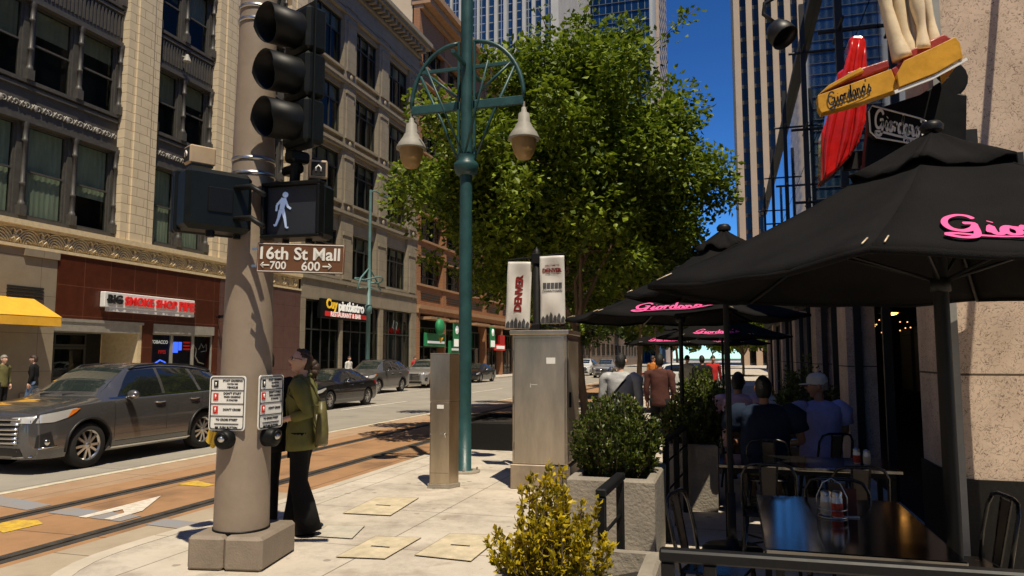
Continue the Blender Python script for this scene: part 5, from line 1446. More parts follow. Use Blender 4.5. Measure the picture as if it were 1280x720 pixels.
# ------------------------------------------------------------------ teal lamp posts
M['lamp_grey'] = mat('grey_lamp_hood', (0.27,0.255,0.215), 0.6, 0.0, var=0.15, vscale=6)
M['lamp_amber'] = mat('frosted_amber_globe', (0.33,0.21,0.075), 0.35, var=0.15, vscale=5)
def lamp_post(label, loc, rz=0, ht=9.2, zb=5.62):
    t = thing('street_lamp', label, 'street lamp', loc, rz, 'teal street lamps')
    part('post', M['teal'], t, lambda b: b.lathe([(.15,.0),(.15,.03),(.104,.035),(.099,1.0),(.096,zb-1.1),(.093,zb-1.0),(.088,zb+.9),(.096,zb+1.2),(.086,ht)], 24))
    part('base_plate', M['concrete_planter'], t, lambda b: (b.lathe([(.24,.003),(.24,.03),(.22,.032)], 12), [b.cyl((.19*math.cos(a),.19*math.sin(a),.03),(.19*math.cos(a),.19*math.sin(a),.07),.018,n=6) for a in (0.4,1.9,3.5,5.0)][0]))
    part('collar', M['teal'], t, lambda b: b.lathe([(.12,zb-1.12),(.17,zb-1.08),(.19,zb-.98),(.19,zb-.93),(.14,zb-.88),(.16,zb-.80)], 20))
    def frame(b):
        Rr = .93
        for s in (-1,1):
            pts = [(s*(.14+(Rr-.14)*math.sin(PI/2*q/12)), 0, zb+.04+ .98*math.cos(PI/2*q/12)) for q in range(13)]
            b.tube(pts, .035, 8)
            x0, x1 = sorted((s*.10, s*Rr)); b.rbox(x0, x1, -.03,.03, zb-.07,zb+.07,.01)
            x0, x1 = sorted((s*.10, s*.80)); b.rbox(x0, x1, -.02,.02, zb+.58,zb+.64,.008)
            b.tube([(s*.12,0,zb+.12),(s*.72,0,zb+.62)], .022, 6)
            b.tube([(s*.14,0,zb-.86),(s*.42,0,zb-.2),(s*.78,0,zb+.55)], .024, 6)
            b.rbox(s*.13-.02, s*.13+.02, -.03,.03, zb-.85,zb+1.05,.008)
            b.tube([(s*.0,-.1,zb-.85),(s*.5,-.45,zb+.5)], .018, 6)
        for s in (-1,1):
            b.rbox(-.03,.03, *sorted((s*.10, s*.62)), zb+.60,zb+.66,.008)
    part('arched_bracket', M['teal'], t, frame)
    for s in (-1,1):
        l = part('lamp', M['lamp_grey'], t, lambda b, s=s: (b.lathe([(.0,zb-.10),(.035,zb-.12),(.045,zb-.19),(.085,zb-.22),(.095,zb-.36),(.115,zb-.38),(.13,zb-.42),(.20,zb-.52),(.24,zb-.60),(.24,zb-.625),(.19,zb-.62)], 24, (s*.93,0,0)), b.cyl((s*.93,0,zb-.12),(s*.93,0,zb-.03),.02)))
        part('globe', M['lamp_amber'], l, lambda b, s=s: b.lathe([(.19,zb-.62),(.185,zb-.72),(.15,zb-.84),(.10,zb-.92),(.0,zb-.945)], 20, (s*.93,0,0)))
    return t
lp = lamp_post('tall teal lamp post with an arched double lamp bracket near the steel cabinet', (-3.84,10.53,0), R(0))
# slim posts on the far sidewalk
fp = thing('street_lamp', 'slim pale teal lamp post with a scrolled ring on the far sidewalk', 'street lamp', (-19.95,38.4,0), 0, 'teal street lamps')
M['teal_far'] = mat('sun_faded_teal', (0.10,0.20,0.19), 0.5, var=0.2, vscale=3)
part('post', M['teal_far'], fp, lambda b: b.lathe([(.13,0),(.12,4.2),(.20,4.25),(.20,4.7),(.12,4.75),(.09,7.5),(.08,11.5)], 14))
part('ring', M['teal_far'], fp, lambda b: (b.tube([(.75*math.cos(2*PI*k/20),.95*math.sin(2*PI*k/20),6.2+.12*math.cos(4*PI*k/20)) for k in range(20)], .05, 6, True), b.tube([(.0,-1.4,5.5),(0,-1.0,6.2),(0,0,6.9),(0,1.0,6.2),(0,1.5,5.7)], .05, 6), b.tube([(0,-1.2,5.6),(0,0,5.75),(0,1.4,5.6)], .04, 6)))
part('arm', M['teal_far'], fp, lambda b: (b.tube([(0,0,11.4),(0,.6,11.55),(0,1.8,11.5)], .05, 6), b.rbox(-.12,.12,1.3,2.0,11.42,11.55,.03)))
# kerb side bollard beyond the pedestal
# ------------------------------------------------------------------ vehicles
M['paint_grey'] = mat('grey_car_paint', (0.135,0.132,0.132), 0.22, 0.6, coat=1.0)
M['paint_black'] = mat('black_car_paint', (0.012,0.012,0.013), 0.28, 0.3, coat=1.0)
M['paint_steel'] = mat('steel_grey_car_paint', (0.14,0.135,0.13), 0.3, 0.5, coat=1.0)
M['paint_silver'] = mat('silver_car_paint', (0.42,0.41,0.38), 0.3, 0.6, coat=1.0)
M['paint_white'] = M['paint_white']
M['paint_whitecar'] = mat('white_car_paint', (0.62,0.62,0.60), 0.3, 0.0, coat=1.0)
M['car_glass'] = mat('dark_car_glass', (0.010,0.012,0.012), 0.03, 0.0, spec=0.8, coat=1.0)
M['wind_glass'] = mat('windshield_glass', (0.022,0.030,0.026), 0.03, 0.0, spec=0.9, coat=1.0)
M['tyre'] = mat('tyre_rubber', (0.014,0.013,0.012), 0.85, bump=0.2, bscale=60)
M['alloy'] = mat('alloy_rim', (0.62,0.61,0.59), 0.28, 0.9)
M['chrome'] = mat('chrome', (0.75,0.74,0.72), 0.12, 1.0)
M['trim_black'] = mat('black_trim', (0.012,0.012,0.012), 0.5)
M['head_lens'] = mat('headlight_lens', (0.62,0.62,0.60), 0.12, 0.3, coat=1.0)
M['amber'] = mat('amber_lens', (0.75,0.20,0.02), 0.25, coat=1.0)
M['tail_red'] = mat('red_tail_lens', (0.45,0.01,0.01), 0.2, coat=1.0)
M['plate'] = mat('number_plate', (0.7,0.7,0.66), 0.5)
M['well'] = mat('wheel_well', (0.004,0.004,0.004), 0.95)

def ring_half(s):
    """half cross section of a body station, bottom centre to roof centre"""
    zb, ws, zbl, wb, zt, wt = s
    lo = min(zb+.16, zbl-.05)
    return [(0,zb),(ws*.55,zb),(ws*.93,zb+.015),(ws,lo-.05),(ws+.012,lo+.05),(ws+(wb-ws)*.5+.018,lo+(zbl-lo)*.55),(wb+.004,zbl-.06),(wb-.012,zbl-.012),(wb-.05,zbl+.006),
            (wt+(wb-.06-wt)*.52, zbl+(zt-zbl)*.50),(wt,zt-.085*min(1,(zt-zbl)/.3)),(wt-.05,zt-.035*min(1,(zt-zbl)/.3)),(wt*.55,zt-.006),(0,zt)]
def station_at(S, y):
    if y <= S[0][0]: return S[0][1:]
    for i in range(len(S)-1):
        if y <= S[i+1][0]:
            t = (y-S[i][0])/(S[i+1][0]-S[i][0]); return tuple(a+(b-a)*t for a,b in zip(S[i][1:],S[i+1][1:]))
    return S[-1][1:]
def make_car(name, label, cat, loc, rotz, S, axles, wr, tw, paint, windows, wind, rear, extras, group=None, spokes=10, ground=RZD, bars=None):
    t = thing(name, label, cat, (loc[0],loc[1],ground), rotz, group)
    ys = sorted(set([round(S[0][0]+(S[-1][0]-S[0][0])*k/64,4) for k in range(65)]+[s[0] for s in S]))
    rows = [list(station_at(S,y)) for y in ys]
    for _ in range(2):
        nr = [r[:] for r in rows]
        for i in range(1,len(rows)-1):
            for k in range(6): nr[i][k] = .25*rows[i-1][k]+.5*rows[i][k]+.25*rows[i+1][k]
        rows = nr
    b = MB(); n = None
    vs = []
    for y, r in zip(ys, rows):
        h = ring_half(r); full = [(x,z) for x,z in h]+[(-x,z) for x,z in h[-2:0:-1]]
        n = len(full); vs += [(x,y,z) for x,z in full]
    fs = []
    for i in range(len(ys)-1):
        for k in range(n): fs.append((i*n+k, i*n+(k+1)%n, (i+1)*n+(k+1)%n, (i+1)*n+k))
    fs += [tuple(range(n-1,-1,-1)), tuple((len(ys)-1)*n+k for k in range(n))]
    b.add(vs, fs, True)
    me = b.mesh('body', [M[paint], M['well']])
    bvh = BVHTree.FromPolygons([v.co.copy() for v in me.vertices], [tuple(p.vertices) for p in me.polygons])
    body = bpy.data.objects.new('body', me); COL.objects.link(body)
    cu = MB(); cu.cur = 1
    for ya in axles:
        for s in (-1,1): cu.cyl((s*.52,ya,wr+.01),(s*1.3,ya,wr+.01), wr*1.13, n=36)
    cut = cu.obj('cut', [M[paint], M['well']])
    md = body.modifiers.new('arches','BOOLEAN'); md.object = cut; md.operation = 'DIFFERENCE'; md.solver = 'EXACT'
    dg = bpy.context.evaluated_depsgraph_get(); dg.update()
    me2 = bpy.data.meshes.new_from_object(body.evaluated_get(dg))
    body.modifiers.clear(); body.data = me2; body.parent = t
    bpy.data.objects.remove(cut)
    for p in me2.polygons: p.use_smooth = p.material_index == 0 and p.area < 2
    try: me2.set_sharp_from_angle(angle=R(38))
    except Exception: pass
    def onto(p, d, off=.004):
        h = bvh.ray_cast(Vector(p)-Vector(d)*3, Vector(d))
        if h[0] is None: return Vector(p)
        nn = h[1] if h[1].dot(Vector(d)) < 0 else -h[1]
        return h[0]+nn*off
    def side_patch(b, poly, s, off=.004, inset=0):
        # convex outline in (y,z) filled as strips between its lower and upper chain
        ymin, ymax = min(p[0] for p in poly), max(p[0] for p in poly)
        def span(y):
            zs = []
            for i in range(len(poly)):
                (a,c),(d,e) = poly[i], poly[(i+1)%len(poly)]
                if (a-y)*(d-y) <= 0 and abs(a-d) > 1e-6: zs.append(c+(e-c)*(y-a)/(d-a))
            return (min(zs), max(zs)) if zs else (0,0)
        N = 14; e_ = 1e-4
        def fn(u, v):
            y = ymin+e_+(ymax-ymin-2*e_)*u; lo, hi = span(y); return onto((0,y,lo+(hi-lo)*v), (-s,0,0), off)
        b.grid(fn, N, 5)
    def quad_patch(b, c4, d, off=.004, nu=8, nv=6):
        c4 = [Vector(c) for c in c4]
        b.grid(lambda u,v: onto((c4[0].lerp(c4[1],u)).lerp(c4[3].lerp(c4[2],u), v), d, off), nu, nv)
    for wnd in windows:
        for s in (-1,1):
            b = MB(); side_patch(b, wnd, s, .005); w_ = b.obj('side_window', M['car_glass'], t)
    b = MB(); quad_patch(b, wind, (0,.6,-1), .005, 12, 8); b.obj('windshield', M['wind_glass'], t)
    b = MB(); quad_patch(b, rear, (0,-1,-.3), .005, 8, 6); b.obj('rear_window', M['car_glass'], t)
    for s in (-1,1):
        for ya in axles:
            b = MB()
            b.lathe([(wr*.66,-tw/2),(wr*.9,-tw/2),(wr*.985,-tw*.36),(wr,-tw*.2),(wr,tw*.2),(wr*.985,tw*.36),(wr*.9,tw/2),(wr*.66,tw/2)], 36, (0,0,0), RY(PI/2), caps=False)
            xw = S[len(S)//2][2]-tw/2-.005
            w_ = b.obj('wheel', M['tyre'], t, (s*xw, ya, wr))
            b = MB()
            xo = s*(tw/2-.025)
            b.lathe([(wr*.60,-.02),(wr*.67,.012),(wr*.70,.012),(wr*.70,-.02)], 36, (xo,0,0), RY(s*PI/2), caps=False)
            for k in range(spokes):
                a = 2*PI*k/spokes+.1*(k%2)
                ca, sa = math.cos(a), math.sin(a)
                p0 = Vector((xo+s*.012, ca*wr*.10, sa*wr*.10)); p1 = Vector((xo-s*.002, ca*wr*.65, sa*wr*.65))
                sd = Vector((0,-sa,ca))
                w0, w1 = wr*.055, wr*.05
                b.add([p0+sd*w0,p0-sd*w0,p1-sd*w1,p1+sd*w1]+[q-Vector((s*.03,0,0)) for q in (p0+sd*w0,p0-sd*w0,p1-sd*w1,p1+sd*w1)], [(0,1,2,3),(7,6,5,4),(0,3,7,4),(1,5,6,2),(0,4,5,1),(3,2,6,7)], False)
            b.lathe([(.0,.022),(wr*.12,.018),(wr*.15,-.01)], 16, (xo,0,0), RY(s*PI/2))
            b.obj('rim', M['alloy'], w_)
            b = MB(); b.lathe([(.0,.0),(wr*.66,.0)], 24, (xo-s*.05,0,0), RY(s*PI/2), caps=False); b.obj('brake_disc', M['well'], w_)
    extras(t, onto, side_patch, quad_patch)
    return t

def door_seams(t, side_patch, seams):
    b = MB()
    for s in (-1,1):
        for poly in seams: side_patch(b, poly, s, .0015)
    b.obj('door_seam', M['trim_black'], t)
def mirrors(t, x, y, z, m):
    for s in (-1,1):
        b = MB(); b.sphere((s*(x+.13),y,z),(.12,.075,.085),14,10); b.tube([(s*(x-.04),y+.02,z-.06),(s*(x+.06),y+.02,z-.05)], .03, 8)
        mm = b.obj('door_mirror', M[m], t)
        b = MB(); b.tube([(s*(x+.03),y-.06,z-.03),(s*(x+.23),y-.06,z-.02)], .018, 6); b.obj('mirror_trim', M['chrome'], mm)
def handles(t, onto, pts, m):
    for s in (-1,1):
        for y, z in pts:
            b = MB(); p = onto((0,y,z),(-s,0,0),.02); q = onto((0,y+.22,z+.005),(-s,0,0),.02); b.tube([p+Vector((-s*.02,-.01,0)),p,p.lerp(q,.5)+Vector((s*.008,0,0)),q,q+Vector((-s*.02,.01,0))], .014, 6); b.obj('door_handle', M[m], t)

# large grey crossover nearest the camera
S_SUV = [(-2.46,.40,.60,.70,.62,.74,.40),(-2.42,.27,.78,.84,.76,.88,.50),(-2.30,.23,.88,.95,.85,.985,.60),(-2.1,.22,.935,1.0,.90,1.035,.66),(-1.8,.22,.955,1.035,.935,1.075,.70),(-1.35,.22,.96,1.065,.95,1.125,.74),(-1.12,.22,.96,1.08,.955,1.165,.74),
         (-.80,.22,.96,1.09,.955,1.40,.68),(-.42,.22,.96,1.10,.955,1.63,.63),(-.2,.22,.96,1.10,.955,1.685,.63),(.25,.22,.96,1.115,.955,1.72,.635),(1.0,.22,.96,1.13,.955,1.715,.63),(1.6,.22,.96,1.15,.955,1.67,.61),(1.95,.23,.955,1.16,.95,1.60,.60),(2.12,.25,.945,1.15,.94,1.45,.63),(2.3,.30,.92,1.10,.92,1.20,.70),(2.42,.38,.87,.98,.86,1.02,.70),(2.45,.46,.80,.80,.80,.84,.6)]
def suv_extra(grille, chrome_bars=6):
    def ex(t, onto, side_patch, quad_patch):
        door_seams(t, side_patch, [[(-.93,.40),(-.92,1.09),(-.912,1.09),(-.922,.40)],[(.30,.40),(.30,1.10),(.308,1.10),(.308,.40)],[(1.18,.62),(1.30,1.12),(1.308,1.12),(1.188,.62)],[(-.9,.385),(-.9,.395),(1.0,.395),(1.0,.385)]])
        b = MB()
        for s in (-1,1): side_patch(b, [(-.95,.27),(-.95,.30),(1.0,.30),(1.0,.27)], s, .010)
        b.obj('rocker_trim', M['chrome'], t)
        b = MB()
        for s in (-1,1):
            side_patch(b, [(-.98,1.105),(-.98,1.125),(1.95,1.185),(1.95,1.165)], s, .008)
        b.obj('window_trim', M['chrome'], t)
        b = MB()
        for s in (-1,1):
            b.tube([onto((s*.60,y,2.5),(0,0,-1),z) for y,z in ((-.3,.01),(-.15,.045),(.4,.05),(1.2,.05),(1.75,.04),(1.9,.01))], .018, 6)
        b.obj('roof_rail', M['trim_black'], t)
        for s in (-1,1):
            b = MB(); side_patch(b, [(-2.33,.80),(-2.30,.92),(-1.70,1.0),(-1.64,.985),(-1.85,.86),(-2.1,.80)], s, .008); h = b.obj('headlight', M['head_lens'], t)
            b = MB(); side_patch(b, [(-1.86,.86),(-1.78,.978),(-1.63,.992),(-1.70,.94)], s, .012); b.obj('turn_lens', M['amber'], h)
            b = MB(); quad_patch(b, [(s*.45,-2.5,.80),(s*.80,-2.5,.80),(s*.82,-2.5,.90),(s*.45,-2.5,.88)], (0,1,0), .008); b.obj('headlight_front', M['head_lens'], h)
            b = MB(); side_patch(b, [(-2.34,.42),(-2.32,.62),(-2.13,.66),(-2.08,.45)], s, .006); f = b.obj('fog_lamp_recess', M['trim_black'], t)
            b = MB(); p = onto((0,-2.2,.50),(-s,0,0),.03); b.sphere(p,(.03,.05,.05),10,8); b.tube([onto((0,-2.3,.41),(-s,0,0),.02),onto((0,-2.05,.43),(-s,0,0),.02)], .014, 6); b.obj('fog_lamp', M['chrome'], f)
        b = MB(); quad_patch(b, [(-.56,-2.6,.46),(.56,-2.6,.46),(.60,-2.6,.86),(-.60,-2.6,.86)], (0,1,0), .006, 10, 6); g = b.obj('grille', M['trim_black'], t)
        b = MB()
        for k in range(chrome_bars):
            z = .50+.34*k/(chrome_bars-1)
            for s in (-1,1):
                pts = [onto((s*x,-2.6,z+.012*abs(x)),(0,1,0),.025) for x in (0,.2,.4,.54,.64)]; b.tube(pts, .022, 6)
        b.obj('grille_bar', M['chrome'], g)
        b = MB(); quad_patch(b, [(-.7,-2.6,.30),(.7,-2.6,.30),(.66,-2.6,.42),(-.66,-2.6,.42)], (0,1,0), .008, 10, 4); b.obj('lower_intake', M['trim_black'], t)
        b = MB()
        for s in (-1,1): b.tube([onto((s*.5,-2.6,.285),(0,1,0),.02),onto((s*.8,-2.55,.30),(0,1,0),.02)], .016, 6)
        b.obj('bumper_trim', M['chrome'], t)
        for s in (-1,1):
            b = MB(); side_patch(b, [(2.0,1.0),(2.0,1.12),(2.38,1.06),(2.38,.98)], s, .006); b.obj('tail_light', M['tail_red'], t)
        mirrors(t, .955, -.66, 1.17, 'paint_grey' if grille == 0 else 'trim_black')
        handles(t, onto, ((.02,1.0),(.95,1.02)), 'chrome')
        b = MB()
        for s in (-1,1):
            for ya in (-1.43,1.37):
                pts = [onto((0,ya+.445*math.cos(R(a)),.38+.445*math.sin(R(a))),(-s,0,0),.006) for a in range(-8,189,14)]; b.tube(pts, .02, 6)
        b.obj('arch_trim', M['trim_black'], t)
        b = MB(); b.tube([(0,-1.12,1.18),(.3,-1.06,1.20),(.6,-.98,1.23)], .012, 5); b.tube([(-.5,-1.12,1.18),(-.2,-1.06,1.20),(.15,-.98,1.23)], .012, 5); b.obj('wiper', M['trim_black'], t)
    return ex
WIN_SUV = [[(-.80,1.135),(-.36,1.555),(-.30,1.585),(.25,1.615),(.25,1.145)],[(.33,1.147),(.33,1.618),(1.15,1.60),(1.24,1.17)],[(1.31,1.175),(1.23,1.598),(1.62,1.555),(1.95,1.30),(1.93,1.20)]]
W_SUV = [(-.70,-1.06,1.30),(.70,-1.06,1.30),(.56,-.40,1.7),(-.56,-.40,1.7)]
R_SUV = [(-.6,2.2,1.18),(.6,2.2,1.18),(.52,2.1,1.52),(-.52,2.1,1.52)]
suv = make_car('parked_car', 'large dark grey crossover with chrome bar grille in the lane nearest the tracks', 'car', (-11.20,11.35), 0, S_SUV, (-1.43,1.36), .375, .25, 'paint_grey', WIN_SUV, W_SUV, R_SUV, suv_extra(0), 'cars in the street')
# black saloon
S_SED = [(-2.35,.36,.60,.60,.60,.64,.4),(-2.30,.24,.74,.68,.74,.72,.5),(-2.15,.20,.84,.76,.82,.80,.6),(-1.8,.18,.89,.83,.88,.885,.66),(-1.3,.18,.90,.87,.90,.95,.70),(-.95,.18,.90,.89,.90,.985,.70),(-.6,.18,.90,.90,.90,1.18,.64),(-.2,.18,.90,.91,.90,1.37,.58),(.1,.18,.90,.915,.90,1.42,.57),(.6,.18,.90,.925,.90,1.42,.57),(1.1,.18,.90,.935,.90,1.34,.58),(1.5,.18,.90,.945,.90,1.16,.64),(1.8,.20,.895,.955,.89,1.02,.70),(2.1,.23,.88,.95,.87,.985,.70),(2.3,.30,.82,.88,.82,.92,.68),(2.37,.40,.74,.72,.74,.78,.6)]
WIN_SED = [[(-.60,.945),(-.18,1.26),(.12,1.315),(.12,.955)],[(.18,.957),(.18,1.318),(.62,1.315),(1.0,1.24),(1.12,.985)],[(1.17,.99),(1.07,1.225),(1.33,1.10),(1.42,1.0)]]
W_SED = [(-.68,-.93,1.1),(.68,-.93,1.1),(.52,-.22,1.45),(-.52,-.22,1.45)]
R_SED = [(-.6,1.7,1.02),(.6,1.7,1.02),(.5,1.2,1.30),(-.5,1.2,1.30)]
def sed_extra(mc):
    def ex(t, onto, side_patch, quad_patch):
        door_seams(t, side_patch, [[(-.72,.36),(-.70,.88),(-.692,.88),(-.712,.36)],[(.15,.34),(.15,.90),(.158,.90),(.158,.34)],[(.86,.5),(1.10,.92),(1.108,.92),(.868,.5)]])
        for s in (-1,1):
            b = MB(); side_patch(b, [(-2.24,.58),(-2.2,.68),(-1.72,.78),(-1.70,.74),(-1.95,.62)], s, .008); b.obj('headlight', M['head_lens'], t)
            b = MB(); side_patch(b, [(1.95,.80),(1.85,.93),(2.30,.88),(2.30,.78)], s, .008); b.obj('tail_light', M['tail_red'], t)
            b = MB(); quad_patch(b, [(s*.42,2.6,.74),(s*.78,2.6,.74),(s*.78,2.6,.87),(s*.42,2.6,.87)], (0,-1,0), .008); b.obj('tail_light', M['tail_red'], t)
        b = MB(); quad_patch(b, [(-.5,-2.5,.36),(.5,-2.5,.36),(.52,-2.5,.60),(-.52,-2.5,.60)], (0,1,0), .008, 8, 5); g = b.obj('grille', M['trim_black'], t)
        b = MB(); quad_patch(b, [(-.25,-2.5,.42),(.25,-2.5,.42),(.25,-2.5,.53),(-.25,-2.5,.53)], (0,1,0), .02, 3, 2); b.obj('number_plate', M['plate'], g)
        mirrors(t, .88, -.46, .99, mc); handles(t, onto, ((-.08,.83),(.72,.85)), mc)
        b = MB()
        for s in (-1,1): side_patch(b, [(-.62,.93),(-.62,.94),(1.4,.985),(1.4,.975)], s, .008)
        b.obj('window_trim', M['chrome'], t)
    return ex
make_car('parked_car', 'black saloon car behind the woman in the olive blazer', 'car', (-14.32,24.55), 0, S_SED, (-1.42,1.38), .33, .22, 'paint_black', WIN_SED, W_SED, R_SED, sed_extra('paint_black'), 'cars in the street', 10)
suv2 = make_car('parked_car', 'steel grey estate car parked by the far kerb, left of a silver one', 'car', (-17.95,35.4), 0, S_SUV, (-1.43,1.36), .36, .24, 'paint_steel', WIN_SUV, W_SUV, R_SUV, suv_extra(1,3), 'cars in the street')
make_car('parked_car', 'silver grilled crossover parked by the far kerb in front of the green shop fronts', 'car', (-18.2,43.0), 0, S_SUV, (-1.43,1.36), .37, .24, 'paint_silver', WIN_SUV, W_SUV, R_SUV, suv_extra(1,4), 'cars in the street', 8)
make_car('parked_car', 'dark saloon parked by the far kerb, just right of the teal lamp post', 'car', (-18.3,52.6), 0, S_SED, (-1.42,1.38), .33, .22, 'paint_black', WIN_SED, W_SED, R_SED, sed_extra('paint_black'), 'cars in the street')
make_car('parked_car', 'silver pickup like car far down the street, seen right of the steel cabinet', 'car', (-10.9,68.0), 0, S_SUV, (-1.43,1.36), .37, .24, 'paint_silver', WIN_SUV, W_SUV, R_SUV, suv_extra(1,4), 'cars in the street', 8)
make_car('parked_car', 'white car far down the street, left of the silver pickup like one', 'car', (-14.4,76), 0, S_SUV, (-1.43,1.36), .37, .24, 'paint_whitecar', WIN_SUV, W_SUV, R_SUV, suv_extra(1,3), 'cars in the street', 8)
# ------------------------------------------------------------------ people
M['skin'] = mat('skin', (0.70,0.42,0.30), 0.5, var=0.08, vscale=12)
M['skin_tan'] = mat('tanned_skin', (0.36,0.18,0.105), 0.5, var=0.08, vscale=12)
M['eye_white'] = mat('eye_white', (0.7,0.68,0.64), 0.3)
M['eye_dark'] = mat('eye_iris', (0.03,0.018,0.01), 0.2)
M['lips'] = mat('lips', (0.42,0.10,0.09), 0.45)
M['hair_brown'] = mat('dark_brown_hair', (0.042,0.022,0.013), 0.55, var=0.5, vscale=30, bump=0.6, bscale=70, stretch=(1,1,.25))
M['hair_black'] = mat('black_hair', (0.010,0.009,0.008), 0.55, var=0.4, vscale=30, bump=0.6, bscale=70)
M['hair_grey'] = mat('grey_hair', (0.25,0.23,0.2), 0.6, var=0.3, vscale=30)
def cloth(name, col, rough=0.9): 
    M[name] = mat(name, col, rough, var=0.18, vscale=7, bump=0.25, bscale=22, spec=0.25); return name
cloth('olive_cloth', (0.17,0.165,0.055)); cloth('black_cloth', (0.010,0.010,0.011)); cloth('navy_cloth', (0.012,0.022,0.045)); cloth('lilac_cloth', (0.62,0.42,0.52))
cloth('periwinkle_cloth', (0.42,0.40,0.66)); cloth('white_cloth', (0.62,0.60,0.55)); cloth('jeans_cloth', (0.10,0.15,0.25)); cloth('khaki_cloth', (0.25,0.19,0.12)); cloth('silver_cloth', (0.42,0.42,0.42), 0.4)
cloth('rose_cloth', (0.09,0.035,0.028)); cloth('red_cloth', (0.50,0.03,0.03)); cloth('blue_cloth', (0.03,0.10,0.45)); cloth('grey_cloth', (0.18,0.18,0.18)); cloth('orange_cloth', (0.6,0.2,0.04)); cloth('vest_cloth', (0.14,0.13,0.05))
M['shoe'] = mat('black_leather', (0.014,0.012,0.011), 0.4)
M['bag_olive'] = mat('olive_bag_leather', (0.12,0.105,0.035), 0.45, var=0.2, vscale=5, bump=0.3, bscale=18)
M['glasses'] = mat('dark_glasses_frame', (0.02,0.012,0.01), 0.3)

def skin_geo(verts, edges, radii, root=0, sub=2):
    me = bpy.data.meshes.new('skin'); me.from_pydata([tuple(v) for v in verts], edges, [])
    ob = bpy.data.objects.new('skin', me); COL.objects.link(ob)
    md = ob.modifiers.new('skin','SKIN'); md.use_smooth_shade = True
    sk = me.skin_vertices[0].data
    for i, r in enumerate(radii): sk[i].radius = (r, r) if not hasattr(r,'__len__') else r; sk[i].use_root = (i == root)
    s2 = ob.modifiers.new('sub','SUBSURF'); s2.levels = sub; s2.render_levels = sub
    dg = bpy.context.evaluated_depsgraph_get(); dg.update()
    m2 = bpy.data.meshes.new_from_object(ob.evaluated_get(dg))
    out = [v.co.copy() for v in m2.vertices], [tuple(p.vertices) for p in m2.polygons]
    bpy.data.objects.remove(ob); bpy.data.meshes.remove(me); bpy.data.meshes.remove(m2)
    return out

def head_geo(b, Mx, s=1.0):
    """head facing -y, centre at the origin of Mx, about 0.23 high"""
    n, m = 36, 28
    def shape(t, a):
        d = Vector((math.cos(a)*math.cos(t), math.cos(a)*math.sin(t), math.sin(a)))
        x, y, z = d.x*.076, d.y*.096, d.z*.118
        if d.z < 0:                                     # jaw narrows and comes forward
            k = min(1, -d.z*1.15); x *= 1-.30*k; y = y*(1-.34*k) - .020*k
            if d.y < 0: y -= .010*k
        if d.y > 0 and d.z > -.2: y *= 1.06
        if d.y < -.2:
            u, v = x/.076, z/.118
            y -= .030*math.exp(-((u/.16)**2+((v+.16)/.17)**2)) + .012*math.exp(-((u/.13)**2+((v-.08)/.22)**2))   # nose
            y += .012*(math.exp(-(((u-.40)/.20)**2+((v-.09)/.11)**2))+math.exp(-(((u+.40)/.20)**2+((v-.09)/.11)**2)))   # eye sockets
            y -= .006*math.exp(-((u/.5)**2+((v-.27)/.10)**2))
            y -= .008*math.exp(-((u/.26)**2+((v+.50)/.10)**2)) ; y += .005*math.exp(-((u/.3)**2+((v+.36)/.06)**2)); y += .006*math.exp(-((u/.3)**2+((v+.66)/.07)**2))
            y -= .010*math.exp(-((u/.28)**2+((v+.86)/.16)**2))                                         # chin
        return Vector((x, y, z))*s
    vs = [Mx @ shape(0,-PI/2)]; fs = []
    for i in range(1,m):
        for k in range(n): vs.append(Mx @ shape(2*PI*k/n, -PI/2+PI*i/m))
    vs.append(Mx @ shape(0,PI/2)); l = len(vs)-1
    for k in range(n): fs.append((0,1+(k+1)%n,1+k))
    for i in range(m-2):
        for k in range(n): fs.append((1+i*n+k,1+i*n+(k+1)%n,1+(i+1)*n+(k+1)%n,1+(i+1)*n+k))
    for k in range(n): fs.append((1+(m-2)*n+k,1+(m-2)*n+(k+1)%n,l))
    b.cur = 0; b.add(vs, fs, True)
    for sx in (-1,1):
        b.sphere(Mx @ Vector((sx*.075*s,.008*s,.0)), (.012*s,.022*s,.034*s), 10, 8, Mx.to_3x3().to_4x4())
    b.cur = 1
    for sx in (-1,1): b.sphere(Mx @ Vector((sx*.030*s,-.078*s,.011*s)), .0115*s, 10, 8)
    b.cur = 2
    for sx in (-1,1): b.sphere(Mx @ Vector((sx*.030*s,-.0865*s,.011*s)), .0055*s, 8, 6)
    b.cur = 3
    b.sphere(Mx @ Vector((0,-.097*s,-.056*s)), (.020*s,.007*s,.004*s), 10, 6, Mx.to_3x3().to_4x4()); b.sphere(Mx @ Vector((0,-.096*s,-.064*s)), (.018*s,.007*s,.005*s), 10, 6, Mx.to_3x3().to_4x4())
    b.cur = 0

def hair_geo(b, Mx, s=1.0, low=-.45, front=.30, puff=1.08, rnd=None):
    """cap of hair over skull and nape; face left open"""
    n, m = 32, 20
    def keep(d):
        if d.y < -.38: return d.z > front
        if d.y < .22: return d.z > .16+.5*max(0,-d.y)*front
        return d.z > low
    vs, idx = [], {}
    fs = []
    def pt(k, i):
        a = -PI/2+PI*i/m; t = 2*PI*k/n
        d = Vector((math.cos(a)*math.cos(t), math.cos(a)*math.sin(t), math.sin(a)))
        w = puff+.02*math.sin(7*t+3*a)+.015*math.sin(13*a+5*t)
        return d, Mx @ (Vector((d.x*.078, d.y*.100*(1.05 if d.y > 0 else .98), d.z*.120))*(s*w))
    for i in range(m):
        for k in range(n):
            c = [(k,i),((k+1)%n,i),((k+1)%n,i+1),(k,i+1)]
            if all(keep(pt(*q)[0]) for q in c):
                f = []
                for q in c:
                    if q not in idx: idx[q] = len(vs); vs.append(pt(*q)[1])
                    f.append(idx[q])
                fs.append(f)
    b.add(vs, fs, True)

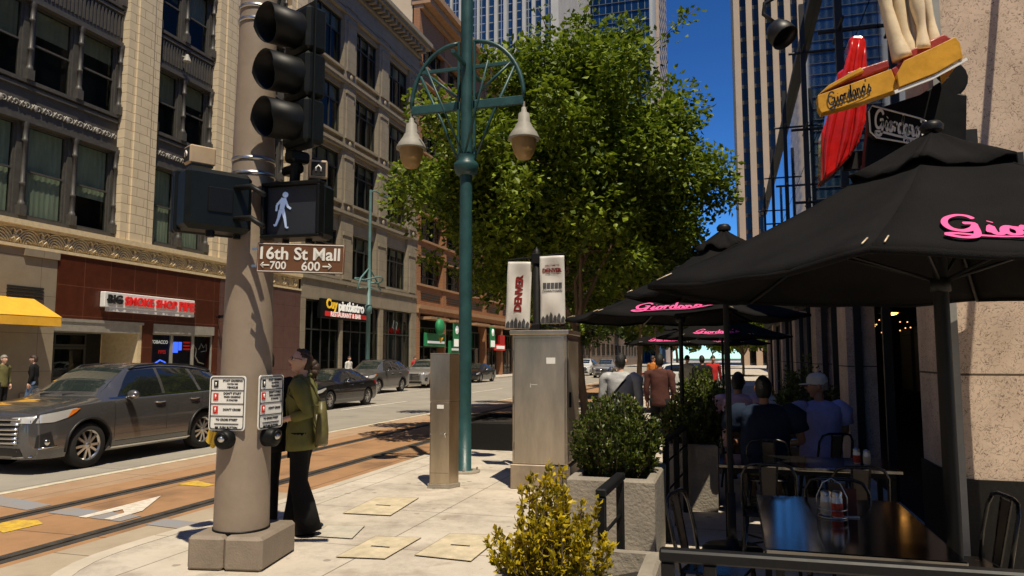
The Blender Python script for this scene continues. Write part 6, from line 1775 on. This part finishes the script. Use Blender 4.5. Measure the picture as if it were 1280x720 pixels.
def hand_geo(b, wrist, d, palm_n, s=1.0, curl=.5, thumb=1):
    """palm, four bent fingers and a thumb; d along the hand, palm_n out of the palm"""
    w = Vector(wrist); d = Vector(d).normalized(); pn = Vector(palm_n); pn = (pn-d*pn.dot(d)).normalized(); sd = d.cross(pn)*thumb
    b.tube([w-d*.02*s, w+d*.03*s, w+d*.085*s], [.026*s,.034*s,.034*s], 10)
    for k, (o, L_) in enumerate(((.030,.072),(.010,.080),(-.010,.075),(-.029,.058))):
        p = w+d*.075*s+sd*(o*s); pts = [p]; dd = d.copy()
        for q in range(3):
            dd = (dd+pn*curl*.55).normalized(); p = p+dd*(L_*s/3); pts.append(p)
        b.tube(pts, [.0095*s,.009*s,.008*s,.0065*s], 6)
    p = w+d*.02*s+sd*.028*s
    b.tube([p, p+(sd*.7+d*.6+pn*.2)*.032*s, p+(sd*.75+d*1.25+pn*.5)*.045*s, p+(sd*.6+d*1.9+pn*.9)*.045*s], [.013*s,.011*s,.0095*s,.007*s], 6)

def loft(b, rings, n=22, fold=0.0, M4=None, seed=0):
    """stack of ellipses (x,y,z,rx,ry[,tilt]) as one sleeve"""
    vs = []
    for i, r in enumerate(rings):
        x, y, z, rx, ry = r[:5]
        for k in range(n):
            t = 2*PI*k/n
            f = 1+fold*math.sin(3*t+i*1.3+seed)+fold*.6*math.sin(5*t-i*2.1)
            p = Vector((x+rx*f*math.cos(t), y+ry*f*math.sin(t), z+fold*.3*math.sin(2*t+i)))
            vs.append(M4 @ p if M4 is not None else p)
    fs = [(i*n+k, i*n+(k+1)%n, (i+1)*n+(k+1)%n, (i+1)*n+k) for i in range(len(rings)-1) for k in range(n)]
    fs += [tuple(range(n-1,-1,-1)), tuple((len(rings)-1)*n+k for k in range(n))]
    b.add(vs, fs, True)

def person(label, loc, rz, skin='skin', hair='hair_brown', top='black_cloth', legs='jeans_cloth', pose='stand', scale=1.0, arms=None, build=1.0, sleeves='long', flare=1.0, hem=.84, head_turn=0, head_pitch=0, hairkw=None, detail=True, legs_pose=None, female=False, lean=0.0, group=None, shoes='shoe'):
    """front towards -y; arms = {side: (elbow, wrist, hand dir, palm)} in standing coordinates"""
    dz = 0
    hipz, seat = (.93, False) if pose == 'stand' else (.56, True)
    up = hipz-.93
    t = tag(bpy.data.objects.new('person', None), label, 'person', group) if False else None
    sh = (.175 if female else .20)*build
    ly = lambda z: lean*(z-.95)                        # body leans back (+y) or forward
    J = {'pel':(0,0,hipz),'waist':(0,ly(1.12),1.12+up),'chest':(0,ly(1.32),1.32+up),'neck':(0,ly(1.49)+.005,1.485+up),'head':(0,ly(1.6)-.012,1.60+up)}
    arms = arms or {}
    A = {}
    for sx in (-1,1):
        dflt = ((sx*(sh+.045),.03,1.14),(sx*(sh+.05),-.05,.90),(0,-.1,-1),(-sx,0,0)) if not seat else ((sx*(sh+.06),-.02,1.17),(sx*(sh-.02),-.26,1.06),(-sx*.3,-1,-.1),(0,0,-1))
        e, w, hd, pn = arms.get(sx, dflt)
        A[sx] = (Vector((sx*sh,ly(1.42),1.415+up)), Vector((e[0],e[1]+ly(e[2]),e[2]+up)), Vector((w[0],w[1]+ly(w[2]),w[2]+up)), Vector(hd), Vector(pn))
    Lg = {}
    for sx in (-1,1):
        if seat: Lg[sx] = (Vector((sx*.095,0,hipz-.02)), Vector((sx*.13,-.42,hipz-.02)), Vector((sx*.13,-.40,.09)), Vector((sx*.14,-.56,.035)))
        else:
            kx = (legs_pose or {}).get(sx, (0,0,0,0))
            Lg[sx] = (Vector((sx*.09,0,.91)), Vector((sx*.095+kx[0],-.015+kx[1],.50)), Vector((sx*.10+kx[2],.02+kx[3],.085)), Vector((sx*.115+kx[2],-.15+kx[3],.03)))
    # continuous body
    V = [J['pel'],J['waist'],J['chest'],J['neck'],J['head']]; E = [(0,1),(1,2),(2,3),(3,4)]; Rd = [.10*build,.085*build,.085*build,.050,.048]
    for sx in (-1,1):
        s_, e_, w_ = A[sx][:3]; o = len(V); V += [tuple(s_),tuple(e_),tuple(w_)]; E += [(2,o),(o,o+1),(o+1,o+2)]; Rd += [.040*build,.038,.026]
        h_, k_, a_, t_ = Lg[sx]; o = len(V); V += [tuple(h_),tuple(k_),tuple(a_),tuple(t_)]; E += [(0,o),(o,o+1),(o+1,o+2),(o+2,o+3)]; Rd += [.08,.055,.038,.03]
    vs, fs = skin_geo(V, E, Rd)
    b = MB(); b.add(vs, fs, True)
    hc = Vector(J['head'])+Vector((0,-.012,.045))
    Hm = T(*hc) @ RZ(R(head_turn)) @ RX(R(head_pitch))
    head_geo(b, Hm)
    for sx in (-1,1): hand_geo(b, A[sx][2], A[sx][3], A[sx][4], 1.0, .45, 1 if sx > 0 else -1)
    body = b.obj('person', [M[skin], M['eye_white'], M['eye_dark'], M['lips']])
    body.location = loc; body.rotation_euler = (0,0,rz); body.scale = (scale,)*3
    tag(body, label, 'person', group)
    b = MB(); hair_geo(b, Hm, **(hairkw or {})); o = b.obj('hair', M[hair], body); s2 = o.modifiers.new('thick','SOLIDIFY'); s2.thickness = .012; s2.offset = -1
    # upper garment
    b = MB(); bw = build
    rr = [(0,ly(hem),hem+up if not seat else hipz-.06,.178*bw+(.012 if female else 0),.135*bw),(0,ly(.95),.97+up,.178*bw,.135*bw),(0,ly(1.1),1.12+up,(.148 if female else .170)*bw,(.112 if female else .125)*bw),(0,ly(1.25)-(.012 if female else 0),1.27+up,.172*bw,(.135 if female else .130)*bw),(0,ly(1.36),1.37+up,.190*bw,.118*bw),(0,ly(1.42),1.435+up,.195*bw,.095*bw),(0,ly(1.47),1.48+up,.13*bw,.075),(0,ly(1.49),1.50+up,.066,.062)]
    fine = []
    for i in range(len(rr)-1):
        for q in range(3): fine.append(tuple(rr[i][k]+(rr[i+1][k]-rr[i][k])*q/3 for k in range(5)))
    fine.append(rr[-1]); loft(b, fine, 26, .018)
    for sx in (-1,1):
        s_, e_, w_ = A[sx][:3]
        s0 = s_+Vector((-sx*.10,0,.02))
        P_ = [s0, s_+Vector((-sx*.05,0,.012)), s_+Vector((-sx*.008,0,-.012)), s_+(e_-s_)*.12+Vector((sx*.012,0,0)), s_.lerp(e_,.35), s_.lerp(e_,.7), e_]; rs = [.05*bw,.066*bw,.073*bw,.074*bw,.065*bw,.056*bw,.052*bw]
        if sleeves == 'long': P_ += [e_.lerp(w_,.3), e_.lerp(w_,.65), w_-(w_-e_).normalized()*.02]; rs += [.050,.044,.038]
        elif sleeves == 'threeq': P_ += [e_.lerp(w_,.35), e_.lerp(w_,.58)]; rs += [.052,.047]
        else: P_ = P_[:5]+[s_.lerp(e_,.62)]; rs = [.05*bw,.068*bw,.075*bw,.077*bw,.074*bw,.070*bw]
        rs = [r*(1+.05*math.sin(3.1*i+sx)) for i, r in enumerate(rs)]
        b.tube(P_, rs, 14)
    b.obj('top', M[top], body)
    b = MB()
    for sx in (-1,1):
        h_, k_, a_, t_ = Lg[sx]
        if seat: b.tube([h_+Vector((0,.03,0)), h_.lerp(k_,.5), k_+Vector((0,-.02,0)), k_.lerp(a_,.35)+Vector((0,.0,0)), a_+Vector((0,0,.02))], [.105,.092,.078,.066,.056*flare], 14)
        else: b.tube([h_+Vector((0,0,.06)), h_+Vector((0,0,-.04)), h_.lerp(k_,.5), k_, k_.lerp(a_,.5), a_+Vector((0,-.01,-.045))], [.108,.102,.088,.070+.014*(flare-1),.066*(1+(flare-1)*.5),.060*flare], 18)
    if not seat: loft(b, [(0,0,.82,.13,.11),(0,0,.90,.165,.128),(0,0,1.02,.158,.12),(0,0,1.06,.13,.10)], 20)
    else: loft(b, [(0,0,hipz-.10,.14,.12),(0,0,hipz-.02,.175,.14),(0,.01,hipz+.12,.16,.12)], 20)
    b.obj('trousers', M[legs], body)
    for sx in (-1,1):
        b = MB(); a_, t_ = Lg[sx][2], Lg[sx][3]
        d = Vector((t_.x-a_.x, t_.y-a_.y, 0)).normalized()
        p = Vector((a_.x,a_.y,0))
        b.tube([p-d*.05+Vector((0,0,.045)), p+Vector((0,0,.045)), p+d*.10+Vector((0,0,.038)), p+d*.17+Vector((0,0,.028)), p+d*.20+Vector((0,0,.022))], [.036,.044,.042,.030,.012], 10)
        b.obj('shoe', M[shoes], body)
    return body, J, A, Hm

# woman in the olive blazer
wo, WJ, WA, WH = person('woman in glasses, olive green blazer and flared black trousers looking up to the left', (-4.06,6.47,0), R(-72), top='olive_cloth', build=1.1, legs='black_cloth', female=True, scale=1.01, hem=.80, flare=2.1, head_turn=22, head_pitch=-12, sleeves='threeq',
    arms={1:((.215,.10,1.15),(.16,-.15,1.09),(-.3,-1,.05),(-1,0,-.2)), -1:((-.22,.06,1.15),(-.15,-.18,1.10),(.3,-1,.05),(1,0,-.2))}, legs_pose={1:(0,.02,.0,.10),-1:(0,-.03,0,-.08)}, hairkw=dict(low=-.6, front=.86, puff=1.05))
b = MB(); 
for q, r in (((0,.118,.0),.045),((0,.145,-.03),.05),((.01,.15,-.075),.042),((.0,.14,-.11),.03)): b.sphere(WH @ Vector(q), r, 12, 8)
b.obj('hair_bun', M['hair_brown'], wo)
rnd = random.Random(5); b = MB()
for k in range(46):
    a0 = rnd.uniform(-1.25,1.25); lift = rnd.uniform(1.0,1.10); pts = []
    for q in range(9):
        t = q/8; el = 1.02-.25*abs(a0)+(.35)*math.sin(PI*t)-1.0*t*.9; th = -PI/2+a0*(1-t)+(PI*t if a0 >= 0 else -PI*t)*(.999)
        x_ = .080*math.cos(el)*math.cos(th)*(1-.25*t); y_ = .100*math.cos(el)*math.sin(th); z_ = .120*math.sin(el)
        pts.append(WH @ (Vector((x_,y_,z_))*lift+Vector((.004*math.sin(9*t+k),.004*math.cos(7*t+k),.005*math.sin(11*t+2*k)))))
    b.tube(pts, [.006,.008,.009,.009,.009,.009,.008,.007,.004], 5)
for k in range(14):
    p = WH @ Vector((rnd.uniform(-.05,.05), .11+rnd.uniform(0,.05), rnd.uniform(-.11,.0)))
    b.tube([p+Vector((.016*math.cos(1.3*q+k),.012*math.sin(1.7*q+k),-.016*q)) for q in range(7)], [.008,.009,.009,.008,.007,.005,.003], 5)
b.obj('hair_curls', M['hair_brown'], wo)
b = MB()
for sx in (-1,1):
    b.tube([WH @ Vector((sx*.032+.022*math.cos(2*PI*k/14), -.108+.012*abs(math.cos(2*PI*k/14)), .012+.018*math.sin(2*PI*k/14))) for k in range(14)], .0028, 5, True)
    b.tube([WH @ Vector((sx*.054,-.096,.016)), WH @ Vector((sx*.080,-.03,.018)), WH @ Vector((sx*.080,.015,.01))], .003, 5)
b.tube([WH @ Vector((-.01,-.112,.016)), WH @ Vector((.01,-.112,.016))], .003, 5)
b.obj('glasses', M['glasses'], wo)
b = MB()   # open front and collar of the blazer
b.tube([(-.06,-.06,1.50),(-.035,-.115,1.40),(.0,-.150,1.22),(.0,-.145,1.08)], [.018,.022,.018,.012], 6); b.tube([(.06,-.06,1.50),(.035,-.115,1.40),(.0,-.150,1.22)], [.018,.022,.018], 6); b.tube([(-.06,-.05,1.50),(0,.066,1.515),(.06,-.05,1.50)], .020, 6)
b.obj('collar', M['olive_cloth'], wo)
wb = thing('shoulder_bag', 'olive leather shoulder bag hanging behind the woman in the blazer', 'bag', (-4.06,6.47,0), R(-72)); wb.scale = (1.01,)*3
b = MB()
n = 12
rings = [(.10,.20,.84,.06,.05),(.10,.21,.86,.10,.06),(.10,.215,.98,.10,.06),(.10,.215,1.14,.075,.045),(.10,.21,1.26,.05,.03)]
loft(b, rings, 18, .03); b.obj('bag_body', M['bag_olive'], wb)
b = MB(); b.tube([(.12,.20,1.25),(.15,.155,1.36),(.165,.09,1.47),(.16,.02,1.495),(.17,-.07,1.44),(.19,-.10,1.33),(.20,.0,1.26),(.14,.19,1.22)], .011, 6); b.obj('strap', M['bag_olive'], wb)
# man in black behind the pole
mn, MJ, MA, MH = person('person in a black suit half hidden behind the tan pole, holding a black phone', (-4.47,6.42,0), R(212), hair='hair_black', top='black_cloth', legs='black_cloth', scale=1.0, hem=.78, build=1.32,
    arms={-1:((-.31,.02,1.14),(-.30,-.05,.90),(0,-.12,-1),(1,0,0))}, hairkw=dict(low=-.4, front=.35))
ph = thing('phone', 'flat black phone held low by the person in black', 'phone', mn.matrix_basis @ (MA[-1][2]+Vector((.03,-.03,-.12))), R(150))
part('phone_body', M['black'], ph, lambda b: b.rbox(-.008,.008,-.04,.04,-.09,.08,.006)); part('phone_screen', M['screen_dark'], ph, lambda b: b.box(.0081,.0095,-.036,.036,-.085,.075))
# people on the far pavement
person('person in a dark vest at the far left edge of the far sidewalk', (-20.75,16.85,0), R(95), hair='hair_grey', top='vest_cloth', legs='black_cloth', group='people on the far sidewalk', hairkw=dict(low=-.3, front=.35))
person('person in black jacket and blue jeans walking by the yellow awning', (-20.6,17.75,0), R(-60), hair='hair_brown', top='black_cloth', legs='jeans_cloth', female=True, group='people on the far sidewalk', legs_pose={1:(0,-.1,0,-.2),-1:(0,.05,0,.2)}, hairkw=dict(low=-.7, front=.35))
person('person in white standing before the bistro on the far sidewalk', (-20.7,37.6,0), R(80), top='white_cloth', legs='khaki_cloth', group='people on the far sidewalk', hairkw=dict(low=-.3, front=.35))
person('person in red at the kerb between the grey estate and the silver car', (-20.6,46.5,0), R(60), top='red_cloth', legs='jeans_cloth', group='people on the far sidewalk', hairkw=dict(low=-.3, front=.35))
# walkers beyond the boxwood
sj, _, SA, SH = person('person in a shiny silver jacket with a dark strap across the back, beyond the boxwood', (-1.50,10.6,0), R(175), hair='hair_black', top='silver_cloth', legs='black_cloth', build=1.12, group='people walking beyond the parasols', hairkw=dict(low=-.8, front=.45, puff=1.04))
b = MB(); b.tube([(-.16,.02,1.45),(-.06,.135,1.35),(.08,.150,1.18),(.17,.10,1.02)], .016, 6); b.obj('strap', M['black_cloth'], sj)
person('person in a dark rose shirt beyond the second parasol pole', (-1.22,13.6,0), R(170), hair='hair_black', top='rose_cloth', legs='black_cloth', skin='skin_tan', group='people walking beyond the parasols', hairkw=dict(low=-.75, front=.45, puff=1.04))
person('distant person in dark clothes with a blue bag beyond the third parasol', (-.75,21.5,0), R(190), hair='hair_black', top='black_cloth', legs='blue_cloth', group='people walking beyond the parasols', hairkw=dict(low=-.75, front=.45, puff=1.04))
person('distant person in a red shirt at the end of the patio', (-.58,27.5,0), R(10), top='red_cloth', legs='grey_cloth', group='people walking beyond the parasols', hairkw=dict(low=-.3, front=.35))
person('distant person in orange standing left of the parasol poles', (-3.0,30.5,0), R(150), top='orange_cloth', legs='grey_cloth', group='people walking beyond the parasols', hairkw=dict(low=-.3, front=.35))
person('distant person in a white shirt at the end of the patio', (-1.35,25,0), R(160), top='white_cloth', legs='black_cloth', group='people walking beyond the parasols', hairkw=dict(low=-.3, front=.35))
# guests at the tables
gs = 1.12
nv, _, _, NH = person('seated person in a navy T-shirt with dark hair, seen from behind', (.34,8.42,-.06), R(182), skin='skin_tan', hair='hair_black', top='navy_cloth', legs='khaki_cloth', pose='sit', scale=gs, build=1.32, sleeves='short', group='guests seated at the patio tables', arms={1:((.34,-.03,1.15),(.26,-.30,1.10),(-.3,-1,0),(0,0,-1)),-1:((-.34,-.03,1.15),(-.26,-.30,1.10),(.3,-1,0),(0,0,-1))}, hairkw=dict(low=-.8, front=.45, puff=1.04))
cp, _, _, CH = person('seated person in a periwinkle shirt and white cap looking left', (.98,9.25,-.06), R(206), skin='skin_tan', hair='hair_grey', top='periwinkle_cloth', legs='khaki_cloth', pose='sit', scale=gs, build=1.25, sleeves='short', head_turn=62, group='guests seated at the patio tables', hairkw=dict(low=-.35, front=.3))
b = MB()
b.lathe([(.088,.02),(.092,.05),(.088,.09),(.065,.125),(.03,.14),(.0,.142)], 24, (0,0,0), CH @ Matrix.Diagonal((.95,1.15,1,1)))
b.add([CH @ Vector(p) for p in [(.075*math.cos(R(180+18*k)), -.05-.13*math.sin(R(18*k)), .035-.012*math.sin(R(18*k))) for k in range(11)]+[(.075*math.cos(R(180+18*k)), -.05-.128*math.sin(R(18*k)), .024-.012*math.sin(R(18*k))) for k in range(11)]], [tuple(range(11)),tuple(range(21,10,-1))]+[(k,11+k,12+k,k+1) for k in range(10)], False)
b.obj('cap', M['white_cloth'], cp)
b = MB()
for sx in (-1,1): b.tube([CH @ Vector((sx*.032+.022*math.cos(2*PI*k/12), -.108, .012+.016*math.sin(2*PI*k/12))) for k in range(12)], .003, 5, True); b.tube([CH @ Vector((sx*.054,-.1,.016)), CH @ Vector((sx*.08,.01,.012))], .003, 5)
b.obj('glasses', M['glasses'], cp)
person('seated person in a lilac shirt with dark hair at the far table', (.10,10.6,-.06), R(172), skin='skin_tan', hair='hair_black', top='lilac_cloth', legs='grey_cloth', pose='sit', scale=gs, build=1.15, sleeves='short', group='guests seated at the patio tables', hairkw=dict(low=-.75, front=.45, puff=1.04))
# ------------------------------------------------------------------ parasols, rails, tables and chairs
def parasol(label, c, Rr, phi, ze, za, words=None, n=6, side=1, rw=.062, wsc=(.12,.88), pr=.026):
    t = thing('parasol', label, 'parasol', (c[0],c[1],0), 0, 'black patio parasols')
    apex = Vector((0,0,za))
    def ring(f, i):
        a = phi+2*PI*i/n; e = Vector((Rr*math.cos(a), Rr*math.sin(a), ze)); p = apex.lerp(e, f); p.z -= .10*math.sin(PI*f)*.6; return p
    def surf(i, u, f):
        """panel i, across u 0..1, from apex f=0 to eave f=1; cloth sags between the ribs"""
        p = ring(f,i).lerp(ring(f,i+1), u); p.z -= .045*f*math.sin(PI*u); p.z += .005*f*math.sin(17*u+6*f)+.004*math.sin(9*u*f+23*f+i); q = Vector((p.x,p.y,0)); p -= q*(.03*f*math.sin(PI*u)); return p
    b = MB()
    for i in range(n): b.grid(lambda u,v,i=i: surf(i,u,.05+.95*v), 8, 12)
    o = b.obj('canopy', M['canvas_black'], t); s = o.modifiers.new('thick','SOLIDIFY'); s.thickness = .012
    b = MB()
    for i in range(n):
        b.grid(lambda u,v,i=i: surf(i,u,1.0)+Vector((0,0,-.028*v-.006*math.sin(PI*u*3)*v)), 10, 2)
    o = b.obj('valance', M['canvas_black'], t); s = o.modifiers.new('thick','SOLIDIFY'); s.thickness = .01
    b = MB()
    def flap(i, u, v):
        p = surf(i,u,.29*v); p.z += .025+.035*v*(.5+.5*math.cos(2*PI*u))+.012*math.sin(5*PI*u)*v; return p
    for i in range(n): b.grid(lambda u,v,i=i: flap(i,u,v), 10, 5)
    o = b.obj('vent_flap', M['canvas_black'], t); s = o.modifiers.new('thick','SOLIDIFY'); s.thickness = .012
    part('finial', M['iron_black'], t, lambda b: b.lathe([(.06,za+.02),(.065,za+.05),(.045,za+.075),(.0,za+.085)], 14))
    part('pole', M['iron_black'], t, lambda b: (b.lathe([(pr,.03),(pr,za)], 14), b.lathe([(pr+.012,.10),(pr+.012,.5),(pr+.004,.51)], 14)))
    part('base_plate', M['iron_black'], t, lambda b: b.lathe([(.26,.004),(.26,.03),(.24,.045),(.06,.05),(.045,.12)], 24))
    hz = ze-.02
    part('runner_hub', M['iron_black'], t, lambda b: (b.lathe([(.03,hz-.06),(.055,hz-.05),(.055,hz+.02),(.03,hz+.03)], 14), b.lathe([(.03,za-.12),(.06,za-.10),(.06,za-.05)], 14)))
    for i in range(n):
        def rib(b, i=i):
            b.tube([ring(f,i)-Vector((0,0,.035)) for f in (.04,.3,.6,.85,.985)], .012, 6)
            b.tube([(0,0,hz), ring(.55,i)-Vector((0,0,.04))], .010, 6)
        part('rib', M['iron_black'], t, rib)
    for i in range(n):
        part('stitch', M['cheese'], t, lambda b, i=i: (b.tube([surf(i,.03,.93)+Vector((0,0,.012)), surf(i,.03,.985)+Vector((0,0,.012))], .004, 4), b.tube([surf(i,.97,.93)+Vector((0,0,.012)), surf(i,.97,.985)+Vector((0,0,.012))], .004, 4)))
    if words is not None:
        for i in words:
            def wfn(u, v, i=i):
                uu = wsc[0]+(wsc[1]-wsc[0])*u; f = .875-.19*v*wsc[2] if len(wsc) > 2 else .84-.17*v
                return surf(i, uu, f)+Vector((0,0,.020))
            part('lettering', M['pink'], t, lambda b: script_word(b, "Giordano's", wfn, rw))
    return t
parasol('big black parasol in the right foreground with large pink script', (1.19,4.80), 1.68, 3.28, 2.155, 3.02, (1,), wsc=(.165,.80,.72), pr=.042)
parasol('black parasol half hidden behind the big foreground one, only its peak showing', (-.02,6.95), .92, PI, 2.30, 2.84)
parasol('second black parasol with pink script on its lit front panel', (-.55,9.0), 1.45, R(234), 2.19, 2.72, (0,), wsc=(.24,.92,1.0))
parasol('third black parasol with small pink script, low behind the second', (-.15,17.3), 1.5, R(235), 2.17, 2.75, (0,))
parasol('fourth black parasol far along the patio with tiny pink script', (-1.75,23.6), 1.5, R(235), 2.15, 2.75, (0,))
parasol('fifth black parasol farthest along the patio', (-.2,25.5), 1.5, R(235), 2.17, 2.75, (0,))
# rails round the patio
def rail(label, pts, h=1.0, posts=(), bars=(.45,.72), pw=.028):
    t = thing('patio_rail', label, 'railing', (pts[0][0],pts[0][1],0), 0, 'black iron patio rails')
    o = Vector((pts[0][0],pts[0][1],0)); e = Vector((pts[1][0],pts[1][1],0))-o; L_ = e.length; a = math.atan2(e.y,e.x); Mx = RZ(a)
    part('top_rail', M['iron_black'], t, lambda b: b.rbox(0,L_,-.03,.03,h-.045,h,.008,Mx))
    for s in posts: part('post', M['iron_black'], t, lambda b, s=s: b.rbox(s-pw,s+pw,-pw,pw,0,h-.046,.005,Mx))
    for z in bars: part('bar', M['iron_black'], t, lambda b, z=z: b.tube([Mx @ Vector((0,0,z)), Mx @ Vector((L_,0,z))], .011, 6))
    return t
rail('black iron rail crossing the bottom right foreground', ((-.27,2.86),(2.3,2.93)), .995, (.03,.18,1.3,2.4), (), .024)
rail('short black iron rail between the yellow shrub and the boxwood planter', ((-.68,3.99),(-.66,4.60)), 1.0, (.025,.585), (.55,.75), .022)
rail('shaded black iron rail between the boxwood planter and the next planter', ((-.60,7.08),(-.50,8.58)), .95, (.05,.75,1.45))
rail('shaded black iron rail between the second and third patio planters', ((-.48,9.52),(-.48,11.38)), .95, (.05,.9,1.8))
rail('shaded black iron rail beyond the third patio planter', ((-.48,12.32),(-.48,14.55)), .95, (.05,1.1,2.18))
rail('far shaded black iron rail beyond the last patio planter', ((-.48,15.52),(-.48,24)), .95, (.05,2.1,4.2,6.3,8.4))
# tables
M['table_steel'] = mat('polished_steel_table', (0.20,0.19,0.175), 0.11, 0.95, var=0.15, vscale=3)
def table(label, x0, x1, y0, y1, h=.735):
    t = thing('patio_table', label, 'table', ((x0+x1)/2,(y0+y1)/2,0), 0, 'steel patio tables'); w, d = (x1-x0)/2, (y1-y0)/2
    part('tabletop', M['table_steel'], t, lambda b: b.rbox(-w,w,-d,d,h-.035,h,.006))
    part('apron', M['iron_black'], t, lambda b: b.box(-w+.05,w-.05,-d+.05,d-.05,h-.08,h-.036))
    for sx in (-1,1):
        for sy in (-1,1): part('leg', M['iron_black'], t, lambda b: b.rbox(sx*(w-.07)-.022,sx*(w-.07)+.022,sy*(d-.07)-.022,sy*(d-.07)+.022,0,h-.081,.004))
    return t
table('reflective steel table nearest the camera under the big parasol', .15,1.06,4.05,5.60)
table('steel table behind the nearest one, holding a group of shakers', -.12,1.40,7.08,7.86)
table('steel table between the seated guests', .15,1.0,9.5,10.05)
table('far steel table beyond the guest in the lilac shirt', -.2,.75,11.6,12.4)
# metal chairs
M['chair_metal'] = mat('gunmetal_chair', (0.055,0.053,0.05), 0.25, 0.8, var=0.2, vscale=6)
M['splat'] = mat('dull_wood_splat', (0.10,0.075,0.05), 0.45, var=0.2, vscale=8)
def chair(label, loc, rz):
    t = thing('metal_chair', label, 'chair', loc, rz, 'metal cafe chairs')
    part('seat', M['chair_metal'], t, lambda b: b.rbox(-.19,.19,-.19,.18,.435,.455,.01))
    for sx in (-1,1):
        part('leg', M['chair_metal'], t, lambda b: b.tube([(sx*.17,-.16,.435),(sx*.215,-.21,.0)], [.018,.014], 8))
        part('leg', M['chair_metal'], t, lambda b: b.tube([(sx*.17,.16,.435),(sx*.215,.23,.0)], [.018,.014], 8))
    part('back_frame', M['chair_metal'], t, lambda b: b.tube([(-.19,.17,.44),(-.205,.20,.62),(-.20,.235,.78),(-.165,.25,.845),(-.10,.255,.865),(.10,.255,.865),(.165,.25,.845),(.20,.235,.78),(.205,.20,.62),(.19,.17,.44)], .013, 8))
    def sp(b):
        for x0, x1 in ((-.055,-.042),(.042,.055)): b.add([Vector((x0,.18,.455)),Vector((x1,.18,.455)),Vector((x1*1.35,.258,.86)),Vector((x0*1.35,.258,.86)),Vector((x0,.19,.455)),Vector((x1,.19,.455)),Vector((x1*1.35,.268,.86)),Vector((x0*1.35,.268,.86))], [(0,1,2,3),(7,6,5,4),(0,4,5,1),(1,5,6,2),(2,6,7,3),(3,7,4,0)], False)
    part('splat_edge', M['chair_metal'], t, sp)
    part('splat', M['splat'], t, lambda b: b.add([Vector((-.042,.183,.455)),Vector((.042,.183,.455)),Vector((.056,.258,.84)),Vector((-.056,.258,.84)),Vector((-.042,.188,.455)),Vector((.042,.188,.455)),Vector((.056,.263,.84)),Vector((-.056,.263,.84))], [(0,1,2,3),(7,6,5,4),(0,4,5,1),(1,5,6,2),(2,6,7,3),(3,7,4,0)], False))
    part('stretcher', M['chair_metal'], t, lambda b: (b.tube([(-.195,-.19,.22),(.195,.195,.22)], .008, 6), b.tube([(.195,-.19,.222),(-.195,.195,.222)], .008, 6)))
    return t
ch = chair('metal chair with a pale splat, back to the camera, left one behind the nearest table', (.27,6.48,0), R(180))
for (x, y, rz, lab) in ((.92,6.50,184,'metal chair with its back to the camera, right one behind the nearest table'),(.72,5.86,172,'metal chair pushed against the far end of the nearest table'),(-.10,4.72,76,'metal chair seen from the side at the left of the nearest table'),
                        (1.30,4.52,-100,'shiny black chair at the right of the nearest table, close to the rail'),(1.33,5.20,-84,'second shiny chair at the right of the nearest table, beside the stone corner'),
                        (.34,8.28,182,'metal chair under the guest in the navy T-shirt'),(1.0,9.12,206,'metal chair under the guest in the white cap'),(.10,10.46,172,'metal chair under the guest in the lilac shirt'),(.95,10.5,20,'empty metal chair across from the guest in the white cap')):
    dup(ch, (x,y,0), R(rz), lab)
# things on the tables
M['glass_clear'] = mat('clear_jar', (0.75,0.75,0.72), 0.08, 0.0, spec=0.8, coat=1.0)
M['parmesan'] = mat('pale_cheese', (0.62,0.52,0.34), 0.8); M['chilli'] = mat('chilli_flakes', (0.45,0.05,0.02), 0.8, var=0.5, vscale=60)
def shaker(label, loc, fill, group, h=.11):
    t = thing('shaker', label, 'shaker', loc, 0, group)
    part('jar', M['glass_clear'], t, lambda b: b.lathe([(.026,.001),(.032,.01),(.032,h*.72),(.027,h*.8)], 14))
    part('filling', M[fill], t, lambda b: b.lathe([(.0325,.012),(.0328,.015),(.0328,h*.55),(.0325,h*.56)], 14))
    part('lid', M['band_steel'], t, lambda b: b.lathe([(.030,h*.8),(.031,h*.95),(.022,h),(.0,h+.005)], 14))
    return t
g_ = 'shakers on the patio tables'
shaker('steel topped shaker with chilli flakes on the nearest table', (.60,4.92,.7355), 'chilli', g_, .16)
shaker('pale cheese shaker on the nearest table', (.545,4.99,.7355), 'parmesan', g_, .15)
shaker('pale cheese shaker on the second table', (1.17,7.42,.7355), 'parmesan', g_, .13)
shaker('dark chilli shaker on the second table', (1.09,7.45,.7355), 'chilli', g_, .14)
mh = thing('menu_holder', 'small clear card holder standing by the shakers on the nearest table', 'menu holder', (.68,4.98,.7355), R(10))
part('card', M['wood_red'], mh, lambda b: b.rbox(-.04,.04,-.006,.006,.0,.17,.003)); part('foot', M['glass_clear'], mh, lambda b: b.rbox(-.045,.045,-.03,.03,-.0,.008,.002))
cd = thing('condiment_caddy', 'wire caddy round the shakers on the nearest table', 'caddy', (.575,4.955,.7355))
part('wire_ring', M['band_steel'], cd, lambda b: (b.tube([(.085*math.cos(2*PI*k/16),.085*math.sin(2*PI*k/16),.05) for k in range(16)], .004, 5, True), b.tube([(.085*math.cos(2*PI*k/16),.085*math.sin(2*PI*k/16),.005) for k in range(16)], .004, 5, True)))
part('wire_handle', M['band_steel'], cd, lambda b: b.tube([(-.085,0,.005),(-.085,0,.12),(-.05,0,.2),(0,0,.23),(.05,0,.2),(.085,0,.12),(.085,0,.005)], .004, 5))
# white car crossing far beyond the patio
sheet('far_cross_street', M['lane'], -5.0, 60, 37, 47, .004)
make_car('crossing_car', 'white car on the cross street far beyond the parasols', 'car', (-2.3,41), R(90), S_SED, (-1.42,1.38), .33, .22, 'paint_whitecar', WIN_SED, W_SED, R_SED, sed_extra('paint_whitecar'), 'cars in the street', ground=.006)
